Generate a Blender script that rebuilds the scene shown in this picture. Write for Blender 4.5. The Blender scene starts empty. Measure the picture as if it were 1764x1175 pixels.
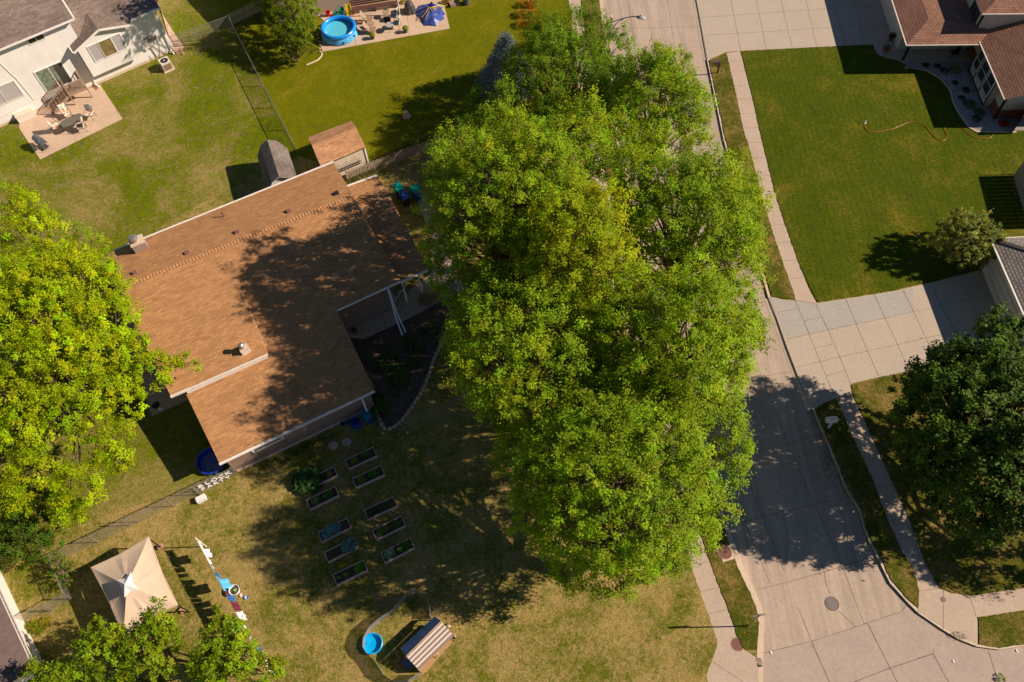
import bpy, bmesh, math, random
import numpy as np
from mathutils import Vector, Matrix
R = math.radians
# ------------------------------------------------------------------ camera, world, sun
HC = 45.0                      # drone height in metres
TH, RO, FPX = R(30.5), R(-3.0), 1371.0
_d = Vector((0, math.sin(TH), -math.cos(TH))); _r = Vector((1, 0, 0)); _u = _r.cross(_d)
CR = math.cos(RO)*_r + math.sin(RO)*_u
CU = -math.sin(RO)*_r + math.cos(RO)*_u
CD = _d
scene = bpy.context.scene
cam = bpy.data.cameras.new("camera"); cam_o = bpy.data.objects.new("camera", cam)
scene.collection.objects.link(cam_o)
m = Matrix((CR, CU, -CD)).transposed().to_4x4(); m.translation = Vector((0, 0, HC))
cam_o.matrix_world = m
cam.sensor_width = 36; cam.lens = 36*FPX/1764; cam.clip_start = 0.5; cam.clip_end = 2000
scene.camera = cam_o
SUN_EL, SUN_AZ = R(34), R(-1.5)          # sun stands towards +X: shadows fall to the left
world = bpy.data.worlds.new("World"); scene.world = world; world.use_nodes = True
nt = world.node_tree; nt.nodes.clear()
out = nt.nodes.new("ShaderNodeOutputWorld"); bg = nt.nodes.new("ShaderNodeBackground")
sky = nt.nodes.new("ShaderNodeTexSky"); sky.sky_type = 'NISHITA'; sky.sun_disc = False
sky.sun_elevation = SUN_EL; sky.altitude = 2500; sky.dust_density = 0.3; sky.ozone_density = 2.0; sky.sun_rotation = R(90) - SUN_AZ
nt.links.new(sky.outputs[0], bg.inputs[0]); bg.inputs[1].default_value = 0.05
nt.links.new(bg.outputs[0], out.inputs[0])
sun = bpy.data.lights.new("sun", 'SUN'); sun.energy = 5.0; sun.angle = R(0.5); sun.color = (1, 0.81, 0.64)
sun_o = bpy.data.objects.new("sun", sun); scene.collection.objects.link(sun_o)
sd = Vector((math.cos(SUN_EL)*math.cos(SUN_AZ), math.cos(SUN_EL)*math.sin(SUN_AZ), math.sin(SUN_EL)))
sun_o.rotation_euler = sd.to_track_quat('Z', 'Y').to_euler()
vs = scene.view_settings; vs.view_transform = 'Standard'; vs.look = 'None'; vs.gamma = 1; vs.exposure = 0.42
scene.cycles.max_bounces = 5; scene.cycles.diffuse_bounces = 3; scene.cycles.transparent_max_bounces = 12

# ------------------------------------------------------------------ helpers
rnd = random.Random(7)
col = scene.collection
def W(px, py, z=0.0):
    """world point at height z seen at pixel px,py of the 1764x1175 photograph"""
    v = (px-882.0)*CR - (py-587.5)*CU + FPX*CD
    t = (z-HC)/v.z
    return Vector((v.x*t, v.y*t, z))
def P(pts, z=0.0): return [W(x, y, z) for x, y in pts]
def tagp(o, label=None, cat=None, group=None, kind=None):
    if label: o['label'] = label
    if cat: o['category'] = cat
    if group: o['group'] = group
    if kind: o['kind'] = kind
    return o
def thing(name, label, cat, loc=(0, 0, 0), rz=0.0, group=None):
    o = bpy.data.objects.new(name, None); col.objects.link(o); o.empty_display_size = .2
    o.location = loc; o.rotation_euler = (0, 0, rz)
    return tagp(o, label, cat, group)
def dup(root, loc, rz, label=None, group=None):
    r = root.copy(); col.objects.link(r); r.location = loc; r.rotation_euler = (0, 0, rz)
    if label: r['label'] = label
    if group: r['group'] = group
    for ch in list(root.children):
        c = ch.copy(); col.objects.link(c); c.parent = r
        for g in list(ch.children):
            d = g.copy(); col.objects.link(d); d.parent = c
    return r
class MB:
    """collects faces, becomes one mesh object"""
    def __init__(s): s.v = []; s.f = []; s.m = []; s.uv = []; s.sm = []
    def face(s, pts, mi=0, uv=None, smooth=False):
        b = len(s.v); s.v += [tuple(p) for p in pts]; s.f.append(tuple(range(b, b+len(pts)))); s.m.append(mi)
        s.uv.append(uv or [(0, 0)]*len(pts)); s.sm.append(smooth)
    def box(s, c, size, rz=0.0, mi=0, rot=None):
        hx, hy, hz = size[0]/2, size[1]/2, size[2]/2
        M = rot if rot is not None else Matrix.Rotation(rz, 3, 'Z')
        c = Vector(c)
        p = [c + M @ Vector((x*hx, y*hy, z*hz)) for z in (-1, 1) for y in (-1, 1) for x in (-1, 1)]
        for q in ((0, 2, 3, 1), (4, 5, 7, 6), (0, 1, 5, 4), (2, 6, 7, 3), (0, 4, 6, 2), (1, 3, 7, 5)):
            s.face([p[i] for i in q], mi)
    def beam(s, a, b, w, h, mi=0):
        a, b = Vector(a), Vector(b); d = b-a; L = d.length
        if L < 1e-6: return
        x = d/L; up = Vector((0, 0, 1)) if abs(x.z) < .95 else Vector((0, 1, 0))
        y = up.cross(x).normalized(); z = x.cross(y)
        s.box((a+b)/2, (L, w, h), mi=mi, rot=Matrix((x, y, z)).transposed())
    def prism(s, pts, z0, z1, mi=0, side=None, bottom=True):
        """pts: list of xy(z); extruded z0..z1"""
        a = sum(pts[i][0]*pts[(i+1) % len(pts)][1]-pts[(i+1) % len(pts)][0]*pts[i][1] for i in range(len(pts)))
        if a < 0: pts = pts[::-1]
        n = len(pts); si = mi if side is None else side
        s.face([(p[0], p[1], z1) for p in pts], mi)
        if bottom: s.face([(p[0], p[1], z0) for p in pts[::-1]], si)
        for i in range(n):
            p, q = pts[i], pts[(i+1) % n]
            s.face([(p[0], p[1], z0), (q[0], q[1], z0), (q[0], q[1], z1), (p[0], p[1], z1)], si)
    def tube(s, pts, r, n=8, mi=0, closed=False, caps=True, smooth=True):
        pts = [Vector(p) for p in pts]; N = len(pts)
        rr = r if isinstance(r, (list, tuple)) else [r]*N
        rings = []; ref = None
        for i, p in enumerate(pts):
            if closed: t = pts[(i+1) % N]-pts[i-1]
            else: t = pts[min(i+1, N-1)]-pts[max(i-1, 0)]
            if t.length < 1e-9: t = Vector((0, 0, 1))
            t.normalize()
            if ref is None: ref = Vector((0, 0, 1)) if abs(t.z) < .9 else Vector((1, 0, 0))
            u = (ref - t*ref.dot(t)).normalized(); w = t.cross(u); ref = u
            rings.append([p + rr[i]*(math.cos(2*math.pi*k/n)*u + math.sin(2*math.pi*k/n)*w) for k in range(n)])
        M = N if closed else N-1
        for i in range(M):
            A, B = rings[i], rings[(i+1) % N]
            for k in range(n):
                s.face([A[k], A[(k+1) % n], B[(k+1) % n], B[k]], mi, smooth=smooth)
        if caps and not closed:
            s.face(rings[0][::-1], mi); s.face(rings[-1], mi)
    def lathe(s, c, prof, n=24, mi=0, sx=1, sy=1, rz=0, smooth=True):
        """prof: list of (r,z)"""
        cx, cy, cz = c; ca, sa = math.cos(rz), math.sin(rz)
        def pt(r, z, k):
            a = 2*math.pi*k/n; x, y = r*math.cos(a)*sx, r*math.sin(a)*sy
            return (cx+x*ca-y*sa, cy+x*sa+y*ca, cz+z)
        for i in range(len(prof)-1):
            (r0, z0), (r1, z1) = prof[i], prof[i+1]
            for k in range(n):
                if r0 < 1e-5 and r1 < 1e-5: continue
                if r0 < 1e-5: s.face([pt(0, z0, 0), pt(r1, z1, k), pt(r1, z1, k+1)][::-1], mi, smooth=smooth)
                elif r1 < 1e-5: s.face([pt(r0, z0, k), pt(r0, z0, k+1), pt(0, z1, 0)], mi, smooth=smooth)
                else: s.face([pt(r0, z0, k), pt(r0, z0, k+1), pt(r1, z1, k+1), pt(r1, z1, k)], mi, smooth=smooth)
    def blob(s, c, r, seed=0, n=10, mi=0, amp=.2):
        rg = random.Random(seed); c = Vector(c)
        ph = [(rg.random()*6, rg.random()*6) for _ in range(3)]
        def q(i, j):
            t = math.pi*i/(n//2); a = 2*math.pi*j/n
            k = 1+amp*(math.sin(3*a+ph[0][0])*math.sin(2*t+ph[0][1])+.6*math.sin(5*a+ph[1][0])*math.sin(t*3))
            return (c.x+r[0]*k*math.sin(t)*math.cos(a), c.y+r[1]*k*math.sin(t)*math.sin(a), c.z+r[2]*k*math.cos(t))
        for i in range(n//2):
            for j in range(n):
                if i == 0: s.face([q(0, 0), q(1, j), q(1, j+1)], mi, smooth=True)
                elif i == n//2-1: s.face([q(i, j), q(i+1, 0), q(i, j+1)], mi, smooth=True)
                else: s.face([q(i, j), q(i+1, j), q(i+1, j+1), q(i, j+1)], mi, smooth=True)
    def build(s, name, mats, parent=None, kind=None, world_coords=True):
        if not isinstance(mats, (list, tuple)): mats = [mats]
        off = Vector((0, 0, 0)); inv = None
        if parent is not None and world_coords:
            o = parent; M = Matrix.Identity(4); chain = []
            while o is not None: chain.append(o); o = o.parent
            for q in reversed(chain): M = M @ (Matrix.Translation(q.location) @ q.rotation_euler.to_matrix().to_4x4())
            inv = M.inverted()
        vs_ = s.v if inv is None else [tuple(inv @ Vector(p)) for p in s.v]
        loc = (0, 0, 0)
        if parent is None and world_coords and vs_ and kind != 'structure':
            a = np.array(vs_); loc = (float(a[:, 0].mean()), float(a[:, 1].mean()), float(a[:, 2].min()))
            vs_ = [(p[0]-loc[0], p[1]-loc[1], p[2]-loc[2]) for p in vs_]
        me = bpy.data.meshes.new(name); me.from_pydata(vs_, [], s.f)
        for mt in mats: me.materials.append(mt)
        me.polygons.foreach_set('material_index', s.m)
        me.polygons.foreach_set('use_smooth', s.sm)
        ul = me.uv_layers.new(name='UVMap'); flat = [c for f in s.uv for q in f for c in q]
        ul.data.foreach_set('uv', flat)
        me.update()
        o = bpy.data.objects.new(name, me); o.location = loc; col.objects.link(o)
        if parent is not None: o.parent = parent
        if kind: o['kind'] = kind
        return o
def weld(o, d=1e-4):
    bm = bmesh.new(); bm.from_mesh(o.data); bmesh.ops.remove_doubles(bm, verts=bm.verts, dist=d); bm.to_mesh(o.data); bm.free()
    return o
class Fr:
    """a local frame: u along a wall, o outward, z up"""
    def __init__(s, a, ang, out=-1):
        s.a = Vector((a[0], a[1], 0)); s.e = Vector((math.cos(ang), math.sin(ang), 0)); s.n = out*Vector((-s.e.y, s.e.x, 0)); s.ang = ang
    def __call__(s, u, o, z=0): return s.a + s.e*u + s.n*o + Vector((0, 0, z))

# ------------------------------------------------------------------ materials
def mat(name, c, rough=.8, metal=0, spec=.3, noise=0, nscale=5, bump=0, bscale=40, emit=None, c2=None, nscale2=None, coat=0, detail=4):
    m = bpy.data.materials.new(name); m.use_nodes = True; t = m.node_tree; b = t.nodes['Principled BSDF']
    b.inputs['Roughness'].default_value = rough; b.inputs['Metallic'].default_value = metal
    b.inputs['Specular IOR Level'].default_value = spec; b.inputs['Coat Weight'].default_value = coat
    b.inputs['Base Color'].default_value = (*c, 1)
    if noise or c2:
        tc = t.nodes.new('ShaderNodeTexCoord'); n = t.nodes.new('ShaderNodeTexNoise'); n.inputs['Scale'].default_value = nscale
        n.inputs['Detail'].default_value = detail; n.inputs['Roughness'].default_value = .65
        t.links.new(tc.outputs['Object'], n.inputs['Vector'])
        rp = t.nodes.new('ShaderNodeValToRGB'); e = rp.color_ramp.elements
        e[0].position = .32; e[1].position = .68
        k = noise
        e[0].color = (*[max(0, x*(1-k)) for x in c], 1)
        e[1].color = (*(c2 if c2 else [min(1, x*(1+k)) for x in c]), 1)
        t.links.new(n.outputs['Fac'], rp.inputs['Fac']); t.links.new(rp.outputs['Color'], b.inputs['Base Color'])
    if bump:
        tc2 = t.nodes.new('ShaderNodeTexCoord'); n2 = t.nodes.new('ShaderNodeTexNoise'); n2.inputs['Scale'].default_value = bscale
        n2.inputs['Detail'].default_value = 3; t.links.new(tc2.outputs['Object'], n2.inputs['Vector'])
        bp = t.nodes.new('ShaderNodeBump'); bp.inputs['Strength'].default_value = bump; bp.inputs['Distance'].default_value = .05
        t.links.new(n2.outputs['Fac'], bp.inputs['Height']); t.links.new(bp.outputs['Normal'], b.inputs['Normal'])
    return m
class NT:
    """small node-tree writer"""
    def __init__(s, name, rough=.9, spec=.2):
        s.m = bpy.data.materials.new(name); s.m.use_nodes = True; s.t = s.m.node_tree; s.b = s.t.nodes['Principled BSDF']
        s.b.inputs['Roughness'].default_value = rough; s.b.inputs['Specular IOR Level'].default_value = spec
    def n(s, kind, **kw):
        o = s.t.nodes.new(kind)
        for k, v in kw.items():
            if k.startswith('_'): setattr(o, k[1:], v)
            else:
                key = k.replace('__', ' ')
                o.inputs[key].default_value = v
        return o
    def l(s, a, b): s.t.links.new(a, b)
    def coord(s, kind='Object', scale=(1, 1, 1), rz=0):
        c = s.n('ShaderNodeTexCoord'); mp = s.n('ShaderNodeMapping'); mp.inputs['Scale'].default_value = scale
        mp.inputs['Rotation'].default_value = (0, 0, rz); s.l(c.outputs[kind], mp.inputs['Vector']); return mp.outputs['Vector']
    def noise(s, vec, scale, detail=4, rough=.6, dist=0):
        o = s.n('ShaderNodeTexNoise', Scale=scale, Detail=detail, Roughness=rough, Distortion=dist); s.l(vec, o.inputs['Vector']); return o.outputs['Fac']
    def ramp(s, fac, stops):
        r = s.n('ShaderNodeValToRGB'); e = r.color_ramp.elements
        while len(e) < len(stops): e.new(.5)
        for i, (p, c) in enumerate(stops): e[i].position = p; e[i].color = (*c, 1) if len(c) == 3 else c
        s.l(fac, r.inputs['Fac']); return r.outputs['Color']
    def mix(s, a, b, fac, mode='MIX'):
        o = s.n('ShaderNodeMixRGB', _blend_type=mode)
        if isinstance(fac, (int, float)): o.inputs['Fac'].default_value = fac
        else: s.l(fac, o.inputs['Fac'])
        for x, k in ((a, 'Color1'), (b, 'Color2')):
            if isinstance(x, tuple): o.inputs[k].default_value = (*x, 1)
            else: s.l(x, o.inputs[k])
        return o.outputs['Color']
    def bump(s, h, strength=.5, dist=.05):
        o = s.n('ShaderNodeBump', Strength=strength, Distance=dist); s.l(h, o.inputs['Height']); s.l(o.outputs['Normal'], s.b.inputs['Normal'])
    def done(s, colr): s.l(colr, s.b.inputs['Base Color']); return s.m
g = lambda v: (v, v, v)
def lawn(name, green, green2, tan, dry, patch=.55, pscale=.35, stripes=None, soil=None):
    """dry = share of straw, patch = size of the patches"""
    t = NT(name, rough=.95, spec=.08); v = t.coord()
    big = t.noise(v, pscale, 5, .62, .6); mid = t.noise(v, 1.5, 6, .74, .4); fine = t.noise(v, 13, 4, .75); fine2 = t.noise(v, 30, 2, .7)
    gcol = t.mix(green, green2, t.ramp(mid, [(.35, g(0)), (.65, g(1))]))
    if stripes:
        w = t.n('ShaderNodeTexWave', Scale=stripes[0], Distortion=1.5, Detail=2, _wave_type='BANDS', _bands_direction='X'); w.inputs['Detail Scale'].default_value = 1.5
        t.l(t.coord(rz=stripes[1]), w.inputs['Vector'])
        gcol = t.mix(gcol, green2, t.mix(g(0), w.outputs['Color'], stripes[2]*.5))
    n5 = t.noise(v, 4.6, 4, .7, .5); s1 = t.mix(big, mid, .40); s1 = t.mix(s1, n5, .32); s1 = t.mix(s1, fine, .12)
    k = .5 + (.5-dry)*.55
    dm = t.ramp(s1, [(max(0, k-.055), g(0)), (min(1, k+.055), g(1))])
    c = t.mix(gcol, tan, dm)
    if soil:
        sm_ = t.ramp(t.mix(big, t.noise(v, .9, 4, .6), .5), [(.60, g(0)), (.70, g(.8))]); c = t.mix(c, soil, sm_)
    c = t.mix(c, t.ramp(fine, [(.28, g(.42)), (.5, g(.95)), (.75, g(1.5))]), .75, 'MULTIPLY')
    c = t.mix(c, t.ramp(fine2, [(.3, g(.6)), (.7, g(1.35))]), .6, 'MULTIPLY')
    t.bump(t.mix(fine, fine2, .5), 1, .12)
    return t.done(c)
def concrete(name, base, dark, stain=.5, scale=.6, rz=0.0, streak=0):
    t = NT(name, rough=.88, spec=.25); v = t.coord()
    a = t.noise(v, scale, 6, .65, .4); b = t.noise(v, 6, 5, .7); c = t.noise(v, 60, 2, .6)
    x = t.mix(base, dark, t.ramp(a, [(.36, g(stain)), (.62, g(0))]))
    if streak:
        sv = t.noise(t.coord(scale=(1.6, .07, 1), rz=rz), 1.3, 4, .6)
        x = t.mix(x, t.ramp(sv, [(.33, g(.76)), (.65, g(1.08))]), streak, 'MULTIPLY')
    x = t.mix(x, t.ramp(b, [(.3, g(.86)), (.7, g(1.1))]), .8, 'MULTIPLY')
    x = t.mix(x, t.ramp(c, [(.25, g(.82)), (.75, g(1.14))]), .7, 'MULTIPLY')
    sp = t.ramp(t.noise(v, 3.1, 2, .5), [(.70, g(1)), (.76, g(.72))]); x = t.mix(x, sp, .6, 'MULTIPLY')
    t.bump(b, .15, .02)
    return t.done(x)
def shingle(name, c1, c2, mortar, bw=.36, rh=.15, blotch=.35, bias=0.0, msize=.012):
    t = NT(name, rough=.95, spec=.1)
    tc = t.n('ShaderNodeTexCoord'); v = tc.outputs['UV']
    b = t.n('ShaderNodeTexBrick', Scale=1.0); b.inputs['Brick Width'].default_value = bw; b.inputs['Row Height'].default_value = rh
    b.inputs['Mortar Size'].default_value = msize; b.inputs['Mortar Smooth'].default_value = .3; b.inputs['Bias'].default_value = bias
    b.inputs['Color1'].default_value = (*c1, 1); b.inputs['Color2'].default_value = (*c2, 1); b.inputs['Mortar'].default_value = (*mortar, 1)
    t.l(v, b.inputs['Vector'])
    b2 = t.n('ShaderNodeTexBrick', Scale=1.0); b2.inputs['Brick Width'].default_value = bw*1.7; b2.inputs['Row Height'].default_value = rh
    b2.inputs['Mortar Size'].default_value = 0; b2.inputs['Color1'].default_value = (.84, .84, .84, 1); b2.inputs['Color2'].default_value = (1.13, 1.13, 1.13, 1)
    t.l(v, b2.inputs['Vector'])
    x = t.mix(b.outputs['Color'], b2.outputs['Color'], .8, 'MULTIPLY')
    n = t.n('ShaderNodeTexNoise', Scale=.45, Detail=5, Roughness=.6); t.l(v, n.inputs['Vector'])
    x = t.mix(x, t.ramp(n.outputs['Fac'], [(.3, g(1-blotch)), (.7, g(1+blotch*.6))]), .8, 'MULTIPLY')
    n2 = t.n('ShaderNodeTexNoise', Scale=22, Detail=3, Roughness=.7); t.l(v, n2.inputs['Vector'])
    x = t.mix(x, t.ramp(n2.outputs['Fac'], [(.25, g(.7)), (.75, g(1.25))]), .7, 'MULTIPLY')
    t.bump(b.outputs['Fac'], -.5, .02)
    return t.done(x)
def siding(name, c, pitch=.12, groove=.55):
    """horizontal lap boards, by height"""
    t = NT(name, rough=.6, spec=.3); tc = t.n('ShaderNodeTexCoord'); sp = t.n('ShaderNodeSeparateXYZ'); t.l(tc.outputs['Object'], sp.inputs[0])
    mt = t.n('ShaderNodeMath', _operation='MULTIPLY'); mt.inputs[1].default_value = 1/pitch; t.l(sp.outputs['Z'], mt.inputs[0])
    fr = t.n('ShaderNodeMath', _operation='FRACT'); t.l(mt.outputs[0], fr.inputs[0])
    x = t.ramp(fr.outputs[0], [(0, tuple(k*groove for k in c)), (.12, c), (1, tuple(min(1, k*1.02) for k in c))])
    n = t.noise(t.coord(scale=(1, 1, .4)), 1.5, 4, .6); x = t.mix(x, t.ramp(n, [(.3, g(.9)), (.7, g(1.05))]), .8, 'MULTIPLY')
    return t.done(x)
def leafmat(name, c, trans=.35, rough=.65):
    t = NT(name, rough=rough, spec=.12)
    at = t.n('ShaderNodeAttribute', _attribute_name='tint')
    x = t.mix(c, at.outputs['Color'], 1.0, 'MULTIPLY')
    t.l(x, t.b.inputs['Base Color'])
    tr = t.n('ShaderNodeBsdfTranslucent'); y = t.mix(x, (1.35, 1.25, .35), 1.0, 'MULTIPLY'); t.l(y, tr.inputs['Color'])
    ms = t.n('ShaderNodeMixShader'); ms.inputs[0].default_value = trans
    o = t.t.nodes['Material Output']; t.l(t.b.outputs[0], ms.inputs[1]); t.l(tr.outputs[0], ms.inputs[2]); t.l(ms.outputs[0], o.inputs[0])
    return t.m
M = {}
M['lawn_dry'] = lawn('dry lawn', (.165, .185, .010), (.085, .120, .008), (.43, .32, .11), .52, pscale=.28, soil=(.42, .26, .12))
M['lawn_back'] = lawn('patchy back lawn', (.195, .225, .003), (.085, .130, .006), (.37, .29, .10), .45, pscale=.2)
M['lawn_lush'] = lawn('mown yellow green lawn', (.205, .205, .002), (.125, .150, .003), (.30, .25, .02), .38, pscale=.3, stripes=(.35, R(20), .5))
M['lawn_deep'] = lawn('deep green lawn', (.108, .140, .003), (.052, .092, .004), (.22, .18, .02), .40, pscale=.2, stripes=(.7, R(2), .8))
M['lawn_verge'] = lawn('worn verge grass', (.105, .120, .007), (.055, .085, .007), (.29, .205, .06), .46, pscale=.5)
M['earth'] = mat('bare earth', (.30, .19, .09), .95, noise=.35, nscale=3, bump=.6, bscale=20)
M['mulch'] = mat('dark mulch', (.12, .085, .06), .95, noise=.6, nscale=9, bump=.8, bscale=30)
M['road'] = concrete('road concrete', (.50, .405, .325), (.42, .335, .265), streak=.9, rz=R(-14))
M['road2'] = concrete('greyer road concrete', (.45, .365, .31), (.38, .31, .265))
M['walk'] = concrete('sidewalk concrete', (.52, .42, .33), (.44, .345, .265))
M['drive'] = concrete('driveway concrete', (.49, .42, .335), (.42, .365, .30), scale=.4)
M['drive2'] = concrete('grey driveway concrete', (.42, .40, .355), (.37, .355, .32), scale=.4)
M['patio'] = concrete('patio concrete', (.62, .47, .34), (.50, .36, .26))
M['kerb'] = concrete('kerb concrete', (.68, .55, .42), (.52, .42, .32))
M['joint'] = mat('joint', (.22, .165, .125), .95, noise=.3, nscale=3)
M['roof_brown'] = shingle('brown shingles', (.52, .28, .128), (.42, .222, .102), (.29, .15, .07), bw=.30, blotch=.12)
M['roof_grey'] = shingle('weathered grey shingles', (.22, .17, .145), (.30, .235, .20), (.10, .08, .07), bw=.3, rh=.16)
M['roof_shed'] = shingle('grey shed shingles', (.17, .145, .13), (.24, .205, .18), (.08, .07, .06), bw=.3, rh=.15)
M['roof_tile'] = shingle('red brown tabs', (.34, .19, .135), (.28, .15, .105), (.13, .07, .05), bw=.32, rh=.2, blotch=.15, msize=.022)
M['roof_pale'] = shingle('pale grey tabs', (.36, .32, .29), (.30, .27, .25), (.10, .09, .085), bw=.32, rh=.20, blotch=.1, msize=.03)
M['roof_slate'] = mat('smooth dark shingles', (.155, .115, .105), .95, noise=.18, nscale=2.5, bump=.2, bscale=50)
M['white_siding'] = siding('white lap siding', (.80, .79, .76), pitch=.2, groove=.93)
M['brown_siding'] = siding('taupe lap siding', (.27, .19, .15), pitch=.17, groove=.7)
M['cream_siding'] = siding('cream siding', (.62, .54, .43), pitch=.2, groove=.8)
M['white'] = mat('white paint', (.80, .78, .74), .5, noise=.06, nscale=3)
M['trim'] = mat('pale trim', (.70, .66, .60), .5, noise=.08, nscale=4)
M['dark_trim'] = mat('dark brown trim', (.035, .022, .018), .5)
M['brick'] = mat('red brick', (.22, .085, .05), .9, noise=.4, nscale=12)
M['glass'] = mat('window glass', (.05, .055, .05), .08, spec=.6)
M['blind'] = mat('window blind', (.42, .41, .42), .4, spec=.5, noise=.05, nscale=2)
M['glassy'] = mat('amber window', (.22, .17, .07), .15, spec=.6, noise=.3, nscale=2)
M['curtain'] = mat('green curtain glass', (.17, .22, .16), .3, spec=.5, noise=.5, nscale=6)
M['metal'] = mat('galvanised metal', (.46, .45, .43), .35, metal=.7, noise=.15, nscale=6)
M['wire'] = mat('wire', (.50, .49, .46), .45, metal=.5)
M['dark_metal'] = mat('dark metal', (.04, .04, .045), .4, metal=.4)
M['wood'] = mat('weathered wood', (.34, .235, .165), .85, noise=.3, nscale=7)
M['wood_grey'] = mat('grey fence wood', (.40, .31, .235), .85, noise=.25, nscale=7)
M['wood_red'] = mat('red stained wood', (.12, .035, .02), .7, noise=.3, nscale=7)
M['planter'] = mat('pale cedar boards', (.62, .46, .36), .8, noise=.2, nscale=9)
M['soil'] = mat('planter soil', (.11, .065, .045), .95, noise=.5, nscale=14, bump=.8, bscale=40)
M['bark'] = mat('bark', (.16, .115, .08), .95, noise=.4, nscale=6, bump=.8, bscale=12)
M['canvas'] = mat('beige canvas', (.62, .49, .365), .85, noise=.05, nscale=2)
M['canvas2'] = mat('pale vent canvas', (.72, .71, .72), .8)
M['cloth_white'] = mat('white cloth', (.78, .77, .78), .9)
M['cloth_blue'] = mat('sky blue cloth', (.10, .45, .85), .9)
M['cloth_navy'] = mat('blue cloth', (.02, .13, .42), .9)
M['cloth_maroon'] = mat('maroon cloth', (.14, .02, .04), .9)
M['cloth_slate'] = mat('slate cloth', (.06, .10, .14), .9)
M['cloth_grey'] = mat('grey cloth', (.35, .36, .38), .9)
M['pool_blue'] = mat('pool vinyl', (.01, .28, .90), .25, spec=.5, coat=.3)
M['pool_light'] = mat('pale blue vinyl', (.10, .42, .85), .3, noise=.3, nscale=3)
M['kiddie'] = mat('cyan plastic', (.0, .40, .80), .3, spec=.5)
M['navy_plastic'] = mat('deep blue plastic', (.008, .045, .42), .25, spec=.5, coat=.3)
M['green_lid'] = mat('green lid', (.0, .26, .17), .4)
M['blue_bin'] = mat('blue bin', (.01, .04, .20), .4)
M['black_bin'] = mat('black bin', (.012, .012, .016), .4)
M['yellow'] = mat('yellow plastic', (.75, .50, .0), .4)
M['red'] = mat('red plastic', (.45, .015, .01), .4)
M['orange'] = mat('orange hose', (.50, .13, .03), .4)
M['tarp'] = mat('blue tarp', (.045, .085, .33), .4, spec=.5, noise=.4, nscale=4, bump=.6, bscale=5)
M['charcoal'] = mat('charcoal cover', (.075, .07, .07), .5, spec=.5, noise=.3, nscale=5)
M['grill'] = mat('blue grey enamel', (.10, .11, .14), .3, spec=.6)
M['terracotta'] = mat('terracotta', (.35, .14, .07), .8)
M['stone'] = mat('edging stone', (.56, .40, .30), .9, noise=.3, nscale=8, bump=.5, bscale=25)
M['straw'] = mat('straw litter', (.52, .33, .15), .95, noise=.5, nscale=30, bump=.8, bscale=60)
M['rust'] = mat('rusty iron', (.20, .10, .075), .9, noise=.35, nscale=20)
M['iron'] = mat('worn iron', (.16, .14, .14), .6, metal=.4, noise=.3, nscale=20)
M['stripe_pale'] = mat('pale roof panel', (.60, .52, .46), .6)
M['stripe_dark'] = mat('dark roof panel', (.22, .17, .15), .7)
M['tarp_dark'] = mat('navy coop tarp', (.03, .06, .13), .5, noise=.3, nscale=4)
M['leaf'] = leafmat('leaf', (1, 1, 1))
M['leaf_dull'] = leafmat('waxy leaf', (1, 1, 1), trans=.12, rough=.55)
M['vent'] = mat('vent paint', (.20, .11, .10), .5)
M['cream'] = mat('cream wall', (.66, .58, .46), .8, noise=.08)
M['ridge'] = mat('ridge shingle', (.46, .245, .112), .95, noise=.3, nscale=6)
M['kiddie_dull'] = mat('turquoise plastic', (.02, .16, .28), .4)
M['teal'] = mat('teal lid', (.0, .30, .24), .35)
M['pale_mark'] = mat('pale moulded mark', (.10, .42, .42), .5)
M['pale_wood'] = mat('pale fence wood', (.62, .50, .36), .8, noise=.15, nscale=6)
M['brick_pale'] = mat('pale clay block', (.45, .27, .17), .9, noise=.2, nscale=9)
M['pale_blue'] = mat('pale blue plastic', (.30, .45, .75), .4)
M['net'] = mat('grey plastic net', (.33, .33, .34), .6)
M['glassy_dull'] = mat('brown coil fins', (.24, .17, .11), .6)
M['smoke_glass'] = mat('smoked glass', (.13, .115, .09), .12, spec=.6)
M['pool_liner'] = mat('pool liner', (.02, .33, .70), .4)
M['bench'] = mat('red brown boards', (.13, .055, .045), .7, noise=.3, nscale=5)
M['sling'] = mat('tan sling', (.34, .24, .17), .8)
M['table_tan'] = mat('tan table top', (.36, .28, .19), .6, noise=.15, nscale=8)
M['rust_red'] = mat('rusty red post', (.16, .045, .02), .8)
M['mail_dark'] = mat('dark mailbox', (.10, .085, .12), .35, spec=.6, noise=.5, nscale=9)
M['arm_blue'] = mat('blue grey lamp arm', (.14, .16, .22), .4, metal=.4)
M['iron_pale'] = mat('worn rib', (.30, .27, .26), .6)
M['spray'] = mat('water drops', (.9, .92, .95), .2)
_w = NT('pool water', .04, .5); _w.b.inputs['Base Color'].default_value = (.10, .55, .72, 1)
_n = _w.noise(_w.coord(), 3, 2, .5); _w.bump(_n, .15, .03); M['water'] = _w.m
_s = NT('striped cloth', .9, .1); _sw = _s.n('ShaderNodeTexWave', Scale=4.5, _wave_type='BANDS', _bands_direction='X'); _s.l(_s.coord(), _sw.inputs['Vector'])
M['stripe_cloth'] = _s.done(_s.ramp(_sw.outputs['Color'], [(.35, (.70, .74, .66)), (.6, (.30, .42, .40))]))
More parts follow.
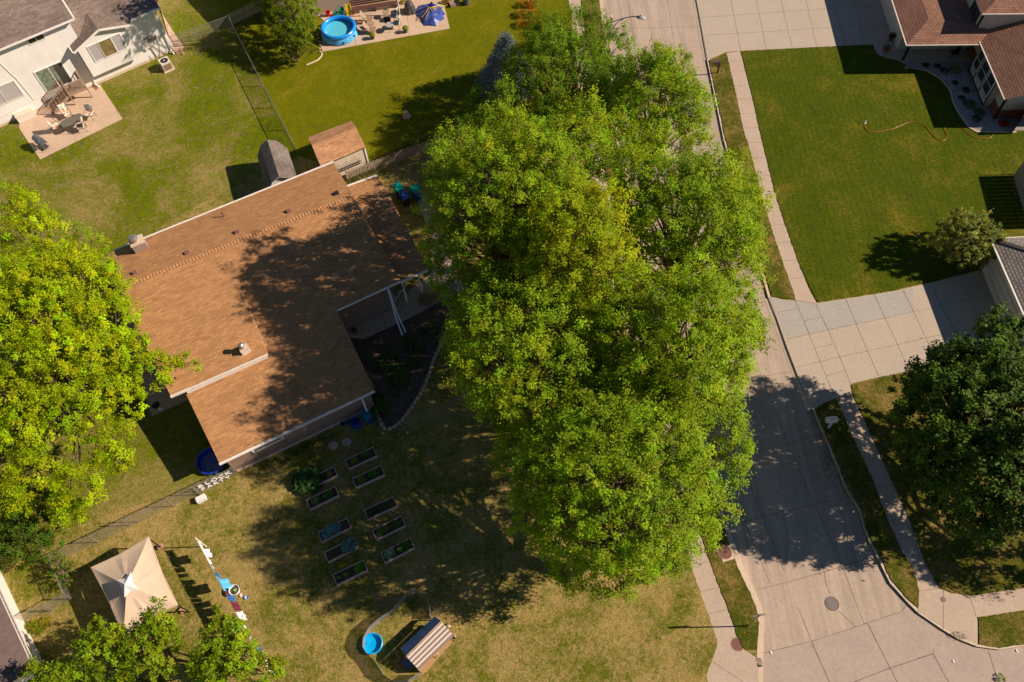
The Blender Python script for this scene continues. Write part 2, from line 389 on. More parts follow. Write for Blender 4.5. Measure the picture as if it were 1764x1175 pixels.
# ------------------------------------------------------------------ the ground
def jag(pts, step=.22, amp=.03, seed=1):
    rg = random.Random(seed); o = []
    n = len(pts)
    for i in range(n):
        a, b = Vector(pts[i]), Vector(pts[(i+1) % n]); L = (b-a).length
        k = max(1, int(L/step))
        if L > 60: k = 1
        for j in range(k):
            p = a.lerp(b, j/k)
            if k > 1: p = p + Vector((rg.uniform(-amp, amp), rg.uniform(-amp, amp), 0))
            o.append(p)
    return o
def sheet(name, pts, z, m, kind='structure', side=None, thick=None, joints=None, jmat=None, jw=.03, seed=1, edge=None, extra=None):
    mb = MB()
    if edge: pts = jag(pts, edge[0], edge[1], seed)
    if thick: mb.prism(pts, z-thick, z, 0)
    else:
        a = sum(pts[i][0]*pts[(i+1) % len(pts)][1]-pts[(i+1) % len(pts)][0]*pts[i][1] for i in range(len(pts)))
        if a < 0: pts = pts[::-1]
        mb.face([(p[0], p[1], z) for p in pts])
    if joints:
        for ji, line in enumerate(joints):
            for a, b in zip(line[:-1], line[1:]):
                d = (b-a); d.z = 0
                if d.length < .01: continue
                d.normalize(); nn = Vector((-d.y, d.x, 0))*jw/2; zz = z+.004
                mb.face([(p.x, p.y, zz) for p in (a-nn, b-nn, b+nn, a+nn)], 1)
    o = mb.build(name, [m] + ([jmat or M['joint']] if joints else []), kind=kind)
    return o
def ribbon(line, w, z0, z1, name, m, kind='structure', parent=None):
    """a strip of real thickness along a line of world points"""
    L, Rr = [], []
    for i, p in enumerate(line):
        t = (line[min(i+1, len(line)-1)]-line[max(i-1, 0)]); t.z = 0; t.normalize(); n = Vector((-t.y, t.x, 0))*w/2
        L.append(p+n); Rr.append(p-n)
    mb = MB()
    for i in range(len(line)-1):
        q = [L[i], Rr[i], Rr[i+1], L[i+1]]
        a = sum(q[k].x*q[(k+1) % 4].y-q[(k+1) % 4].x*q[k].y for k in range(4))
        if a < 0: q = q[::-1]
        mb.face([(p.x, p.y, z1) for p in q])
        for A, B in ((L[i], L[i+1]), (Rr[i], Rr[i+1])):
            mb.face([(A.x, A.y, z0), (B.x, B.y, z0), (B.x, B.y, z1), (A.x, A.y, z1)])
    for A, B in ((L[0], Rr[0]), (L[-1], Rr[-1])):
        mb.face([(A.x, A.y, z0), (B.x, B.y, z0), (B.x, B.y, z1), (A.x, A.y, z1)])
    return mb.build(name, m, parent=parent, kind=kind)
ZR = -0.10
far = [Vector((-700, -500, 0)), Vector((700, -500, 0)), Vector((700, 900, 0)), Vector((-700, 900, 0))]
sheet('ground', far, ZR-.03, M['lawn_dry'])
# kerb lines (photo pixels of the road edges)
def ext(px0, px1, dist, z=0):
    a, b = W(*px0), W(*px1); return b + (b-a).normalized()*dist
KL = [(1038, 0), (1042, 33), (1068, 240), (1124, 500), (1184, 700), (1245.6, 881.6), (1262, 928), (1280, 977), (1297, 1012), (1311, 1043), (1316, 1073), (1314, 1121), (1312, 1175)]
KR = [(1199, 0), (1218, 104.7), (1246, 240), (1323, 512), (1356, 598), (1379.5, 661.7), (1399, 705), (1437.7, 797.5), (1454.5, 840.5), (1478, 880), (1490, 919), (1509, 957), (1533, 1005), (1564, 1039), (1581, 1056), (1622, 1084), (1650, 1101), (1684, 1114.5), (1721.6, 1119.6), (1764, 1113)]
kl = P(KL); kr = P(KR)
kl = [ext((1042, 33), (1038, 0), 120)] + kl + [ext((1314, 1121), (1312, 1175), 6)]
kr = [ext((1218, 104.7), (1199, 0), 120)] + kr + [ext((1721.6, 1119.6), (1764, 1113), 60)]
bl = kl[-1]; br = kr[-1]
sw = (W(200, 1330)-W(1312, 1330)).normalized()
kl_far = kl[-1] + Vector((-1.5, -3.2, 0)); kl2 = kl + [kl_far, kl_far + Vector((-7, -4, 0)), kl_far + Vector((-120, -38, 0))]
rd = [p.copy() for p in kl2] + [kl2[-1]+Vector((8, -10, 0)), br+Vector((0, -14, 0)), br] + kr[::-1]
# the road is one wide sheet under both yards' edges
cx = sum((p for p in kl), Vector())/len(kl)
road_pts = [Vector((p.x-.6, p.y, 0)) for p in kl2] + [kl2[-1]+Vector((10, -12, 0)), br+Vector((20, -16, 0)), Vector((br.x+20, br.y+.8, 0))] + [Vector((p.x+.6, p.y+.3, 0)) for p in kr[::-1]]
J = lambda *a: P(a)
rj = [J((1136, -60), (1150, 0), (1173, 143), (1240, 400), (1305, 629), (1381, 820), (1451, 971), (1489, 1073), (1497, 1075), (1547, 1175)),
      J((1080, -20), (1083, 0), (1098, 117), (1160, 430), (1215, 620), (1286.7, 820), (1352, 983)),
      J((1262.7, 847), (1328, 1006)), J((1257.6, 907), (1312, 890), (1398, 869.6)), J((1307, 1015), (1372, 998), (1422, 984), (1506, 958.7)),
      J((1314, 1125), (1400, 1104), (1489, 1075), (1554, 1053), (1564, 1040)), J((1348, 885), (1357, 916), (1353.5, 982.7)),
      J((1415, 967), (1421, 985), (1423, 1002), (1430.5, 1022)), J((1471.6, 1175), (1530, 1152), (1608.6, 1125), (1610, 1118)), J((1608.6, 1125), (1636, 1175)),
      J((1044, 47), (1205, 44.7)), J((1100, 305), (1262, 297)), J((1170, 680), (1273, 655), (1362, 639)), J((1200, 800), (1279, 783), (1375, 758.7), (1425, 745)),
      J((1400, 869), (1480, 852)), J((1704, 1120), (1722, 1175)), J((1446, 1052), (1476, 1080)), J((1375, 1045), (1400, 1106), (1430, 1175))]
sheet('road', road_pts, ZR, M['road'], joints=rj, jw=.03)
sheet('road_intersection', P([(1316, 1126), (1400, 1105.5), (1489, 1076.5), (1554, 1054.5), (1565, 1043), (1583, 1060), (1622, 1088), (1650, 1105), (1684, 1118), (1764, 1118), (1900, 1118), (1900, 1260), (1316, 1260)]), ZR+.002, M['road2'],
      joints=[J((1497, 1077), (1547, 1175)), J((1471.6, 1175), (1530, 1152), (1608.6, 1126)), J((1608.6, 1126), (1636, 1175)), J((1704, 1121), (1722, 1175)), J((1400, 1108), (1430, 1175))], jw=.04)
# yards: two blocks that end in the kerbs
tl = Vector((-500, 700, 0))
left = kl2 + [Vector((-500, kl2[-1].y, 0)), tl, Vector((kl[0].x, 700, 0))]
right = kr + [Vector((600, kr[-1].y, 0)), Vector((600, 700, 0)), Vector((kr[0].x, 700, 0))]
sheet('yard_left', left, 0.0, M['lawn_dry'], thick=.2)
sheet('yard_right', right, 0.0, M['lawn_dry'], thick=.2)
def off(line, d):
    o = []
    for i, p in enumerate(line):
        t = (line[min(i+1, len(line)-1)]-line[max(i-1, 0)]); t.z = 0; t.normalize(); o.append(p + Vector((-t.y, t.x, 0))*d)
    return o
ribbon(off(kl2, -.14), .30, -.15, .012, 'kerb_left', M['kerb'])
ribbon(off(kr, .09), .16, -.15, .012, 'kerb_right', M['kerb'])
# sidewalks
SWL_l = [(979, 0), (984, 24), (1006, 240), (1058, 500), (1117, 700), (1178, 930), (1185, 952.6), (1194, 986.6), (1221, 1061.5), (1236, 1106), (1231, 1125), (1216.5, 1164), (1224, 1200)]
SWL_r = [(1001, 0), (1005, 26), (1031, 240), (1087, 500), (1148, 700), (1205, 912), (1212, 935), (1224.7, 972.5), (1245.7, 1026), (1260, 1064), (1271, 1098), (1283, 1120), (1296, 1128.6), (1307, 1136), (1307, 1200)]
a0 = ext((984, 24), (979, 0), 60); b0 = ext((1005, 26), (1001, 0), 60)
swl = [a0]+P(SWL_l); swr = [b0]+P(SWL_r)
def lerp_line(A, B, t):  # cross joint between two lines at image y
    def at(L, y):
        for (x0, y0), (x1, y1) in zip(L[:-1], L[1:]):
            if y0 <= y <= y1: return x0+(x1-x0)*(y-y0)/(y1-y0)
    return at(A, t[0]), at(B, t[1])
lj = []
for y in (955, 968, 1006, 1052, 1057):
    pass
for yl, yr in ((973, 967.5), (1019, 1012), (1057.5, 1050.5), (60, 59), (100, 99), (140, 139), (180, 179), (222, 221), (265, 263), (308, 306), (352, 349), (397, 393), (443, 438), (490, 484), (540, 533), (590, 582), (640, 631), (690, 680), (742, 731), (795, 783), (850, 837), (905, 891)):
    x0, x1 = lerp_line(SWL_l, SWL_r, (yl, yr)); lj.append(J((x0, yl), (x1, yr)))
lj += [J((1228, 1140), (1262, 1163), (1290, 1182))]
sheet('sidewalk_left', swl+swr[::-1], .020, M['walk'], thick=.1, joints=lj, jw=.025)
SR_l = [(1251.4, 92), (1266.8, 158), (1280.8, 224.6), (1289, 250), (1311.6, 336), (1332.5, 405), (1350.4, 458.5), (1368, 506), (1370, 518), (1384, 553), (1412, 621), (1437.7, 684), (1442.6, 691), (1468, 752), (1497.5, 813.7), (1523, 880), (1533, 905.6), (1554, 950), (1576, 988), (1583, 1018.6), (1581, 1052)]
SR_r = [(1275.7, 88), (1292.3, 153), (1306.3, 212), (1314.6, 250), (1337, 339), (1356, 396), (1380, 464), (1395, 503), (1407, 522.5), (1426, 569.5), (1447, 618), (1465, 661.7), (1468.4, 681), (1494, 736), (1518.6, 791), (1556, 872), (1567.5, 899), (1595, 974), (1619, 1015), (1639.5, 1022), (1673.7, 1027), (1764, 1013.5), (1900, 992), (2300, 930)]
SR_b = [(2300, 970), (1900, 1032), (1764, 1051), (1684, 1063), (1684, 1109), (1650, 1096), (1622, 1079), (1590, 1058)]
srj = []
for yl, yr in ((107, 104), (148, 146.5), (172, 170), (196.5, 195), (221, 220), (246, 245), (273, 272), (303, 302), (331, 330), (359, 358), (388, 387), (419, 417), (450, 448), (481, 478), (691, 682), (716, 710), (752, 745), (795, 786), (842, 834), (880, 872), (930, 921), (988, 974), (1018, 1014)):
    x0, x1 = lerp_line(SR_l, SR_r, (yl, yr)); srj.append(J((x0, yl), (x1, yr)))
srj += [J((1545, 838), (1552, 862), (1560, 880), (1566, 905), (1574, 925), (1588, 972)), J((1625, 1040), (1624.5, 1084)), J((1671, 1028), (1681, 1062)), J((1625, 1030), (1625, 1016)), J((1525, 856), (1540, 905))]
sheet('sidewalk_right', P(SR_l+[(1581, 1055)]+SR_b[::-1]+SR_r[::-1]), .020, M['walk'], thick=.1, joints=srj, jw=.022)
# driveways
D1 = [(1200, 2), (1185, -70), (1700, -90), (1700, 40), (1559, 74), (1541, 74), (1503, 71), (1503, 77), (1460, 78.8), (1276, 88), (1249, 91), (1219, 103)]
d1j = [J((1259, 0), (1275.7, 87)), J((1302.5, 0), (1320, 85)), J((1344.6, 0), (1365, 83)), J((1388, 0), (1407, 81)), J((1433, 0), (1454.6, 79)), J((1437, 0), (1458.5, 79)), J((1471, 0), (1490, 77)),
       J((1204, 30.6), (1259, 27), (1400, 17), (1433, 15), (1530, 9)), J((1214, 61), (1270, 58), (1400, 50), (1446, 47), (1533, 43)), J((1251, -40), (1259, 0)), J((1246, 91), (1276, 88)), J((1516, 0), (1533, 52))]
sheet('driveway_north', P(D1), .028, M['drive'], thick=.11, joints=d1j, jw=.028)
D2 = [(1325, 512), (1347, 516), (1368, 518.5), (1380, 521), (1407, 522.5), (1470, 513), (1540, 502), (1604, 487), (1660, 473), (1698, 463), (1830, 640), (1764, 602), (1690, 614), (1636.6, 624.5), (1565.5, 639), (1513.7, 650), (1465, 661), (1462, 676), (1439, 687), (1420, 694), (1402, 705), (1379, 660), (1355, 597)]
L1 = lambda x, y: (1200+x/3.092, 500+y/3.092)
d2j = [J(L1(487, 262), L1(600, 235), L1(695, 213), L1(850, 182), L1(1003, 150), L1(1155, 115), L1(1305, 85)), J(L1(530, 412), L1(657, 382), L1(755, 357), L1(910, 325), L1(1070, 290), L1(1220, 255), L1(1385, 222)),
       J(L1(430, 120), L1(535, 98)), J(L1(795, 50), L1(850, 182), L1(910, 325), L1(970, 460)), J(L1(945, 20), L1(1003, 150), L1(1070, 290), L1(1132, 430)), J(L1(1100, 0), L1(1155, 115), L1(1280, 385)),
       J(L1(1270, 0), L1(1305, 85), L1(1385, 222), L1(1425, 300)), J(L1(1262, 0), L1(1297, 85), L1(1377, 222), L1(1417, 300)), J(L1(635, 75), L1(700, 215), L1(765, 365), L1(820, 500)), J(L1(525, 55), L1(570, 165), L1(655, 375), L1(735, 570)),
       J(L1(1325, 76), L1(1590, 22)), J(L1(1390, 218), L1(1670, 162)), J(L1(1430, 0), L1(1520, 190), L1(1600, 350)), J(L1(570, 165), L1(660, 145)), J(L1(635, 308), L1(722, 288)), J(L1(690, 455), L1(785, 433)), J(L1(597, 560), L1(715, 530)), J(L1(745, 580), L1(835, 560)),
       J(L1(525, 55), L1(640, 72))]
sheet('driveway_south', P(D2), .028, M['drive'], thick=.11, joints=d2j, jw=.028)
sheet('driveway_grey_slabs', P([(1326, 513.5), (1368, 520), (1407, 524), (1470, 514.5), (1540, 503.5), (1573, 497), L1(1155, 113), L1(1003, 148), L1(850, 180), L1(700, 211), L1(600, 233), L1(487, 260)]), .0305, M['drive2'],
      joints=[J(L1(430, 120), L1(535, 98)), J(L1(795, 54), L1(850, 180)), J(L1(945, 25), L1(1003, 148)), J(L1(1100, 5), L1(1155, 113)), J(L1(635, 78), L1(700, 211)), J(L1(525, 60), L1(600, 233)), J(L1(570, 165), L1(660, 145))], jw=.028)
def apron(name, line, w):
    mb = MB(); o_ = off(line, -w); inn_ = off(line, .30)
    for i in range(len(line)-1):
        mb.face([Vector((q.x, q.y, z)) for q, z in ((inn_[i], .034), (inn_[i+1], .034), (o_[i+1], ZR+.008), (o_[i], ZR+.008))])
    o = mb.build(name, M['kerb'], kind='structure'); return o
apron('apron_north', P([(1190, -40), (1199, 0), (1218, 103)]), .28)
apron('apron_south', P([(1324, 513), (1356, 598), (1379.5, 661), (1398, 704)]), .28)
for nm, pts in () and (('driveway_gutter_north', [(1193.5, 0), (1199, 0), (1218, 103), (1211, 103)]), ('driveway_gutter_south', [(1318, 513), (1323, 512), (1356, 598), (1379.5, 661), (1397, 703), (1390, 704), (1372, 662), (1349, 599)])):
    sheet(nm, P(pts), ZR+.03, M['kerb'], thick=.03)
# raised turf sheets
LZ = .055
def turf(name, pts, m, z=LZ, amp=.035, seed=1): return sheet(name, pts, z, M[m], thick=.06, edge=(.16, amp), seed=seed)
wall_l = (-2000)
turf('lawn_front', [Vector((-300, W(1216, 1200).y, 0)), Vector((-300, 250, 0)), Vector((a0.x, 250, 0)), a0] + P(SWL_l), 'lawn_dry', seed=2)
vl = [b0]+P(SWL_r[:-3]); ke = off(kl, -.29)
ke = [p for p in ke if p.y > W(1296, 1128).y]
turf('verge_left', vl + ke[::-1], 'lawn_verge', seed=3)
kri = off(kr, .17)
def kpart(y0, y1): return [p for p in kri if W(1200, y1).y <= p.y <= W(1200, y0).y]
turf('verge_right_north', P([(1221, 104.5), (1248, 93), (1251.4, 93), (1266.8, 158), (1280.8, 224.6), (1289, 250), (1311.6, 336), (1332.5, 405), (1350.4, 458.5), (1367, 506), (1368, 516), (1347, 514.5), (1329, 510), (1250, 240)]), 'lawn_verge', seed=4)
turf('lawn_right', P([(1276, 89), (1460, 80), (1503, 78.5), (1512, 95), (1525, 101), (1553, 107), (1764, 107), (1990, 107), (1990, 380), (1764, 465), (1698, 461), (1604, 485.5), (1540, 500), (1470, 511.5), (1408, 521), (1380, 464), (1356, 396), (1337, 339), (1314.6, 250), (1306.3, 212), (1292.3, 153)]), 'lawn_deep', seed=5)
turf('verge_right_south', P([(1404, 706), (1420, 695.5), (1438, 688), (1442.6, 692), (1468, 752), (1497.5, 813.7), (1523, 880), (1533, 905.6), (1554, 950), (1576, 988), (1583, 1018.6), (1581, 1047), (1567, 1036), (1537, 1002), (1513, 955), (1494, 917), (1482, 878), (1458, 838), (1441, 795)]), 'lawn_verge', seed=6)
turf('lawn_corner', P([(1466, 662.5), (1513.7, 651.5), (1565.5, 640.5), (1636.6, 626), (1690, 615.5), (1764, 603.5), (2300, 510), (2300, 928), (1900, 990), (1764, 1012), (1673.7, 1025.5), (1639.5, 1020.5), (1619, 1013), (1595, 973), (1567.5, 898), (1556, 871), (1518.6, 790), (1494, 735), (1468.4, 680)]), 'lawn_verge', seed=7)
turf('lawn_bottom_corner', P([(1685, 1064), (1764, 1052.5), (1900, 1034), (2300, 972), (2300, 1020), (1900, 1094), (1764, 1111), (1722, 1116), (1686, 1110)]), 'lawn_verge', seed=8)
# yards of different grass laid over the dry one
turf('lawn_back_left', P([(-400, 230), (0, 221.5), (139, 160.5), (301, 88.5), (272, 0), (260, -120), (420, -120), (392, 33), (512, 268), (420, 310), (310, 372), (200, 432), (120, 480), (-300, 560)]), 'lawn_back', z=.075, seed=9)
turf('lawn_centre', P([(393, 32), (420, -120), (965, -120), (979, 0), (984, 24), (990, 110), (1000, 200), (880, 226), (758, 241), (700, 262), (640, 288), (600, 300), (513, 268)]), 'lawn_lush', z=.085, seed=10)
turf('lawn_side', P([(150, 560), (260, 640), (390, 700), (400, 816), (300, 850), (150, 900), (60, 930), (-100, 900), (-100, 560)]), 'lawn_back', z=.070, seed=11)
# patches
def patch(name, cxy, rx, ry, m, z, seed, rot=0, lump=.25):
    rg = random.Random(seed); ph = [rg.random()*6.3 for _ in range(4)]; c = W(*cxy); pts = []
    for k in range(36):
        a = 2*math.pi*k/36; q = 1+lump*(math.sin(2*a+ph[0])*.5+math.sin(3*a+ph[1])*.5+.4*math.sin(7*a+ph[2]))+rg.uniform(-.05, .05)
        x, y = rx*q*math.cos(a), ry*q*math.sin(a)
        pts.append(Vector((c.x+x*math.cos(rot)-y*math.sin(rot), c.y+x*math.sin(rot)+y*math.cos(rot), 0)))
    return sheet(name, pts, z, M[m])
# gravel and mulch beds, walks, patios
sheet('patio_slab_west', P([(139, 160.5), (173.6, 147.5), (212, 206), (70, 276), (35, 224), (33, 205)]), .11, M['patio'], thick=.12,
      joints=[J((103, 176), (134, 247)), J((200, 186), (208, 208)), J((189, 150), (213, 200))], jw=.02)
sheet('patio_slab_centre', P([(556, 91), (553, 80), (560, 40), (548, 28), (620, 12), (760, -12), (775, 51)]), .12, M['patio'], thick=.1, joints=[J((700, 12), (706, 66))], jw=.02)
sheet('porch_walk', P([(578, 560), (612, 545), (700, 505), (745, 470), (740, 400), (712, 330), (735, 330), (800, 500), (775, 512), (700, 552), (627, 585), (606, 583)]), .09, M['walk'], thick=.1, joints=[J((655, 540), (668, 566)), J((720, 500), (735, 530))], jw=.02)
sheet('side_walk', P([(255, 690), (262, 718), (325, 690), (318, 640), (230, 500), (212, 520)]), .09, M['walk'], thick=.1)
sheet('porch_slab', P([(1503, 71), (1541, 72), (1640, 70), (1720, 70), (1700, 108), (1660, 107), (1600, 109), (1556, 110), (1540, 103), (1524, 100), (1512, 95), (1506, 84)]), .09, M['drive'], thick=.1)
sheet('gravel_bed', P([(1553, 109), (1600, 107), (1700, 105), (1764, 200), (1780, 226), (1712, 226), (1680, 226), (1668, 219), (1650, 196), (1640, 174), (1636, 152), (1620, 134), (1595, 121), (1570, 117)]), .075, concrete('river gravel', (.36, .33, .33), (.20, .19, .19)), thick=.05)
ribbon(P([(1556, 117), (1575, 119), (1596, 123), (1620, 137), (1636, 156), (1641, 176), (1652, 198), (1669, 221), (1681, 228), (1750, 229)]), .12, .0, .11, 'gravel_bed_edging', M['kerb'])
sheet('mulch_bed', P([(606, 583), (627, 585), (700, 552), (775, 512), (790, 520), (786, 545), (760, 580), (740, 630), (715, 690), (690, 730), (668, 740), (655, 728), (648, 705), (640, 690), (650, 670), (600, 600)]), .078, M['mulch'])
sheet('side_gravel', P([(273, 11), (283, 30), (302, 60), (318, 82), (312, 95), (300, 90), (262, -30), (268, -30)]), .09, M['stone'])
for i, a in enumerate([((440, 850), 2.6, .9, 'earth', .0625, R(30)), ((258, 870), 1.0, .55, 'earth', .0625, R(20)), ((60, 1052), 1.6, .8, 'earth', .0625, R(-20)), ((95, 1118), .8, 1.2, 'earth', .0625, 0), ((125, 935), 1.2, .7, 'earth', .0625, R(20)), ((598, 741), 1.6, .8, 'earth', .0625, R(10))]):
    pass
# ------------------------------------------------------------------ trees and plants
def leaf_mesh(name, C, N, S, T, mt, parent=None, aspect=.62, seed=0, kite=True):
    """C centres, N normals, S sizes, T tints -> one mesh of leaf quads"""
    rg = np.random.default_rng(seed+5); n = len(C)
    N = N/np.linalg.norm(N, axis=1, keepdims=True)
    r = rg.normal(size=(n, 3)); A = np.cross(N, r); A /= np.linalg.norm(A, axis=1, keepdims=True)+1e-9; B = np.cross(N, A)
    S = S[:, None]; fold = N*S*rg.uniform(-.25, .25, (n, 1))
    V = np.empty((n, 4, 3))
    V[:, 0] = C-A*S; V[:, 1] = C-B*S*aspect+fold; V[:, 2] = C+A*S; V[:, 3] = C+B*S*aspect+fold
    off = np.zeros(3) if parent is None else np.array(parent.location)
    V = V.reshape(-1, 3)-off
    loc = (0, 0, 0)
    if parent is None:
        loc = tuple(float(x) for x in (V[:, 0].mean(), V[:, 1].mean(), V[:, 2].min())); V = V-np.array(loc)
    me = bpy.data.meshes.new(name)
    me.vertices.add(4*n); me.vertices.foreach_set('co', V.astype(np.float32).ravel())
    me.loops.add(4*n); me.loops.foreach_set('vertex_index', np.arange(4*n, dtype=np.int32))
    me.polygons.add(n); me.polygons.foreach_set('loop_start', np.arange(0, 4*n, 4, dtype=np.int32)); me.polygons.foreach_set('loop_total', np.full(n, 4, dtype=np.int32))
    me.update(calc_edges=True)
    at = me.attributes.new('tint', 'FLOAT_COLOR', 'POINT')
    c4 = np.ones((n, 4, 4), dtype=np.float32); c4[:, :, :3] = T[:, None, :]; at.data.foreach_set('color', c4.ravel())
    me.materials.append(mt)
    o = bpy.data.objects.new(name, me); o.location = loc; col.objects.link(o)
    if parent is not None: o.parent = parent
    return o
def tints(rg, n, c, jit=.18):
    t = np.array(c)[None, :]*np.exp(rg.normal(0, jit, (n, 1))); return t*np.exp(rg.normal(0, .07, (n, 3)))
def keep_idx(k): return k
def foliage(name, lobes, parent, c, c2, seed, per_m2=38, leaf=.064, clump=.50, leaves=58, mt='leaf', up=.55, floor=-.35, stretch=1.6, droop=.0, center=None):
    """lobes: (x,y,z,r[,rz]) ; clumps stand on each lobe's shell, leaves round each clump"""
    rg = np.random.default_rng(seed)
    Cs, Ds, Ts = [], [], []
    L = np.array([(l[0], l[1], l[2], l[3], (l[4] if len(l) > 4 else l[3]*(1.35 if l[3] > 1 else 1.1))) for l in lobes])
    for i, l in enumerate(L):
        n = int(per_m2*l[3]*l[3])
        d = rg.normal(size=(n, 3)); d /= np.linalg.norm(d, axis=1, keepdims=True)
        d = d[d[:, 2] > floor]
        rr = rg.uniform(.35, 1.08, len(d))**.5
        # lumpy surface
        ph = rg.uniform(0, 6.28, 6)
        lump = 1+.16*np.sin(4*d[:, 0]+ph[0])*np.sin(4*d[:, 1]+ph[1])+.14*np.sin(7*d[:, 2]+ph[2])*np.sin(6*d[:, 0]+ph[3])
        p = d*(rr*lump)[:, None]*np.array([l[3], l[3], l[4]])+l[:3]
        # drop clumps buried deep inside other lobes
        keep = np.ones(len(p), bool)
        for j, q in enumerate(L):
            if j == i: continue
            e = (p-q[:3])/np.array([q[3], q[3], q[4]]); keep &= (np.einsum('ij,ij->i', e, e) > .42)
        p, d = p[keep], d[keep]
        hue = np.clip(rg.normal(.4, .22), 0, 1)
        base = np.array(c)*(1-hue)+np.array(c2)*hue
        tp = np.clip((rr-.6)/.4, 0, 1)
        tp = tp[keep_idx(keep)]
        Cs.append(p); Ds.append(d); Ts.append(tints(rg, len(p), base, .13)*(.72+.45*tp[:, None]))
    P0 = np.concatenate(Cs); D0 = np.concatenate(Ds); T0 = np.concatenate(Ts)
    n = len(P0)
    ax = D0+np.array([0, 0, up]); ax /= np.linalg.norm(ax, axis=1, keepdims=True)
    k = leaves
    cl = clump*rg.uniform(.55, 1.25, (n, 1, 1))
    o = rg.normal(0, .27, (n, k, 3))*cl
    along = np.einsum('nki,ni->nk', o, ax)[:, :, None]
    o = o+along*(stretch-1)*ax[:, None, :]
    if droop: o[:, :, 2] -= droop*np.abs(o[:, :, 0])
    C = (P0[:, None, :]+o).reshape(-1, 3)
    N = (ax[:, None, :]*.85+np.array([0, 0, .40])+rg.normal(0, .36, (n, k, 3))).reshape(-1, 3)
    S = leaf*rg.uniform(.6, 1.25, n*k)
    T = (T0[:, None, :]*np.exp(rg.normal(0, .10, (n, k, 1)))).reshape(-1, 3)
    ok = C[:, 2] > .12
    print(name, 'leaves', int(ok.sum()))
    return leaf_mesh(name, C[ok], N[ok], S[ok], T[ok], M[mt], parent, seed=seed), P0
def limbs(name, base, lobes, parent, seed, r0=.3, fork=None, twigs=4, mt='bark'):
    rg = random.Random(seed); mb = MB(); base = Vector(base)
    cs = [Vector(l[:3]) for l in lobes]; cen = sum(cs, Vector())/len(cs)
    fz = fork if fork else cen.z*.35
    f = base.lerp(Vector((cen.x, cen.y, fz)), .9); f.z = fz
    f.x = base.x+(cen.x-base.x)*.3; f.y = base.y+(cen.y-base.y)*.3
    mid = base.lerp(f, .5)+Vector((rg.uniform(-.15, .15), rg.uniform(-.15, .15), 0))
    mb.tube([base-Vector((0, 0, .05)), base+Vector((0, 0, .25)), mid, f], [r0*1.5, r0*1.1, r0, r0*.85], 10)
    for l, c in zip(lobes, cs):
        m1 = f.lerp(c, .45)+Vector((rg.uniform(-.4, .4), rg.uniform(-.4, .4), rg.uniform(-.2, .8)))
        rr = max(.05, r0*.42*min(1, l[3]/2.2))
        mb.tube([f-Vector((0, 0, .3)), m1, c], [rr*1.3, rr*.85, rr*.45], 6)
        for k in range(twigs):
            a = rg.uniform(0, 6.28); e = rg.uniform(-.1, 1.1); q = c+Vector((math.cos(a)*math.cos(e), math.sin(a)*math.cos(e), math.sin(e)*.8))*l[3]*.8
            s = m1.lerp(c, rg.uniform(.3, .95))
            mb.tube([s, s.lerp(q, .5)+Vector((0, 0, .15)), q], [rr*.4, rr*.28, rr*.12], 4, caps=False)
    return mb.build(name, M[mt], parent)
def dome(C, Rx, Ry, Hz, n, rl, seed, jitter=.12, low=-.15):
    """lobes spread over a dome round C (crown middle)"""
    rg = random.Random(seed); o = []
    for k in range(n):
        t = (k+.5)/n; zz = low+(1-low)*t; rad = math.sqrt(max(0, 1-max(0, zz)**2)); a = 2.39996*k+seed
        q = 1+rg.uniform(-jitter, jitter)
        o.append((C[0]+Rx*rad*.74*q*math.cos(a), C[1]+Ry*rad*.74*q*math.sin(a), C[2]+Hz*.72*zz*q, rl*rg.uniform(.8, 1.2)))
    return o
def tree(label, crown_px, zc, Rx, Ry, Hz, nl, rl, seed, c, c2, base=None, extra=(), cat='tree', name='tree', group=None, r0=.3, rot=0, big=None, **kw):
    if big is None: big = Rx > 2.8
    C = W(crown_px[0], crown_px[1], zc)
    if base is None: b = Vector((C.x, C.y, 0))
    else: b = W(*base)
    if big: nl, rl = int(nl*2.3), rl*.66
    lb = dome((0, 0, 0), Rx, Ry, Hz*(1.3 if big else 1), nl, rl, seed, low=-.5 if big else -.15)
    if big: lb = lb+dome((0, 0, -.3), Rx*.62, Ry*.62, Hz*.7, int(nl*.35), rl*1.25, seed+3)
    ca, sa = math.cos(rot), math.sin(rot)
    lb = [(C.x+x*ca-y*sa, C.y+x*sa+y*ca, C.z+z, r) for x, y, z, r in lb]
    for ex in extra:
        q = W(ex[0], ex[1], ex[2]); lb.append((q.x, q.y, q.z, ex[3]))
    t = thing(name, label, cat, b, group=group)
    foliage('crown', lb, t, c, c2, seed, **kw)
    limbs('trunk', b, lb, t, seed, r0)
    return t
GB = (.200, .325, .014); GY = (.300, .405, .010); GD = (.120, .215, .014)
# the big group between the house and the street
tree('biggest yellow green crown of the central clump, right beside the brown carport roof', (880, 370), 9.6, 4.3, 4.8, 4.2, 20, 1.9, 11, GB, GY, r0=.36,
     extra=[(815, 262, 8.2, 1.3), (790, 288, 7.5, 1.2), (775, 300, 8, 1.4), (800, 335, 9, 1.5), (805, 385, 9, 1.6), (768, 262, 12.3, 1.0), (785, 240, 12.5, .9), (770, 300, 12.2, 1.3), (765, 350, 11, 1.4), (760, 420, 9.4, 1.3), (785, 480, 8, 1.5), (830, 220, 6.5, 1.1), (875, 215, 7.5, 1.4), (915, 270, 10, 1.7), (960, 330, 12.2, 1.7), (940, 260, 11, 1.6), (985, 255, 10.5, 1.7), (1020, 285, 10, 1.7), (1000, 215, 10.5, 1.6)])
tree('yellow tipped tree in the middle of the central clump', (985, 450), 10.2, 3.2, 4.4, 4.0, 14, 1.7, 12, (.28, .37, .010), (.37, .41, .008), r0=.3)
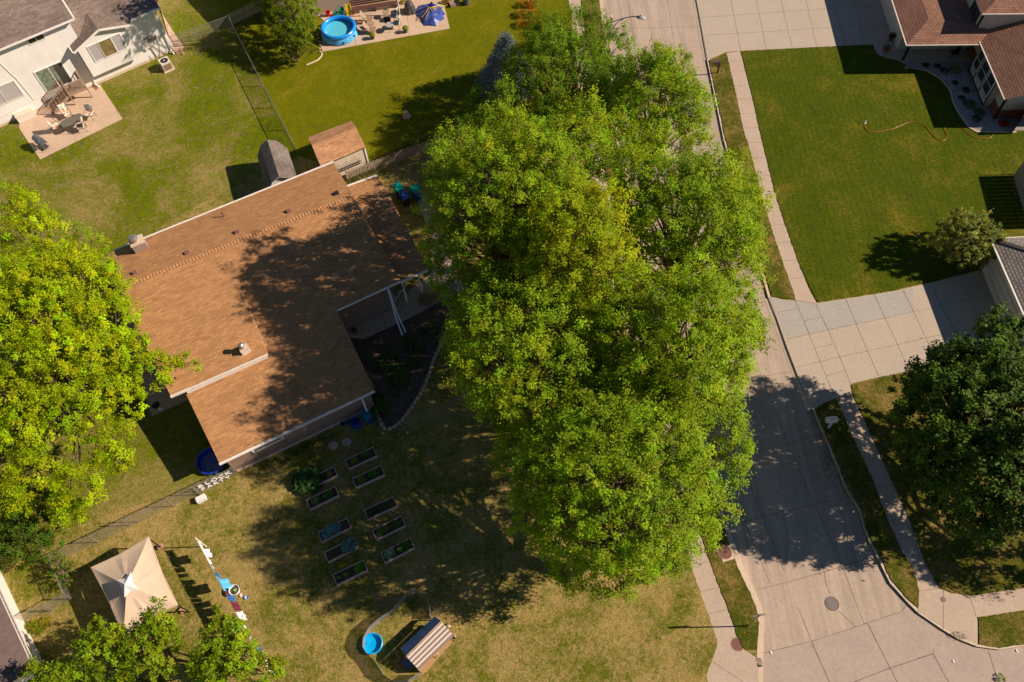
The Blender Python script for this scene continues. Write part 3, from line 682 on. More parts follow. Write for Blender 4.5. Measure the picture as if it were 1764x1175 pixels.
tree('tall dark green tree at the top of the central clump, next to the blue spruce', (975, 150), 5.0, 4.6, 4.0, 2.6, 20, 1.8, 13, GD, GB, r0=.3,
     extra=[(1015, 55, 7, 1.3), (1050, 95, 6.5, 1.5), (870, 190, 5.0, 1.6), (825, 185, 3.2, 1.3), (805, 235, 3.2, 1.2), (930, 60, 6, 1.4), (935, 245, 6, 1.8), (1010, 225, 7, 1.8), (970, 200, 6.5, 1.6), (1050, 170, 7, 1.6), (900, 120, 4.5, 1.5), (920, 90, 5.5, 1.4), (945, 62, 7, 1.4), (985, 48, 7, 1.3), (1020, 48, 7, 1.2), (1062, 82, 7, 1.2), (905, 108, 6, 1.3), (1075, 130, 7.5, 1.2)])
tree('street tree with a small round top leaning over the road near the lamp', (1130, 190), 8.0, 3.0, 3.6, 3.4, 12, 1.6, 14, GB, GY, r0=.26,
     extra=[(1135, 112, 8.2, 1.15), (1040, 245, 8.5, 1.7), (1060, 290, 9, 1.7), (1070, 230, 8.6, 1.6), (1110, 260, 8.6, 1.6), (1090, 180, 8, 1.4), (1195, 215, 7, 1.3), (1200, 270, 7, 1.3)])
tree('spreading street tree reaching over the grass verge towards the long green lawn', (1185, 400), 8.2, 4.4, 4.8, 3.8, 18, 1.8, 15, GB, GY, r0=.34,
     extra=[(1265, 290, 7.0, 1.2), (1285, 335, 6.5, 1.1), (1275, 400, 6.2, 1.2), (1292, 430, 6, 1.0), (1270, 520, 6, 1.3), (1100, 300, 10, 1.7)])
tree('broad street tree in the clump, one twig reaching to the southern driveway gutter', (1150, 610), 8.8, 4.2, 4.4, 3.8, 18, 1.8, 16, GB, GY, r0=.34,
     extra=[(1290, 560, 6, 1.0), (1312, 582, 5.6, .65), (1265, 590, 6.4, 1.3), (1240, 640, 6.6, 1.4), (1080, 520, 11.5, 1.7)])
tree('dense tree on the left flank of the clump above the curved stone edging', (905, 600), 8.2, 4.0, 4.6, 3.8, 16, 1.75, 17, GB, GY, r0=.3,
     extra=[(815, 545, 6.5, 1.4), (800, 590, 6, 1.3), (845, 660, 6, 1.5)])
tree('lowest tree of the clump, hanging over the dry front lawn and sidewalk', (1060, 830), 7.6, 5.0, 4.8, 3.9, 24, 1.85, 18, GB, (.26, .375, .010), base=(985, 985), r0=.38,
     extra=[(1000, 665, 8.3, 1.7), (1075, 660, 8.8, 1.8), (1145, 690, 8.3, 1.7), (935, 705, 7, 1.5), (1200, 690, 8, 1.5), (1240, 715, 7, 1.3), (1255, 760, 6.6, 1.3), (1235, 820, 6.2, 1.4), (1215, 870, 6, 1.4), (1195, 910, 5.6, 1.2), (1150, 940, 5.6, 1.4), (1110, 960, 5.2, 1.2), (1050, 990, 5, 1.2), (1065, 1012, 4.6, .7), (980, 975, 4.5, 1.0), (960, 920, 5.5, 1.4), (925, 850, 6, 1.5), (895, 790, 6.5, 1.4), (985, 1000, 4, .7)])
# the bright maple at the left edge
tree('bright yellow green maple covering the left edge beside the brown roof', (75, 600), 7.4, 5.4, 6.4, 4.0, 26, 1.8, 21, (.26, .39, .006), (.39, .47, .005), r0=.34, leaf=.064, clump=.44, leaves=64, per_m2=44,
     extra=[(60, 400, 7.5, 1.7), (150, 440, 6.5, 1.5), (40, 360, 7, 1.2), (170, 490, 6.2, 1.4), (180, 560, 6, 1.5), (230, 610, 6, 1.2), (285, 632, 5.6, .95), (325, 625, 5.4, .6), (215, 690, 5.2, 1.4), (250, 640, 5.8, 1.2),
            (185, 760, 5, 1.3), (205, 790, 4.6, 1.0), (140, 840, 4.6, 1.3), (60, 830, 5, 1.5), (10, 720, 6, 1.6), (-30, 560, 7, 2), (-20, 470, 7, 2), (10, 860, 4, 1.2), (118, 880, 3.6, .9)])
# dark tree at the right edge
tree('large dark green tree filling the right edge below the southern driveway', (1710, 750), 5.4, 5.0, 5.6, 3.6, 24, 1.8, 31, (.06, .115, .014), (.10, .165, .014), r0=.34, leaf=.09, mt='leaf_dull',
     extra=[(1590, 700, 5.5, 1.3), (1585, 780, 5, 1.2), (1650, 850, 4.6, 1.2), (1620, 640, 6, 1.2), (1720, 590, 6.5, 1.5), (1764, 600, 6.5, 1.8), (1780, 700, 7, 2), (1780, 800, 5.5, 1.8), (1600, 760, 3.4, 1.2), (1612, 810, 3.2, 1.2), (1580, 700, 4.6, 1.0), (1660, 885, 3.4, 1.2), (1700, 900, 3.4, 1.3), (1750, 870, 4, 1.4), (1850, 800, 5.2, 1.8), (1880, 730, 6, 2.2), (1640, 620, 5.6, 1.1), (1960, 890, 5, 1.6), (2040, 920, 5, 1.8)])
# tree by the swimming pool
tree('feathery elm shading the grass between picket fence and round pool', (498, 22), 3.0, 1.7, 2.0, 1.8, 12, 1.0, 41, (.13, .21, .010), (.20, .25, .012), r0=.14, leaf=.06, clump=.40, per_m2=80,
     extra=[(460, 10, 3.2, .8), (525, 40, 2.8, .9), (520, 70, 2.4, .9), (535, 15, 3, .8), (490, 55, 2.6, 1)])
tree('olive toned shrub with small leaves below the elm by the patio corner', (505, 78), 1.7, 1.35, 1.5, 1.3, 9, .7, 42, (.09, .12, .018), (.13, .15, .03), r0=.07, leaf=.045, clump=.25, cat='shrub', name='shrub', leaves=40, per_m2=90,
     extra=[(530, 85, 1.5, .6), (500, 100, 1, .5)])
# young trees bottom left
tree('small tree at the bottom edge with a leafy spire in front of the canopy tent', (262, 1128), 3.7, 1.15, 1.3, 1.5, 8, .62, 51, (.20, .32, .014), (.26, .34, .006), r0=.09, leaf=.070, clump=.36,
     extra=[(268, 1048, 5.0, .42), (268, 1070, 4.6, .6), (295, 1085, 4, .6), (245, 1075, 4, .5)], per_m2=46)
tree('small tree at the bottom edge left of the canopy tent corner', (180, 1145), 3.6, 1.45, 1.3, 1.5, 9, .70, 52, (.20, .32, .014), (.27, .35, .006), r0=.1, leaf=.070, clump=.36, extra=[(175, 1085, 4, .7), (150, 1100, 4, .6), (215, 1100, 3.8, .5)], per_m2=46)
tree('small tree at the bottom edge growing up to the clothes line', (392, 1130), 3.8, 1.35, 1.5, 1.6, 10, .68, 53, (.20, .32, .014), (.25, .34, .006), r0=.1, leaf=.070, clump=.36,
     extra=[(378, 1065, 4.7, .6), (420, 1135, 3.6, .9), (455, 1160, 3.2, .9), (350, 1150, 3.6, .8), (395, 1085, 4.4, .6), (480, 1150, 2.8, .5)], per_m2=46)
tree('small tree in the bottom left corner over the dark roof edge', (105, 1185), 3.6, 1.6, 1.0, 1.4, 7, .65, 54, (.20, .32, .014), (.26, .34, .006), r0=.08, leaf=.070, clump=.36, extra=[(55, 1160, 3.8, .6), (130, 1150, 3.6, .6)], per_m2=46)
# shrubs
tree('round variegated bush at the corner of the southern driveway and garage', (1664, 415), 1.7, 2.1, 1.9, 1.6, 20, .75, 61, (.30, .33, .07), (.18, .23, .04), r0=.08, leaf=.06, clump=.25, cat='shrub', name='bush', leaves=46, per_m2=90, base=(1655, 452), extra=[(1655, 445, .9, .8), (1625, 425, 1, .7), (1690, 440, .9, .8), (1664, 400, 1.6, 1.2)])
tree('loose dark shrub mass along the back fence corner under the maple', (30, 915), 1.8, 2.3, 1.6, 1.4, 12, .9, 62, (.10, .17, .012), (.06, .12, .012), r0=.07, leaf=.06, clump=.4, cat='shrub', name='shrub', per_m2=45, extra=[(70, 950, 1.5, .7), (10, 960, 1.4, .8), (95, 925, 1.5, .6)])
tree('low sprawling bush against the wire fence corner by the canopy tent', (107, 985), .7, .55, 1.1, .6, 7, .42, 63, (.11, .18, .012), (.13, .20, .02), r0=.04, leaf=.05, clump=.2, cat='shrub', name='bush', per_m2=110, leaves=16, rot=R(25))
# tree beyond the top edge whose shade falls on the white house roof
tree('tall tree rising from behind the elm out of the top edge', (455, -125), 10.8, 2.1, 1.7, 1.7, 8, .95, 71, GD, GB, r0=.14, leaf=.12, clump=.5, leaves=20, base=(508, 62))
# blue spruce
def spruce(label, px, h, r, seed):
    b = W(*px); rg = np.random.default_rng(seed); t = thing('spruce', label, 'tree', b)
    n = 2200; z = h*(1-np.sqrt(rg.uniform(0, 1, n)))*.97+.1; a = rg.uniform(0, 6.283, n)
    nb = 9; a = (np.round(a/6.283*nb+z*1.7)/nb*6.283-z*1.7)*.75+a*.25
    rad = r*(1-z/h)*rg.uniform(.35, 1.08, n)**.6
    Pn = np.stack([b.x+rad*np.cos(a), b.y+rad*np.sin(a), z-rad*.12], 1)
    D = np.stack([np.cos(a), np.sin(a), np.full(n, .25)], 1)
    k = 26; s = rg.uniform(-.34, .34, (n, k, 1)); C = Pn[:, None, :]+D[:, None, :]*s+rg.normal(0, .06, (n, k, 3))
    N = rg.normal(0, 1, (n, k, 3))+np.array([0, 0, .9])
    T = np.array([.21, .28, .29])*np.exp(rg.normal(0, .22, (n, 1, 1)))*np.exp(rg.normal(0, .15, (n, k, 1)))*np.ones((1, 1, 3))
    leaf_mesh('crown', C.reshape(-1, 3), N.reshape(-1, 3), np.full(n*k, .055), T.reshape(-1, 3), M['leaf_dull'], t, aspect=.35, seed=seed)
    mb = MB(); mb.tube([b, b+Vector((0, 0, h*.95))], [.14, .02], 8); mb.build('trunk', M['bark'], t)
spruce('blue spruce with silvery needles at the top left of the big clump', (874, 150), 5.3, 2.5, 5)
def clump_plant(name, label, cat, px, r, h, c, seed, n=260, leaf=.10, aspect=.16, group=None, up=1.2, mt='leaf', rx=None, rot=0, c2=None):
    """grassy or leafy plant: leaves radiating from the ground"""
    b = W(*px) if not isinstance(px, Vector) else px; rg = np.random.default_rng(seed)
    rx = rx or r
    a = rg.uniform(0, 6.283, n); q = rg.uniform(0, 1, n)**.6
    x, y = rx*q*np.cos(a), r*q*np.sin(a); ca, sa = math.cos(rot), math.sin(rot)
    C = np.stack([b.x+x*ca-y*sa, b.y+x*sa+y*ca, b.z+h*(1-.6*q)*rg.uniform(.35, 1, n)+.03], 1)
    N = np.stack([-np.cos(a)*.4, -np.sin(a)*.4, np.full(n, up)], 1)+rg.normal(0, .4, (n, 3))
    T = tints(rg, n, c, .2)
    if c2 is not None:
        k = rg.random(n) < .35; T[k] = tints(rg, int(k.sum()), c2, .15)
    o = leaf_mesh(name, C, N, leaf*rg.uniform(.6, 1.2, n), T, M[mt], None, aspect=aspect, seed=seed)
    return tagp(o, label, cat, group)
# ------------------------------------------------------------------ buildings
def roof_plane(mb, pts, mi=0, thick=.09, side=1, eave=None):
    """pts world; UV along eave / up slope; a slab of real thickness"""
    pts = [Vector(p) for p in pts]
    n = Vector((0, 0, 0))
    for i in range(len(pts)): n += pts[i].cross(pts[(i+1) % len(pts)])
    if n.z < 0: pts = pts[::-1]; n = -n
    n.normalize()
    e = Vector(eave) if eave is not None else Vector((0, 0, 1)).cross(n)
    e.z = 0; e.normalize(); s = n.cross(e)
    uv = [(p.dot(e), p.dot(s)) for p in pts]
    mb.face(pts, mi, uv)
    d = Vector((0, 0, -thick)); low = [p+d for p in pts]
    mb.face(low[::-1], side)
    for i in range(len(pts)):
        j = (i+1) % len(pts); mb.face([low[i], low[j], pts[j], pts[i]], side)
def wallq(mb, a, b, z0a, z1a, z1b=None, mi=0, t=.14):
    """solid wall slab from a to b (xy); top may slope"""
    a = Vector((a[0], a[1], 0)); b = Vector((b[0], b[1], 0)); z1b = z1a if z1b is None else z1b
    d = (b-a).normalized(); n = Vector((-d.y, d.x, 0))*t
    A = [a, b, b+n, a+n]; zt = [z1a, z1b, z1b, z1a]
    lo = [Vector((p.x, p.y, z0a)) for p in A]; hi = [Vector((p.x, p.y, z)) for p, z in zip(A, zt)]
    mb.face(lo[::-1], mi); mb.face(hi, mi)
    for i in range(4):
        j = (i+1) % 4; mb.face([lo[i], lo[j], hi[j], hi[i]], mi)
def window(fr, u0, u1, z0, z1, o, parent, panes=1, gmat='glass', fmat='white', fw=.07, gmats=None, name='window', hbar=False, depth=.05):
    """frame (part) with pane sub-parts on the wall plane o of frame fr"""
    mb = MB(); ang = fr.ang
    def bx(ua, ub, za, zb, oo, d, m=mb):
        c = fr((ua+ub)/2, oo+d/2, (za+zb)/2); m.box(c, (abs(ub-ua), d, abs(zb-za)), rz=ang)
    bx(u0-fw, u1+fw, z0-fw, z0, o, depth); bx(u0-fw, u1+fw, z1, z1+fw, o, depth)
    bx(u0-fw, u0, z0, z1, o, depth); bx(u1, u1+fw, z0, z1, o, depth)
    w = (u1-u0)/panes
    for k in range(1, panes): bx(u0+k*w-fw*.4, u0+k*w+fw*.4, z0, z1, o, depth)
    if hbar: bx(u0, u1, (z0+z1)/2-fw*.3, (z0+z1)/2+fw*.3, o, depth-.004)
    f = mb.build(name, M[fmat], parent)
    for k in range(panes):
        pb = MB(); ua, ub = u0+k*w+(fw*.4 if k else 0), u0+(k+1)*w-(fw*.4 if k < panes-1 else 0)
        bx(ua+.003, ub-.003, z0+.003, z1-.003, o, .018, pb); g_ = pb.build('pane', M[(gmats or [gmat]*panes)[k]], f)
    return f
def gutter(a, b, parent, m='white', w=.11, h=.11):
    mb = MB(); mb.beam(a, b, w, h); return mb.build('gutter', M[m], parent)
# ---- brown shingled house
PL_ = (.137, 4.33)
a26 = R(26.3); E26 = Vector((math.cos(a26), math.sin(a26), 0)); N26 = Vector((-E26.y, E26.x, 0))
bh = thing('brown_house', 'ranch house with brown shingle roof between the maple and the tree clump', 'house', W(480, 540))
mb = MB()
bkL, bkR = W(197, 431, 3.45), W(575, 280, 3.45)
rL, rR = W(206, 497, 4.33), W(608, 337, 4.33)
feR, inn = W(690, 483, 3.3), W(580, 534, 3.28)
gBR, gBL = W(645, 672, 2.52), W(378, 798, 2.5)
wTL = W(322, 682, 3.06)
mL = W(207+30, 497+68, 3.98)
stT, stB, lB = W(402, 483, 4.02), W(460, 609, 3.55), W(294, 682, 3.55)
lK = W(236, 566, 4.0)
roof_plane(mb, [bkL, bkR, rR, rL], eave=E26)
front = [rL, rR, feR, inn, gBR, gBL, wTL, W(240, 570, 3.9)]
roof_plane(mb, front, eave=E26)
main_roof = mb.build('roof', [M['roof_brown'], M['trim']], bh)
mb = MB(); roof_plane(mb, [W(207.5, 500, 4.36), W(409, 480.5, 4.05), W(461, 609, 3.58), W(294, 682, 3.56), W(237, 569, 4.02)], eave=E26, thick=.10)
up_roof = mb.build('upper_roof', [M['roof_brown'], M['trim']], bh)
mb = MB(); aTL, aTR, aBR, aBL = W(598, 322, 3.0), W(650, 303, 2.9), W(737, 464, 2.95), W(688, 484.5, 3.1)
rm, rm2 = W(601, 341, 3.55), W(691, 361, 3.5)
roof_plane(mb, [W(592, 324, 3.0), aTR, W(672, 338, 3.35), W(600, 366, 3.40)], eave=E26)
roof_plane(mb, [W(600, 366, 3.40), W(672, 338, 3.35), aBR, W(680, 487, 2.98)], eave=E26)
mb.build('carport_roof', [M['roof_brown'], M['trim']], bh)
# ridge caps
mb = MB()
for k in range(74):
    p = rL.lerp(rR, (k+.5)/74); mb.box(p+Vector((0, 0, .015)), (.17, .30, .012), rz=a26, rot=Matrix.Rotation(a26, 3, 'Z') @ Matrix.Rotation(R(7), 3, 'Y'))
mb.build('ridge_cap', M['ridge'], main_roof)
# walls, set in from the eaves
mb = MB()
def inset(p, du, dv): return p + E26*du + N26*dv
w0 = [inset(gBL, .35, .30), inset(gBR, -.30, .30), inset(inn, -.28, .35), inset(feR, -.35, .45), inset(bkR, -.35, -.45), inset(bkL, .35, -.45), inset(lB, .45, .35), inset(wTL, .35, .4)]
zt = [2.42, 2.42, 3.2, 3.15, 3.35, 3.35, 3.35, 3.0]
for i in range(8):
    wallq(mb, w0[i], w0[(i+1) % 8], 0, zt[i], zt[(i+1) % 8], t=.14)
bh_wall = mb.build('wall', M['brown_siding'], bh)
mb = MB(); mb.beam(inset(gBL, .33, .28)+Vector((0, 0, -2.5+.12)), inset(gBR, -.33, .28)+Vector((0, 0, -2.52+.12)), .05, .3); mb.build('foundation', M['kerb'], bh)
mb = MB(); mb.box(inset(gBL, .33, .30)+Vector((0, 0, -1.28)), (.1, .1, 2.3), rz=a26); mb.build('corner_board', M['brown_siding'], bh)
gutter(W(196, 432, 3.42), W(575, 279, 3.42), bh); gutter(W(578, 536, 3.22), W(691, 484.5, 3.24), bh)
gutter(W(688, 487, 2.98), W(737, 466, 2.9), bh); gutter(W(294, 684, 3.5), W(461, 611, 3.5), bh, 'trim', .13, .13)
gutter(W(378, 800, 2.46), W(645.5, 674, 2.46), bh, w=.12); gutter(W(598, 321, 2.96), W(650, 302, 2.86), bh)
mb = MB(); mb.beam(W(322, 676, 3.28), W(460, 614, 3.34), .08, .28); mb.build('fascia', M['trim'], bh)
frg = Fr(inset(gBL, .35, .30), a26)
uw = (W(440, 780, 1.5)-Vector((frg.a.x, frg.a.y, 0))).dot(frg.e)
window(frg, 1.55, 3.25, 1.45, 2.0, .0, bh, panes=1, gmat='glass', fmat='white', fw=.13, depth=.07)
# carport posts
for q in ((728, 470), (700, 482), (655, 312)):
    mb = MB(); p = W(q[0], q[1], 2.85); p2 = p-E26*.25+N26*(.3 if q[1] > 400 else -.3); mb.box((p2.x, p2.y, 1.42), (.12, .12, 2.8), rz=a26); mb.build('post', M['white'], bh)
mb = MB(); c = inset(aBR, -1.9, 4.5); wallq(mb, inset(aTL, 0, -.5), inset(aTR, -.3, -.5), 0, 2.75); wallq(mb, inset(aTR, -.45, -.5), inset(aBR, -.30, 3.2), 0, 2.7); mb.build('carport_wall', M['brown_siding'], bh)
# vents
for q in ((233, 471), (323, 437), (409, 401), (498, 365)):
    mb = MB(); p = W(q[0], q[1], 4.12); R3 = Matrix.Rotation(a26, 3, 'Z')
    mb.box(p+Vector((0, 0, .13)), (.27, .27, .05), rot=R3); mb.box(p+Vector((0, 0, .02)), (.22, .22, .2), rot=R3); mb.build('roof_vent', M['vent'], main_roof)
mb = MB(); p = W(580, 334, 4.15); mb.box(p+Vector((0, 0, .07)), (.3, .26, .16), rz=a26); mb.build('roof_vent', M['dark_metal'], main_roof)
mb = MB(); p = W(385, 372, 3.75); mb.tube([p, p+Vector((0, 0, .38))], .045, 8); mb.build('vent_pipe', M['iron'], main_roof)
# chimneys
def chimney(q, z, s, h, fr=.15):
    p = W(q[0], q[1], z); mb = MB(); mb.box((p.x, p.y, z+h/2-.25), (s, s*.85, h+.3), rz=a26)
    c = mb.build('chimney', M['trim'] if h < .7 else mat('chimney siding', (.33, .25, .22), .8), main_roof)
    mb = MB(); mb.box((p.x, p.y, z+h-.06), (s*1.08, s*.92, .07), rz=a26); cap = mb.build('cap', M['kerb'], c)
    mb = MB(); q2 = p+N26*(-0.02)+E26*(-s*.12); mb.lathe((q2.x, q2.y, z+h-.03), [(s*.22, 0), (s*.22, .22), (s*.34, .22), (s*.34, .40), (s*.2, .46), (0, .47)], 18); mb.build('flue', M['metal'], c)
chimney((243, 426), 3.75, .85, .75)
chimney((424, 606), 3.55, .50, .55)
def downspout(pts, parent=None, m='white', name='downspout'):
    mb = MB()
    for a, b in zip(pts[:-1], pts[1:]): mb.beam(a, b, .09, .07)
    return mb.build(name, M[m], parent)
p = W(293, 394, 2.95); downspout([p, p+Vector((0, 0, -.4))+N26*.1, Vector((p.x, p.y, .3))+N26*.05, Vector((p.x, p.y, .12))+N26*.9], bh)
downspout([W(622, 684, 2.35), W(625, 690, 2.1), W(632, 708, 1.0)], bh)
downspout([W(668, 498, 3.2), W(676, 525, 2.9), W(681, 545, 2.6), W(693, 577, 2.5)], bh)
downspout([W(669.5, 498, 2.9), W(684, 540, 1.2), W(699, 573, .35)], bh)
# a hanging flag on its staff
fl = thing('flag', 'blue and green flag hanging on a slanted staff below the porch gutter', 'flag', W(679, 520))
mb = MB(); A, B = W(679, 519, 2.0), W(701, 489, 2.9); mb.tube([A, B], .02, 6); mb.build('staff', M['white'], fl)
mb = MB(); S = [(B, A.lerp(B, .3))]
r0 = [B.lerp(A, t*.65) for t in (0, .33, .66, 1)]; hang = W(672, 497, 2.35)-B.lerp(A, .4)
for k in range(3):
    for j in range(3):
        f = lambda i, jj: r0[i]+Vector((hang.x, hang.y, 0))*(jj/3)*(.6+.4*math.sin(i*1.4))+Vector((0, 0, -.85*jj/3))+E26*.06*math.sin(jj*2+i)
        mb.face([f(k, j), f(k+1, j), f(k+1, j+1), f(k, j+1)], [0, 1, 0][j] if k != 1 else [1, 2, 0][j])
mb.build('cloth', [M['cloth_navy'], mat('green cloth', (.05, .30, .06), .9), mat('yellow cloth', (.55, .45, .05), .9)], fl)

# ---- white house (top left)
ang2 = lambda v: math.atan2(v.y, v.x)
fw = Fr(W(0, 221.5), ang2(W(300.6, 88.5)-W(0, 221.5)), out=-1)
wh = thing('white_house', 'white sided split level house with grey shingles above the patio table', 'house', fw(6, -3))
UE = lambda z: z
mb = MB()
for (u0, u1, z1, d) in ((-9, 8.75, 6.15, 9), (8.75, 15.0, 4.25, 8)):
    pts = [fw(u0, 0), fw(u1, 0), fw(u1, -d), fw(u0, -d)]
    mb.prism([(q.x, q.y) for q in pts], .28, z1, 0)
# bay
BZ0, BZ1 = 1.25, 4.0
pts = [fw(8.2, .6), fw(12.2, .6), fw(12.2, .001), fw(8.2, .001)]; mb.prism([(q.x, q.y) for q in pts], BZ0, BZ1, 0)
gl, gr_, ga = fw(8.2, .6, BZ1), fw(12.2, .6, BZ1), fw(10.3, .6, 4.82)
mb.face([gl, gr_, ga]);
wh_wall = mb.build('wall', M['white_siding'], wh)
mb = MB(); pts = [fw(-9, -.02), fw(15.0, -.02), fw(15.0, -8), fw(-9, -8)]; mb.prism([(q.x, q.y) for q in pts], 0, .28); mb.build('foundation', M['kerb'], wh)
mb = MB()
up = .32
roof_plane(mb, [fw(-9.5, .45, 6.25), fw(9.15, .45, 6.25), fw(9.15, -4.6, 6.25+up*5.05), fw(-9.5, -4.6, 6.25+up*5.05)], eave=fw.e)
roof_plane(mb, [fw(-9.5, -9.6, 6.25), fw(9.15, -9.6, 6.25), fw(9.15, -4.6, 6.25+up*5.05), fw(-9.5, -4.6, 6.25+up*5.05)], eave=fw.e)
rw = mb.build('roof', [M['roof_grey'], M['trim']], wh)
mb = MB()
roof_plane(mb, [fw(8.8, .45, 4.40), fw(15.35, .45, 4.40), fw(15.35, -4, 4.4+up*4.45), fw(8.8, -4, 4.4+up*4.45)], eave=fw.e)
roof_plane(mb, [fw(8.8, -8.45, 4.40), fw(15.35, -8.45, 4.40), fw(15.35, -4, 4.4+up*4.45), fw(8.8, -4, 4.4+up*4.45)], eave=fw.e)
mb.build('lower_roof', [M['roof_grey'], M['trim']], wh)
mb = MB()
roof_plane(mb, [fw(7.85, .92, 4.08), fw(10.3, .92, 5.02), fw(10.3, -1.6, 5.04), fw(8.78, -.1, 4.50), fw(7.85, -.02, 4.08)], eave=fw.n)
roof_plane(mb, [fw(10.3, .92, 5.02), fw(12.8, .92, 4.30), fw(12.8, .3, 4.43), fw(10.3, -1.6, 5.04)], eave=fw.n)
mb.build('bay_roof', [M['roof_grey'], M['white']], wh)
mb = MB(); mb.beam(fw(7.82, .95, 4.0), fw(10.3, .95, 4.95), .05, .16); mb.beam(fw(10.3, .95, 4.95), fw(12.82, .95, 4.23), .05, .16); mb.build('barge_board', M['white'], wh)
gutter(fw(-9.5, .50, 6.20), fw(9.15, .50, 6.20), wh); gutter(fw(12.8, .50, 4.36), fw(15.35, .50, 4.36), wh); gutter(fw(7.8, -.02, 4.02), fw(7.8, .92, 4.02), wh)
gutter(fw(9.2, .45, 6.2), fw(9.2, -4.6, 7.8), wh)
window(fw, 8.95, 9.72, 2.42, 3.82, .6, wh, fmat='white', gmat='blind', fw=.06)
window(fw, 9.80, 10.78, 2.42, 3.82, .6, wh, fmat='white', gmat='glassy', fw=.06)
window(fw, 10.86, 11.56, 2.42, 3.82, .6, wh, fmat='white', gmat='blind', fw=.06)
window(fw, 4.58, 6.62, 1.28, 3.18, 0, wh, panes=2, gmats=['curtain', 'glass'], fw=.08, name='sliding_door')
mb = MB(); c = fw(5.82, .03, 2.2); mb.box(c, (.30, .02, 1.8), rz=fw.ang); mb.build('curtain', M['curtain'], wh)
window(fw, .4, 2.92, 1.85, 3.25, 0, wh, panes=2, gmat='blind', fmat='trim', fw=.07)
window(fw, -2.8, -1.2, 4.6, 5.6, 0, wh, panes=2, gmat='glass'); window(fw, 5.48, 6.62, 5.42, 5.98, 0, wh, panes=2, gmat='glass', fw=.05)
for u in (14.72,): downspout([fw(u, .5, 4.3), fw(u, .08, 3.9), fw(u, .08, .35), fw(u+.05, .5, .15)], wh)
downspout([fw(8.05, .4, 3.95), fw(8.05, .1, 3.6), fw(8.05, .1, .35), fw(8.15, .55, .18)], wh)
mb = MB(); mb.tube([fw(2.9, .03, 4.9), fw(3.2, .03, 3.4), fw(3.35, .03, 1.1), fw(-2, .03, .75)], .02, 5); mb.tube([fw(3.35, .03, 1.1), fw(4.4, .03, 1.15), fw(5.3, .03, .95)], .02, 5); mb.build('cable', M['trim'], wh)
mb = MB()
for u, z in ((12.75, 1.55), (12.95, 1.35), (13.2, 1.5)): mb.box(fw(u, .08, z), (.22, .14, .34), rz=fw.ang)
mb.build('meter_box', M['trim'], wh)
mb = MB(); mb.tube([fw(13.3, .06, 1.4), fw(13.45, .06, .2)], .035, 6); mb.tube([fw(12.95, .06, .6), fw(13.0, .06, .1)], .02, 6); mb.build('conduit', M['metal'], wh)
mb = MB(); mb.tube([fw(13.1, .05, 2.1), fw(13.9, .1, 2.25), fw(14.2, .14, 2.0), fw(14.3, .2, 1.3), fw(14.3, .5, .6)], .03, 6); mb.build('line_set', M['charcoal'], wh)
mb = MB(); mb.box(fw(13.75, .04, 1.85), (.75, .05, .28), rz=fw.ang); mb.build('basement_vent', M['glassy'], wh)
# deck with steps
dk = thing('wooden_deck', 'small weathered wood landing with railing and steps under the sliding door', 'deck', fw(6.4, .8))
mb = MB()
for k in range(8): mb.box(fw(6.55, .12+.145*k, 1.12), (1.5, .13, .03), rz=fw.ang)
mb.build('platform', M['wood'], dk)
for u, o in ((5.85, 1.22), (7.27, 1.22), (7.27, .1), (5.85, .1)):
    mb = MB(); mb.box(fw(u, o, 1.0), (.09, .09, 2.0), rz=fw.ang); mb.build('post', M['wood'], dk)
mb = MB(); mb.beam(fw(5.85, 1.22, 2.0), fw(7.27, 1.22, 2.0), .12, .04); mb.beam(fw(7.27, .05, 2.0), fw(7.27, 1.22, 2.0), .12, .04)
mb.beam(fw(5.85, 1.22, 1.25), fw(7.27, 1.22, 1.25), .05, .05); mb.beam(fw(5.85, 1.24, 1.05), fw(7.3, 1.24, 1.05), .04, .2)
for k in range(10): mb.box(fw(5.95+.135*k, 1.22, 1.62), (.035, .035, .74), rz=fw.ang)
for k in range(8): mb.box(fw(7.27, .15+.13*k, 1.62), (.035, .035, .74), rz=fw.ang)
mb.build('railing', M['wood'], dk)
for k in range(6):
    mb = MB(); mb.box(fw(5.62-.29*k, .62, .95-.165*k), (.29, 1.05, .04), rz=fw.ang); mb.build('step', M['wood'], dk)
mb = MB()
for o in (.08, 1.18):
    mb.beam(fw(5.8, o, 1.0), fw(4.0, o, .05), .05, .26); mb.beam(fw(5.8, o, 1.98), fw(4.0, o, 1.0), .10, .05); mb.box(fw(4.0, o, .5), (.09, .09, 1.0), rz=fw.ang)
    for k in range(11):
        t = (k+.5)/11; zb = .95-.95*t; mb.box(fw(5.8-1.8*t, o, zb+.55), (.035, .035, .85), rz=fw.ang)
mb.build('stair_rail', M['wood'], dk)

# ---- right house (brown tabs)
oR = W(1711.5, 205.4); fr2 = Fr(oR, R(86.3), out=1)      # u runs away up the street, +o towards the street (left)
rh = thing('two_storey_house', 'two storey house with red brown roof tabs and dark framed bay windows', 'house', fr2(5, -3))
mb = MB()
def blk(m_, fr, u0, u1, o0, o1, z0, z1, mi=0): 
    q = [fr(u0, o0), fr(u1, o0), fr(u1, o1), fr(u0, o1)]; m_.prism([(a.x, a.y) for a in q], z0, z1, mi)
blk(mb, fr2, 0, 9, -10, 0, .95, 2.62); blk(mb, fr2, 7.9, 20, -1.1, 5.6, 0, 2.55)
blk(mb, fr2, 6, 14, -12, -3, 2.6, 4.2)
rwall = mb.build('wall', M['cream_siding'], rh)
mb = MB(); blk(mb, fr2, -.02, 9.02, -10, .02, 0, .95); mb.build('brick_base', M['brick'], rh)
mb = MB(); blk(mb, fr2, 1.28, 5.4, .025, .5, .15, 2.5); bw_ = mb.build('bay', M['cream_siding'], rh)
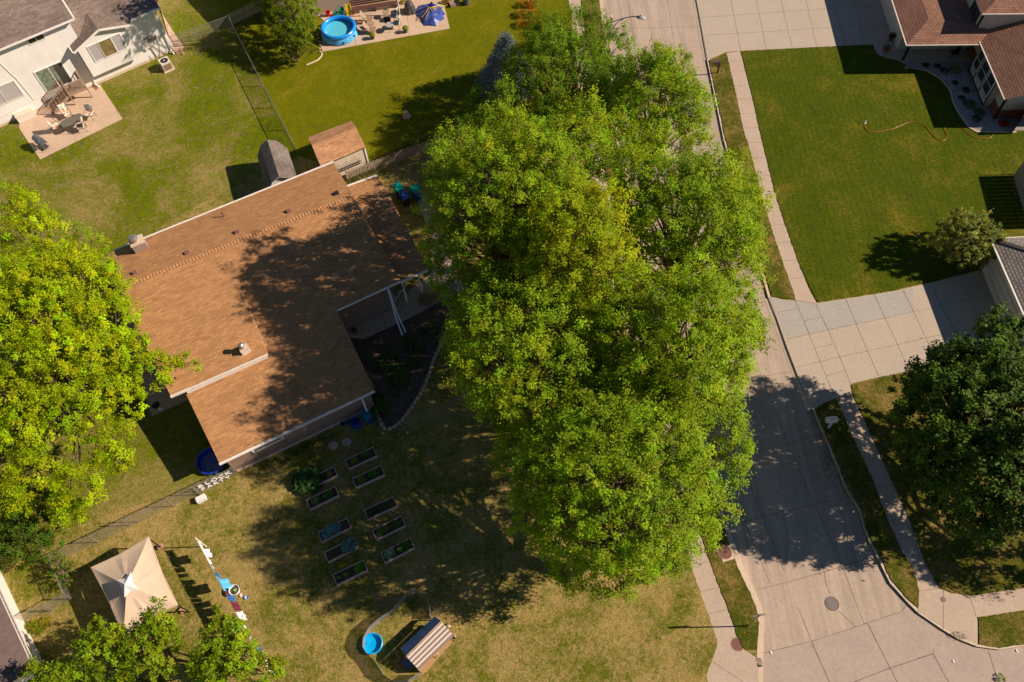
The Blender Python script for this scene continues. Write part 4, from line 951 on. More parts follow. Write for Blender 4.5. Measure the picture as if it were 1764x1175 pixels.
for (a, b) in ((1.55, 2.65), (2.95, 4.05), (4.35, 5.2)):
    window(fr2, a, b, .85, 2.35, .5, rh, panes=1, gmat='glass', fmat='white', fw=.06, hbar=True, depth=.06)
mb = MB()
for u in (1.33, 2.8, 4.2, 5.35): mb.box(fr2(u, .52, 1.35), (.10, .035, 2.35), rz=fr2.ang)
for z in (.2, .75, 2.46): mb.box(fr2(3.34, .516, z), (4.1, .03, .08), rz=fr2.ang)
mb.box(fr2(.02, .03, 1.3), (.14, .14, 2.6), rz=fr2.ang); pass
mb.build('corner_trim', M['dark_trim'], rh)
ze = 2.7
eB = W(1730, 171.6, ze); eT = W(1680, 56, ze)
fe = Fr(eB, math.atan2(eT.y-eB.y, eT.x-eB.x), out=1)
mb = MB(); Lq = (eT-eB).length
roof_plane(mb, [eB, fe(Lq+.6, 0, ze), fe(Lq+.6, -5.2, ze+1.9), fe(0, -5.2, ze+1.9)], eave=fe.e)
roof_plane(mb, [fe(0, -10.4, ze), fe(Lq+.6, -10.4, ze), fe(Lq+.6, -5.2, ze+1.9), fe(0, -5.2, ze+1.9)], eave=fe.e)
mb.face([fe(.3, -.6, ze-.1), fe(.3, -9.8, ze-.1), fe(.3, -5.2, ze+1.6)], 1)
mb.build('front_roof', [M['roof_tile'], M['cream_siding']], rh)
gc, gt, pr = W(1561.3, 78.7, 2.65), W(1535.8, 0, 2.65), W(1690, 77.5, 2.65)
hp = W(1600, 31.7, 3.3); hr = W(1590, 0, 3.3); hR = W(1705, 30, 3.75)
gext = gt+(gt-gc).normalized()*9; hext = hr+(gt-gc).normalized()*9
mb = MB()
roof_plane(mb, [gc, gext, hext, hp], eave=gt-gc)
roof_plane(mb, [gc, pr+Vector((.6, 0, 0)), W(1698, 44, 3.2), hp], eave=pr-gc)
roof_plane(mb, [hp, hext, hext+Vector((8, 0, -.2)), W(1760, 44, 3.1)+Vector((0, 0, 0)), W(1698, 44, 3.2)], eave=gt-gc)
mb.build('garage_roof', [M['roof_tile'], M['trim']], rh)
zu = 4.6
u0, u1 = W(1692, 25, zu), W(1764, 24.5, zu); u2 = W(1682, 0, zu)
dd = (u2-u0).normalized(); dx_ = (u1-u0).normalized()
mb = MB(); pk = u0+dx_*4+dd*4+Vector((0, 0, 1.5))
roof_plane(mb, [u0, u0+dd*13, u0+dd*9+dx_*4+Vector((0, 0, 1.5)), pk], eave=dd)
roof_plane(mb, [u0, pk, pk+dx_*5, u0+dx_*13], eave=dx_)
roof_plane(mb, [pk, u0+dd*9+dx_*4+Vector((0, 0, 1.5)), u0+dd*9+dx_*9+Vector((0, 0, 1.5)), pk+dx_*5], eave=dx_)
mb.build('upper_roof', [M['roof_tile'], M['trim']], rh)
fu = Fr(u0+dx_*.35+dd*.35, math.atan2(dd.y, dd.x), out=1)
mb = MB(); q = [fu(0, 0), fu(12, 0), fu(12, -9), fu(0, -9)]; mb.prism([(a.x, a.y) for a in q], 2.3, 4.53); mb.build('upper_wall', M['cream_siding'], rh)
window(fu, .6, 2.0, 3.1, 4.25, 0, rh, panes=2, gmat='glass', fmat='dark_trim', fw=.12)
mb = MB(); mb.box(fu(0, 0, 3.4), (.13, .13, 2.2), rz=fu.ang); mb.build('corner_trim', M['dark_trim'], rh)
gutter(gc, gext, rh, 'trim', .08, .08); gutter(gc, pr, rh, 'trim', .08, .08); gutter(eB, eT, rh, 'trim', .08, .08); gutter(u0, u0+dx_*12, rh, 'trim', .08, .08)
for q in ((1554, 105),):
    p = W(*q); mb = MB(); mb.box((p.x, p.y, 1.3), (.16, .16, 2.6)); mb.build('porch_post', M['dark_trim'], rh)
mb = MB(); p = W(1540, 66); mb.box((p.x+.1, p.y, .55), (.35, .75, 1.0), rz=R(-5)); mb.build('brick_pier', M['brick'], rh)
mb = MB(); p = W(1662, 92); mb.box((p.x+.9, p.y+.4, 1.1), (.10, .95, 2.1), rz=R(-4)); mb.build('front_door', M['brick'], rh)

# ---- grey roofed garage at the right edge
gf_a, gf_b = W(1707.5, 411, 2.6), W(1764, 540, 2.6)
fg = Fr(gf_a, math.atan2((gf_b-gf_a).y, (gf_b-gf_a).x), out=-1)
gg = thing('garage', 'pale walled garage with light grey roof tabs at the southern driveway', 'garage', fg(3, -3))
mb = MB(); q = [fg(.35, -.4), fg(9.65, -.4), fg(9.65, -10.6), fg(.35, -10.6)]; mb.prism([(a.x, a.y) for a in q], 0, 2.52); mb.build('wall', M['white_siding'], gg)
mb = MB(); mb.box(fg(3.8, -.37, 1.1), (4.9, .05, 2.15), rz=fg.ang); mb.build('garage_door', M['trim'], gg)
mb = MB()
for k in range(1, 4): mb.box(fg(3.8, -.338, .03+k*.53), (4.86, .012, .025), rz=fg.ang)
mb.build('panel_seam', M['joint'], gg)
mb = MB(); hA = fg(5.0, -5.5, 4.38)
cs_ = [fg(0, 0, 2.6), fg(10, 0, 2.6), fg(10, -11, 2.6), fg(0, -11, 2.6)]
for k in range(4): roof_plane(mb, [cs_[k], cs_[(k+1) % 4], hA], eave=cs_[(k+1) % 4]-cs_[k])
mb.build('roof', [M['roof_pale'], M['trim']], gg)
mb = MB(); mb.beam(fg(.1, -.1, 2.66), hA+Vector((0, 0, .04)), .26, .03); mb.build('ridge_cap', M['roof_pale'], gg)
gutter(fg(0, .05, 2.56), fg(10, .05, 2.56), gg, 'white', .1, .1); gutter(fg(0, .05, 2.56), fg(-.02, -11, 2.56), gg, 'trim', .08, .1)

# ---- dark roof at bottom left
q0, q1 = W(0, 1027, 2.7), W(58, 1153, 2.7)
fb = Fr(q1, math.atan2((q0-q1).y, (q0-q1).x), out=-1)
bl_ = thing('slate_roof_house', 'house corner with plain dark roof and white wall in the bottom left corner', 'house', fb(2, -2))
mb = MB(); roof_plane(mb, [fb(0, 0, 2.7), fb(14, 0, 2.7), fb(14, -5, 3.9), fb(0, -5, 3.9)], eave=fb.e); roof_plane(mb, [fb(0, -10, 2.7), fb(14, -10, 2.7), fb(14, -5, 3.9), fb(0, -5, 3.9)], eave=fb.e); mb.build('roof', [M['roof_slate'], M['trim']], bl_)
mb = MB(); q = [fb(.45, -.45), fb(13.5, -.45), fb(13.5, -9.5), fb(.45, -9.5)]; mb.prism([(a.x, a.y) for a in q], 0, 2.62); mb.build('wall', M['white'], bl_)
mb = MB()
for (a, b) in ((0, .15), (.13, .02),): mb.beam(fb(0, a, 2.66), fb(14, a, 2.66), .025, .1)
mb.beam(fb(0, .065, 2.6), fb(14, .065, 2.6), .11, .015); mb.build('gutter', M['trim'], bl_)
for k in range(5):
    mb = MB(); mb.beam(fb(.4+k, .0, 2.70), fb(.4+k, .13, 2.70), .03, .015); mb.build('gutter_bracket', M['trim'], bl_)

# ---- house beyond the top edge, centre
fc = Fr(W(548, 28), math.atan2((W(760, -20)-W(548, 28)).y, (W(760, -20)-W(548, 28)).x), out=-1)
ch = thing('tan_house', 'tan sided house wall and window behind the blue swimming pool', 'house', fc(3, -3))
mb = MB(); q = [fc(-3.4, 0), fc(13, 0), fc(13, -8), fc(-3.4, -8)]; mb.prism([(a.x, a.y) for a in q], 0, 3.4); mb.build('wall', mat('tan siding', (.42, .34, .27), .7, noise=.06), ch)
mb = MB(); roof_plane(mb, [fc(-3.9, .5, 3.5), fc(13.5, .5, 3.5), fc(13.5, -4, 4.9), fc(-3.9, -4, 4.9)], eave=fc.e); roof_plane(mb, [fc(-3.9, -8.5, 3.5), fc(13.5, -8.5, 3.5), fc(13.5, -4, 4.9), fc(-3.9, -4, 4.9)], eave=fc.e); mb.build('roof', [M['roof_grey'], M['trim']], ch)
window(fc, 3.0, 4.2, 1.2, 2.4, 0, ch, gmat='glass', fw=.08)
# ---- sheds
def px_box(name, label, cat, base): return thing(name, label, cat, base)
sh = thing('gambrel_shed', 'grey barn roofed shed with white gable end behind the brown roof', 'shed', W(466, 330))
sf = Fr(W(505, 322), math.atan2((W(440, 255, 0)-W(505, 322)).y, (W(440, 255, 0)-W(505, 322)).x), out=1)
S_ = [W(429, 262, 1.55), W(452, 243, 2.55), W(472, 242, 2.62), W(488, 262, 1.75)]
ax = (W(473, 309, 2.6)-W(453, 245, 2.6)); ax.z = 0; Ld = 3.9; ax = ax.normalized()*Ld
ridgeT = W(472, 242.5, 2.7)
perp = Vector((ax.y, -ax.x, 0)).normalized()
if perp.x > 0: perp = -perp
rT = W(452, 244, 2.62)   # crease line that stands highest in the picture
prof = [(-1.15, 1.35), (-.62, 2.35), (0, 2.72), (.62, 2.35), (1.15, 1.35)]
cT = W(461, 242.5, 2.6); cT.z = 0; Rv = -perp
def sp(o, z, t): return cT + Rv*o + ax*t + Vector((0, 0, z))
mb = MB()
for (o0, z0), (o1, z1) in zip(prof[:-1], prof[1:]): roof_plane(mb, [sp(o0, z0, 0), sp(o1, z1, 0), sp(o1, z1, 1), sp(o0, z0, 1)], eave=ax, thick=.05)
mb.build('roof', [M['roof_shed'], M['trim']], sh)
mb = MB()
for t in (.04, .96):
    mb.face([sp(-1.08, .05, t), sp(1.08, .05, t), sp(1.08, 1.32, t), sp(.58, 2.28, t), sp(0, 2.64, t), sp(-.58, 2.28, t), sp(-1.08, 1.32, t)])
for o in (-1.08, 1.08): mb.face([sp(o, .05, .04), sp(o, .05, .96), sp(o, 1.34, .96), sp(o, 1.34, .04)])
mb.build('wall', M['white'], sh)
ts = thing('tan_roof_shed', 'cream walled shed with tan shingle roof and dark trellis on its wall', 'shed', W(590, 270))
A_, B_, C_, D_ = W(530, 236, 2.05), W(605, 207, 2.05), W(630, 254, 1.98), W(553, 287, 1.98)
rA, rB = A_.lerp(D_, .42), B_.lerp(C_, .42); rA.z = rB.z = 2.45
kx = lambda p, q: (p, q)
A_.z = B_.z = 2.0; C_.z = D_.z = 2.0
mb = MB(); roof_plane(mb, [A_, B_, rB, rA], eave=B_-A_, thick=.06); roof_plane(mb, [rA, rB, C_, D_], eave=B_-A_, thick=.06); mb.build('roof', [shingle('tan shingles', (.60, .34, .18), (.44, .23, .12), (.30, .16, .08), blotch=.2), M['dark_trim']], ts)
mb = MB(); cen = (A_+B_+C_+D_)/4; q = [cen+(p-cen)*.95 for p in (A_, B_, C_, D_)]; mb.prism([(p.x, p.y) for p in q], 0, 1.94); mb.build('wall', M['cream'], ts)
dC = (C_-D_).normalized(); fs = Fr(q[3], math.atan2(dC.y, dC.x), out=-1); Lw = (q[2]-q[3]).length
mb = MB()
for z in (.72, .98): mb.beam(fs(.6, .08, z), fs(Lw-.5, .08, z), .04, .03)
n_ = 10
for k in range(n_):
    u = .6+(Lw-1.1)*k/n_; du = (Lw-1.1)/n_
    mb.beam(fs(u, .08, .72), fs(u+du/2, .08, .98), .02, .02); mb.beam(fs(u+du/2, .08, .98), fs(u+du, .08, .72), .02, .02); mb.beam(fs(u+.1, .05, .98), fs(u+.1, .05, 1.3+.1*(k % 3)), .014, .014)
mb.build('trellis', M['dark_metal'], ts)
mb = MB(); mb.box(q[2]*1.0+Vector((0, 0, -1.03)), (.12, .12, 1.94), rz=fs.ang); mb.build('corner_board', M['white'], ts)
# ------------------------------------------------------------------ fences
def chain(label, pts, h, posts, name='chain_link_fence', pitch=.085, wr=.006, z0=.05, rail=True, pm='metal', wm='wire', pr=.03):
    """pts world line on the ground"""
    t = thing(name, label, 'fence', pts[0])
    mb = MB()
    for a, b in zip(pts[:-1], pts[1:]):
        d = b-a; L = d.length; e = d/L; n = int(L/pitch)
        nn = Vector((-e.y, e.x, 0))*wr
        k = -int(h/pitch)
        while k < n+1:
            for s_ in (1, -1):
                u0 = k*pitch; p0, p1 = (u0, 0), (u0+h, h)
                if s_ < 0: p0, p1 = (u0+h, 0), (u0, h)
                # clip to 0..L
                (x0, y0), (x1, y1) = p0, p1
                def cl(x0, y0, x1, y1, X):
                    return y0+(y1-y0)*(X-x0)/(x1-x0)
                if x0 > x1: x0, y0, x1, y1 = x1, y1, x0, y0
                if x1 <= 0 or x0 >= L: continue
                if x0 < 0: y0 = cl(x0, y0, x1, y1, 0); x0 = 0
                if x1 > L: y1 = cl(x0, y0, x1, y1, L); x1 = L
                A = a+e*x0+Vector((0, 0, z0+y0)); B = a+e*x1+Vector((0, 0, z0+y1)); up = Vector((0, 0, wr))
                mb.face([A-up, B-up, B+up, A+up])
            k += 1
    mb.build('mesh', M[wm], t)
    if rail:
        for a, b in zip(pts[:-1], pts[1:]):
            mb = MB(); mb.tube([a+Vector((0, 0, h+z0)), b+Vector((0, 0, h+z0))], .022, 6); mb.build('top_rail', M[pm], t)
    for p in posts:
        mb = MB(); mb.tube([p, p+Vector((0, 0, h+z0+.06))], pr, 8); mb.build('post', M[pm], t)
    return t
def along(a, b, n): return [a.lerp(b, k/(n-1)) for k in range(n)]
a, b = W(400, 47), W(512, 266); chain('long wire mesh fence between the patchy yard and the mown centre lawn', [a, b], 1.15, along(a, b, 7))
a, b = W(302, 82), W(398, 48); chain('short wire mesh fence from the white house corner to the picket fence', [a, b], 1.1, along(a, b, 3))
a, b = W(408, 818), W(96, 970); c = W(128, 1032)
p1 = along(W(408, 818), W(347, 853), 2)+along(W(240, 900), W(225, 906), 2)+along(W(170, 935), W(104, 966), 2)+[W(300, 873)]
chain('wire mesh fence running from the garage wall corner towards the canopy tent', [W(408, 820), W(101, 968)], 1.15, p1)
chain('slanting wire mesh fence past the low bush left of the canopy tent', [W(101, 968), W(128, 1032)], 1.15, [W(101, 968), W(128, 1032)])
chain('low wire mesh gate and fence by the white wall in the bottom left corner', [W(128, 1032), W(91, 1052), W(38, 1073)], 1.15, [W(126, 1033), W(93, 1052), W(89, 1054), W(38, 1073)])
def picket(label, a, b, h, n, mt, flip=1, z0=.08, posts=4, pw=.075, name='picket_fence'):
    t = thing(name, label, 'fence', a); d = (b-a); L = d.length; e = d/L; ang = math.atan2(e.y, e.x); nn = Vector((-e.y, e.x, 0))*flip
    proto = None
    for k in range(n):
        p = a+e*(L*(k+.5)/n)
        if proto is None:
            mb = MB(); w = pw/2; q = [(-w, 0), (w, 0), (w, h-.07), (0, h), (-w, h-.07)]
            for s_ in (.011, -.011):
                mb.face([(x, s_, z) for x, z in (q if s_ < 0 else q[::-1])])
            for i in range(5):
                (x0, z0_), (x1, z1_) = q[i], q[(i+1) % 5]; mb.face([(x0, -.011, z0_), (x1, -.011, z1_), (x1, .011, z1_), (x0, .011, z0_)])
            proto = mb.build('picket', M[mt], None, world_coords=False); o = proto; proto.parent = t
        else:
            o = proto.copy(); col.objects.link(o)
        o.location = p-t.location+nn*.035+Vector((0, 0, z0)); o.rotation_euler = (R(rnd.uniform(-1.5, 1.5)), R(rnd.uniform(-1.5, 1.5)), ang)
    for z in (.3, h-.3):
        mb = MB(); mb.beam(a+Vector((0, 0, z0+z)), b+Vector((0, 0, z0+z)), .04, .08); mb.build('rail', M[mt], t)
    for k in range(posts):
        p = a.lerp(b, k/(posts-1)); mb = MB(); mb.box((p.x, p.y, h/2), (.09, .09, h), rz=ang); mb.build('post', M[mt], t)
    return t
picket('grey weathered picket fence from the tan shed wall to the tree clump', W(600, 312), W(764, 250), 1.05, 62, 'wood_grey', flip=-1, posts=5)
picket('pale picket fence in half shade at the top, left of the elm', W(402, 45), W(462, 16), 1.15, 22, 'pale_wood' if 'pale_wood' in M else 'wood_grey', flip=1, posts=3)
# dark board fence at the right edge
t = thing('board_fence', 'dark red board fence beside the hose reel at the right edge', 'fence', W(1764, 225))
p0, p1 = W(1741, 232), W(1790, 150)
for k in range(12):
    p = p0.lerp(p1, (k+.5)/12); mb = MB(); mb.box((p.x, p.y, .9), ((p1-p0).length/12*.95, .03, 1.75), rz=math.atan2((p1-p0).y, (p1-p0).x)); mb.build('board', M['wood_red'], t)
mb = MB(); mb.beam(p0+Vector((0, 0, .5)), p1+Vector((0, 0, .5)), .05, .09); mb.beam(p0+Vector((0, 0, 1.45)), p1+Vector((0, 0, 1.45)), .05, .09); mb.build('rail', M['wood_red'], t)
t = thing('board_fence', 'weathered board fence at the right edge between the lawn and pale garage', 'fence', W(1750, 330))
p0, p1 = W(1745, 303), W(1772, 395)
for k in range(14):
    p = p0.lerp(p1, (k+.5)/14); mb = MB(); mb.box((p.x, p.y, .9), ((p1-p0).length/14*.97, .03, 1.75), rz=math.atan2((p1-p0).y, (p1-p0).x)); mb.build('board', M['wood_grey'], t)
mb = MB(); mb.beam(p0+Vector((.03, 0, .5)), p1+Vector((.03, 0, .5)), .05, .09); mb.beam(p0+Vector((.03, 0, 1.45)), p1+Vector((.03, 0, 1.45)), .05, .09); mb.build('rail', M['wood_grey'], t)
p0, p1 = W(1746, 302), W(1990, 290)
for k in range(26):
    p = p0.lerp(p1, (k+.5)/26); mb = MB(); mb.box((p.x, p.y+.02, .9), ((p1-p0).length/26*.95, .03, 1.75), rz=math.atan2((p1-p0).y, (p1-p0).x)); mb.build('board', M['wood_grey'], t)
# letters on the wire fence
fA, fB = W(408, 820), W(101, 968); fe_ = (fB-fA).normalized(); fn = Vector((fe_.y, -fe_.x, 0))
if fn.y > 0: fn = -fn
def letters(word, at, right, up, size, gap, m, label_fmt, group, name='letter'):
    for i, ch_ in enumerate(word):
        cu = bpy.data.curves.new('letter', 'FONT'); cu.body = ch_; cu.size = size; cu.extrude = .012; cu.offset = .012; cu.align_x = 'CENTER'
        o = bpy.data.objects.new('tmp', cu); col.objects.link(o)
        dg = bpy.context.evaluated_depsgraph_get(); me = bpy.data.meshes.new_from_object(o.evaluated_get(dg)); bpy.data.objects.remove(o)
        me.materials.clear(); me.materials.append(m)
        o = bpy.data.objects.new(name, me); col.objects.link(o)
        f = right.cross(up); Mx = Matrix((right, up, f)).transposed().to_4x4(); Mx.translation = at+right*gap*i; o.matrix_world = Mx
        tagp(o, label_fmt % ch_, 'letter', group)
rt = -fe_; upv = Vector((0, 0, 1)); st = W(354, 846)+fn*.04
letters('BLOCK', st+Vector((0, 0, .72)), rt, upv, .52, .42, M['cloth_white'], 'white cut out letter %s in the upper word on the wire fence', 'letters hung on the wire fence')
letters('PARTY', st+Vector((0, 0, .26)), rt, upv, .46, .38, M['cloth_white'], 'white cut out letter %s in the lower word on the wire fence', 'letters hung on the wire fence')
mb = MB(); p = W(346, 853)+fn*.35; mb.box((p.x, p.y, .22), (.55, .34, .32), rz=math.atan2(fe_.y, fe_.x)); tagp(mb.build('storage_tub', M['cloth_white']), 'white plastic tub on the ground below the fence letters', 'tub')
# ------------------------------------------------------------------ garden and yard things
# planter boxes: (centre px), label, plant kinds
def planter():
    t = thing('planter_box', '', 'planter box')
    L, Wd, H = 1.84, .62, .30
    for (c, s) in (((0, -Wd/2, H/2), (L, .04, H)), ((0, Wd/2, H/2), (L, .04, H))):
        mb = MB(); mb.box(c, s); mb.build('side_board', M['planter'], t, world_coords=False)
    for x in (-L/2+.02, L/2-.02):
        mb = MB(); mb.box((x, 0, H/2-.002), (.04, Wd-.041, H)); mb.build('end_board', M['planter'], t, world_coords=False)
    mb = MB(); mb.box((0, 0, H/2-.04), (L-.08, Wd-.05, H-.08)); mb.build('soil', M['soil'], t, world_coords=False)
    return t
zp = lambda x, y: (490+x/4.521, 760+y/4.521)
PLN = [(597, 130, 'planter box nearest the house corner, nearly bare with one small seedling', 'mix1'),
       (655, 275, 'planter box second from the house in the right row, lettuce at one end', 'mix2'),
       (750, 520, 'planter box in the middle of the right row with dark low greens', 'dark'),
       (813, 675, 'planter box with two leafy rows, next to last in the right row', 'two'),
       (882, 850, 'last planter box of the right row, packed with light and dark greens', 'full'),
       (288, 285, 'planter box half buried under the big squash plant', 'short'),
       (297, 440, 'planter box directly below the squash plant with green seedlings', 'mix2'),
       (390, 690, 'planter box filled with blue green cabbage leaves', 'kale'),
       (442, 845, 'half empty planter box with cabbage only at its right end', 'halfkale'),
       (512, 1022, 'planter box nearest the canopy side, mostly bare with one bush of herbs', 'herb')]
pang = R(24.2); protoP = None
GP = 'cedar planter boxes in two rows on the front lawn'
for i, (x, y, lab, kind) in enumerate(PLN):
    c = W(*zp(x, y), .33); c.z = .05
    if protoP is None: protoP = planter(); o = protoP; o.location = c; o.rotation_euler = (0, 0, pang); o['label'] = lab; o['group'] = GP
    else: o = dup(protoP, c, pang+R(rnd.uniform(-1.2, 1.2)), lab, GP)
    e = Vector((math.cos(pang), math.sin(pang), 0))
    def pl(u, r, h, cc, lb, n=120, leaf=.075, aspect=.5, rx=None, nm='vegetable_plant'):
        p = c+e*u; p = Vector((p.x, p.y, .29)); q = clump_plant(nm, lb, 'plant', p, r*1.1, h, tuple(min(.9, k_*1.7) for k_ in cc), 200+i*7+int(u*10), n=n, leaf=leaf, aspect=aspect, up=1.4, rx=rx, rot=pang); return q
    near = {0: 'planter nearest the house', 1: 'second planter of the right row', 2: 'middle planter of the right row', 3: 'fourth planter of the right row', 4: 'last planter of the right row', 5: 'planter under the squash', 6: 'planter below the squash', 7: 'third planter of the left row', 8: 'half empty planter of the left row', 9: 'last planter of the left row'}[i]
    if kind in ('mix1', 'mix2'):
        pl(-.45, .2, .2, (.13, .19, .03), 'pale leafy plant at the left end of the %s' % near); pl(.35, .2, .2, (.06, .15, .02), 'small green plant at the right end of the %s' % near, rx=.35)
    if kind == 'dark': pl(-.35, .2, .15, (.04, .08, .02), 'dark low plant in the left half of the %s' % near, rx=.4); pl(.35, .2, .15, (.05, .09, .02), 'dark low plant in the right half of the %s' % near, rx=.3)
    if kind == 'two': pl(-.4, .22, .25, (.08, .14, .02), 'bushy plant in the left half of the %s' % near, rx=.4); pl(.45, .22, .25, (.05, .11, .02), 'bushy plant in the right half of the %s' % near, rx=.3)
    if kind == 'full': pl(-.5, .24, .25, (.20, .26, .16), 'pale dusty leaved plant at the left end of the %s' % near, n=160, rx=.32); pl(.42, .25, .25, (.06, .15, .02), 'dense green herb patch in the right half of the %s' % near, n=240, rx=.40)
    if kind == 'kale': pl(-.15, .33, .35, (.12, .22, .22), 'wide blue green cabbage in the %s' % near, n=240, leaf=.11, rx=.6)
    if kind == 'halfkale': pl(.5, .36, .35, (.11, .21, .20), 'blue green cabbage at the right end of the %s' % near, n=240, leaf=.11, rx=.45)
    if kind == 'herb': pl(.55, .25, .25, (.09, .22, .02), 'bright green herb bush at the right end of the %s' % near, n=200, rx=.3); pl(-.25, .12, .12, (.16, .22, .04), 'tiny seedling in the middle of the %s' % near, n=30); pl(-.65, .1, .1, (.16, .20, .04), 'tiny seedling at the left end of the %s' % near, n=24)
    if kind == 'short': pl(.5, .15, .12, (.13, .19, .03), 'small seedling at the open end of the %s' % near, n=50)
p = W(530, 826, .3); clump_plant('squash_plant', 'large dark squash plant sprawling over a planter box end', 'plant', Vector((p.x, p.y, .05)), .85, .75, (.045, .115, .03), 99, n=420, leaf=.16, aspect=.75, up=1.5, rx=.95)
# stone edging of the bed
EDGE = [(647, 706), (650, 713), (654, 722), (657, 731), (663, 739), (674, 740), (684, 734), (694, 724), (703, 712), (712, 700), (718, 690), (726, 678), (733, 664), (738, 650), (743, 636), (748, 620), (756, 603), (762, 590), (767, 577), (772, 561), (777, 548)]
line = P(EDGE); seg = []; tot = 0
sproto = None; acc = 0; i = 0; dist = [0]
for a, b in zip(line[:-1], line[1:]): dist.append(dist[-1]+(b-a).length)
def at_d(d):
    for k in range(len(line)-1):
        if dist[k] <= d <= dist[k+1]: return line[k].lerp(line[k+1], (d-dist[k])/(dist[k+1]-dist[k])), (line[k+1]-line[k])
    return line[-1], line[-1]-line[-2]
d = .15; ns = 0
while d < dist[-1]:
    p, tg = at_d(d)
    if sproto is None:
        mb = MB(); mb.box((0, 0, .07), (.30, .20, .14)); sproto = mb.build('edging_stone', M['stone'], None, world_coords=False); o = sproto
        bv = bmesh.new(); bv.from_mesh(o.data); bmesh.ops.remove_doubles(bv, verts=bv.verts, dist=1e-4); bmesh.ops.bevel(bv, geom=bv.edges[:], offset=.022, segments=2, affect='EDGES', profile=.6); bv.to_mesh(o.data); bv.free()
    else: o = sproto.copy(); col.objects.link(o)
    o.location = (p.x, p.y, .06); o.rotation_euler = (0, 0, math.atan2(tg.y, tg.x)+R(rnd.uniform(-6, 6))); o.scale = (rnd.uniform(.85, 1.0), rnd.uniform(.85, 1.1), 1)
    tagp(o, 'tan edging stone in the curved row around the shaded bed', 'edging stone', 'edging stones around the shaded bed'); d += .335
for q, lb in (((575, 768), 'round stepping stone left of its twin beside the first planter box'), ((598, 762), 'round stepping stone touching the first planter box corner')):
    mb = MB(); p = W(*q); mb.lathe((p.x, p.y, .05), [(0, .035), (.26, .035), (.29, .02), (.29, 0)][::-1], 20); tagp(mb.build('stepping_stone', M['stone']), lb, 'stepping stone')
# bed plants (shade)
for k in range(60):
    x, y = rnd.uniform(640, 768), rnd.uniform(555, 725)
    if x > 775-(y-540)*.62 or x < 640+(y < 600)*60: continue
    clump_plant('ground_plant', 'low dark green plant in the shaded mulch bed', 'plant', (x, y), rnd.uniform(.25, .6), .35, (.10, .17, .04), 300+k, n=90, leaf=.09, aspect=.5, group='low plants in the shaded mulch bed')
for k, (x, y, lb) in enumerate(((735, 520, 'straw coloured ornamental grass nearer the flag'), (757, 508, 'straw coloured ornamental grass nearer the tree trunks'))):
    clump_plant('ornamental_grass', lb+' beside the porch walk', 'plant', (x, y), .55, .8, (.34, .25, .13), 340+k, n=260, leaf=.22, aspect=.07)
clump_plant('flower_pot_plant', 'red flowers in a pot at the inner corner of the porch walk', 'plant', (611, 572), .22, .4, (.08, .14, .02), 350, n=90, leaf=.06, aspect=.5, c2=(.6, .04, .01))
# weeds along the garage wall
for k in range(12):
    x = 455+k*11+rnd.uniform(-3, 3); y = 800-(x-455)*.47+rnd.uniform(-2, 6)+6
    clump_plant('weed_tuft', 'small green tuft in the row of tufts under the garage wall', 'plant', (x, y), rnd.uniform(.15, .3), .2, (.10, .15, .03), 360+k, n=50, leaf=.06, aspect=.3, group='tufts below the garage wall')
# barrels and tubs by the garage corner
def barrel(label, q, r, h, m, name='barrel', open_=True, rim=None):
    t = thing(name, label, 'barrel', W(*q)+Vector((0, 0, .05))); p = t.location
    mb = MB(); pr = [(0, 0), (r*.92, 0), (r, h*.3), (r, h*.7), (r*.94, h)]
    if open_: pr += [(r*.86, h), (r*.84, h*.25), (0, h*.2)]
    else: pr += [(0, h+.01)]
    mb.lathe((p.x, p.y, p.z), pr, 24); mb.build('body', M[m], t)
    mb = MB(); mb.tube([(p.x+r*.95*math.cos(a*math.pi/12), p.y+r*.95*math.sin(a*math.pi/12), p.z+h) for a in range(24)], .018, 6, closed=True); mb.build('rim', M[rim or m], t)
    return t
barrel('turquoise rain barrel under the white downspout at the garage corner', (634, 722), .29, .85, 'kiddie_dull', 'rain_barrel', False)
barrel('open dark blue barrel left of the rain barrel', (615, 733), .29, .6, 'navy_plastic', rim='blue_bin')
barrel('low blue tub in front of the rain barrel', (638, 724), .24, .25, 'navy_plastic', 'tub')
barrel('small pale blue bucket at the garage wall', (600, 732), .13, .3, 'kiddie_dull', 'bucket')
barrel('dark small bucket beside the pale blue bucket', (591, 733), .12, .25, 'charcoal', 'bucket')
t = thing('hose_ring', 'thin green hoop lying around the foot of the blue barrel', 'hose', W(614, 736)); mb = MB(); p = t.location; mb.tube([(p.x+.36*math.cos(a*.26), p.y+.3*math.sin(a*.26), .075) for a in range(24)], .02, 6, closed=True); mb.build('coil', M['green_lid'], t)
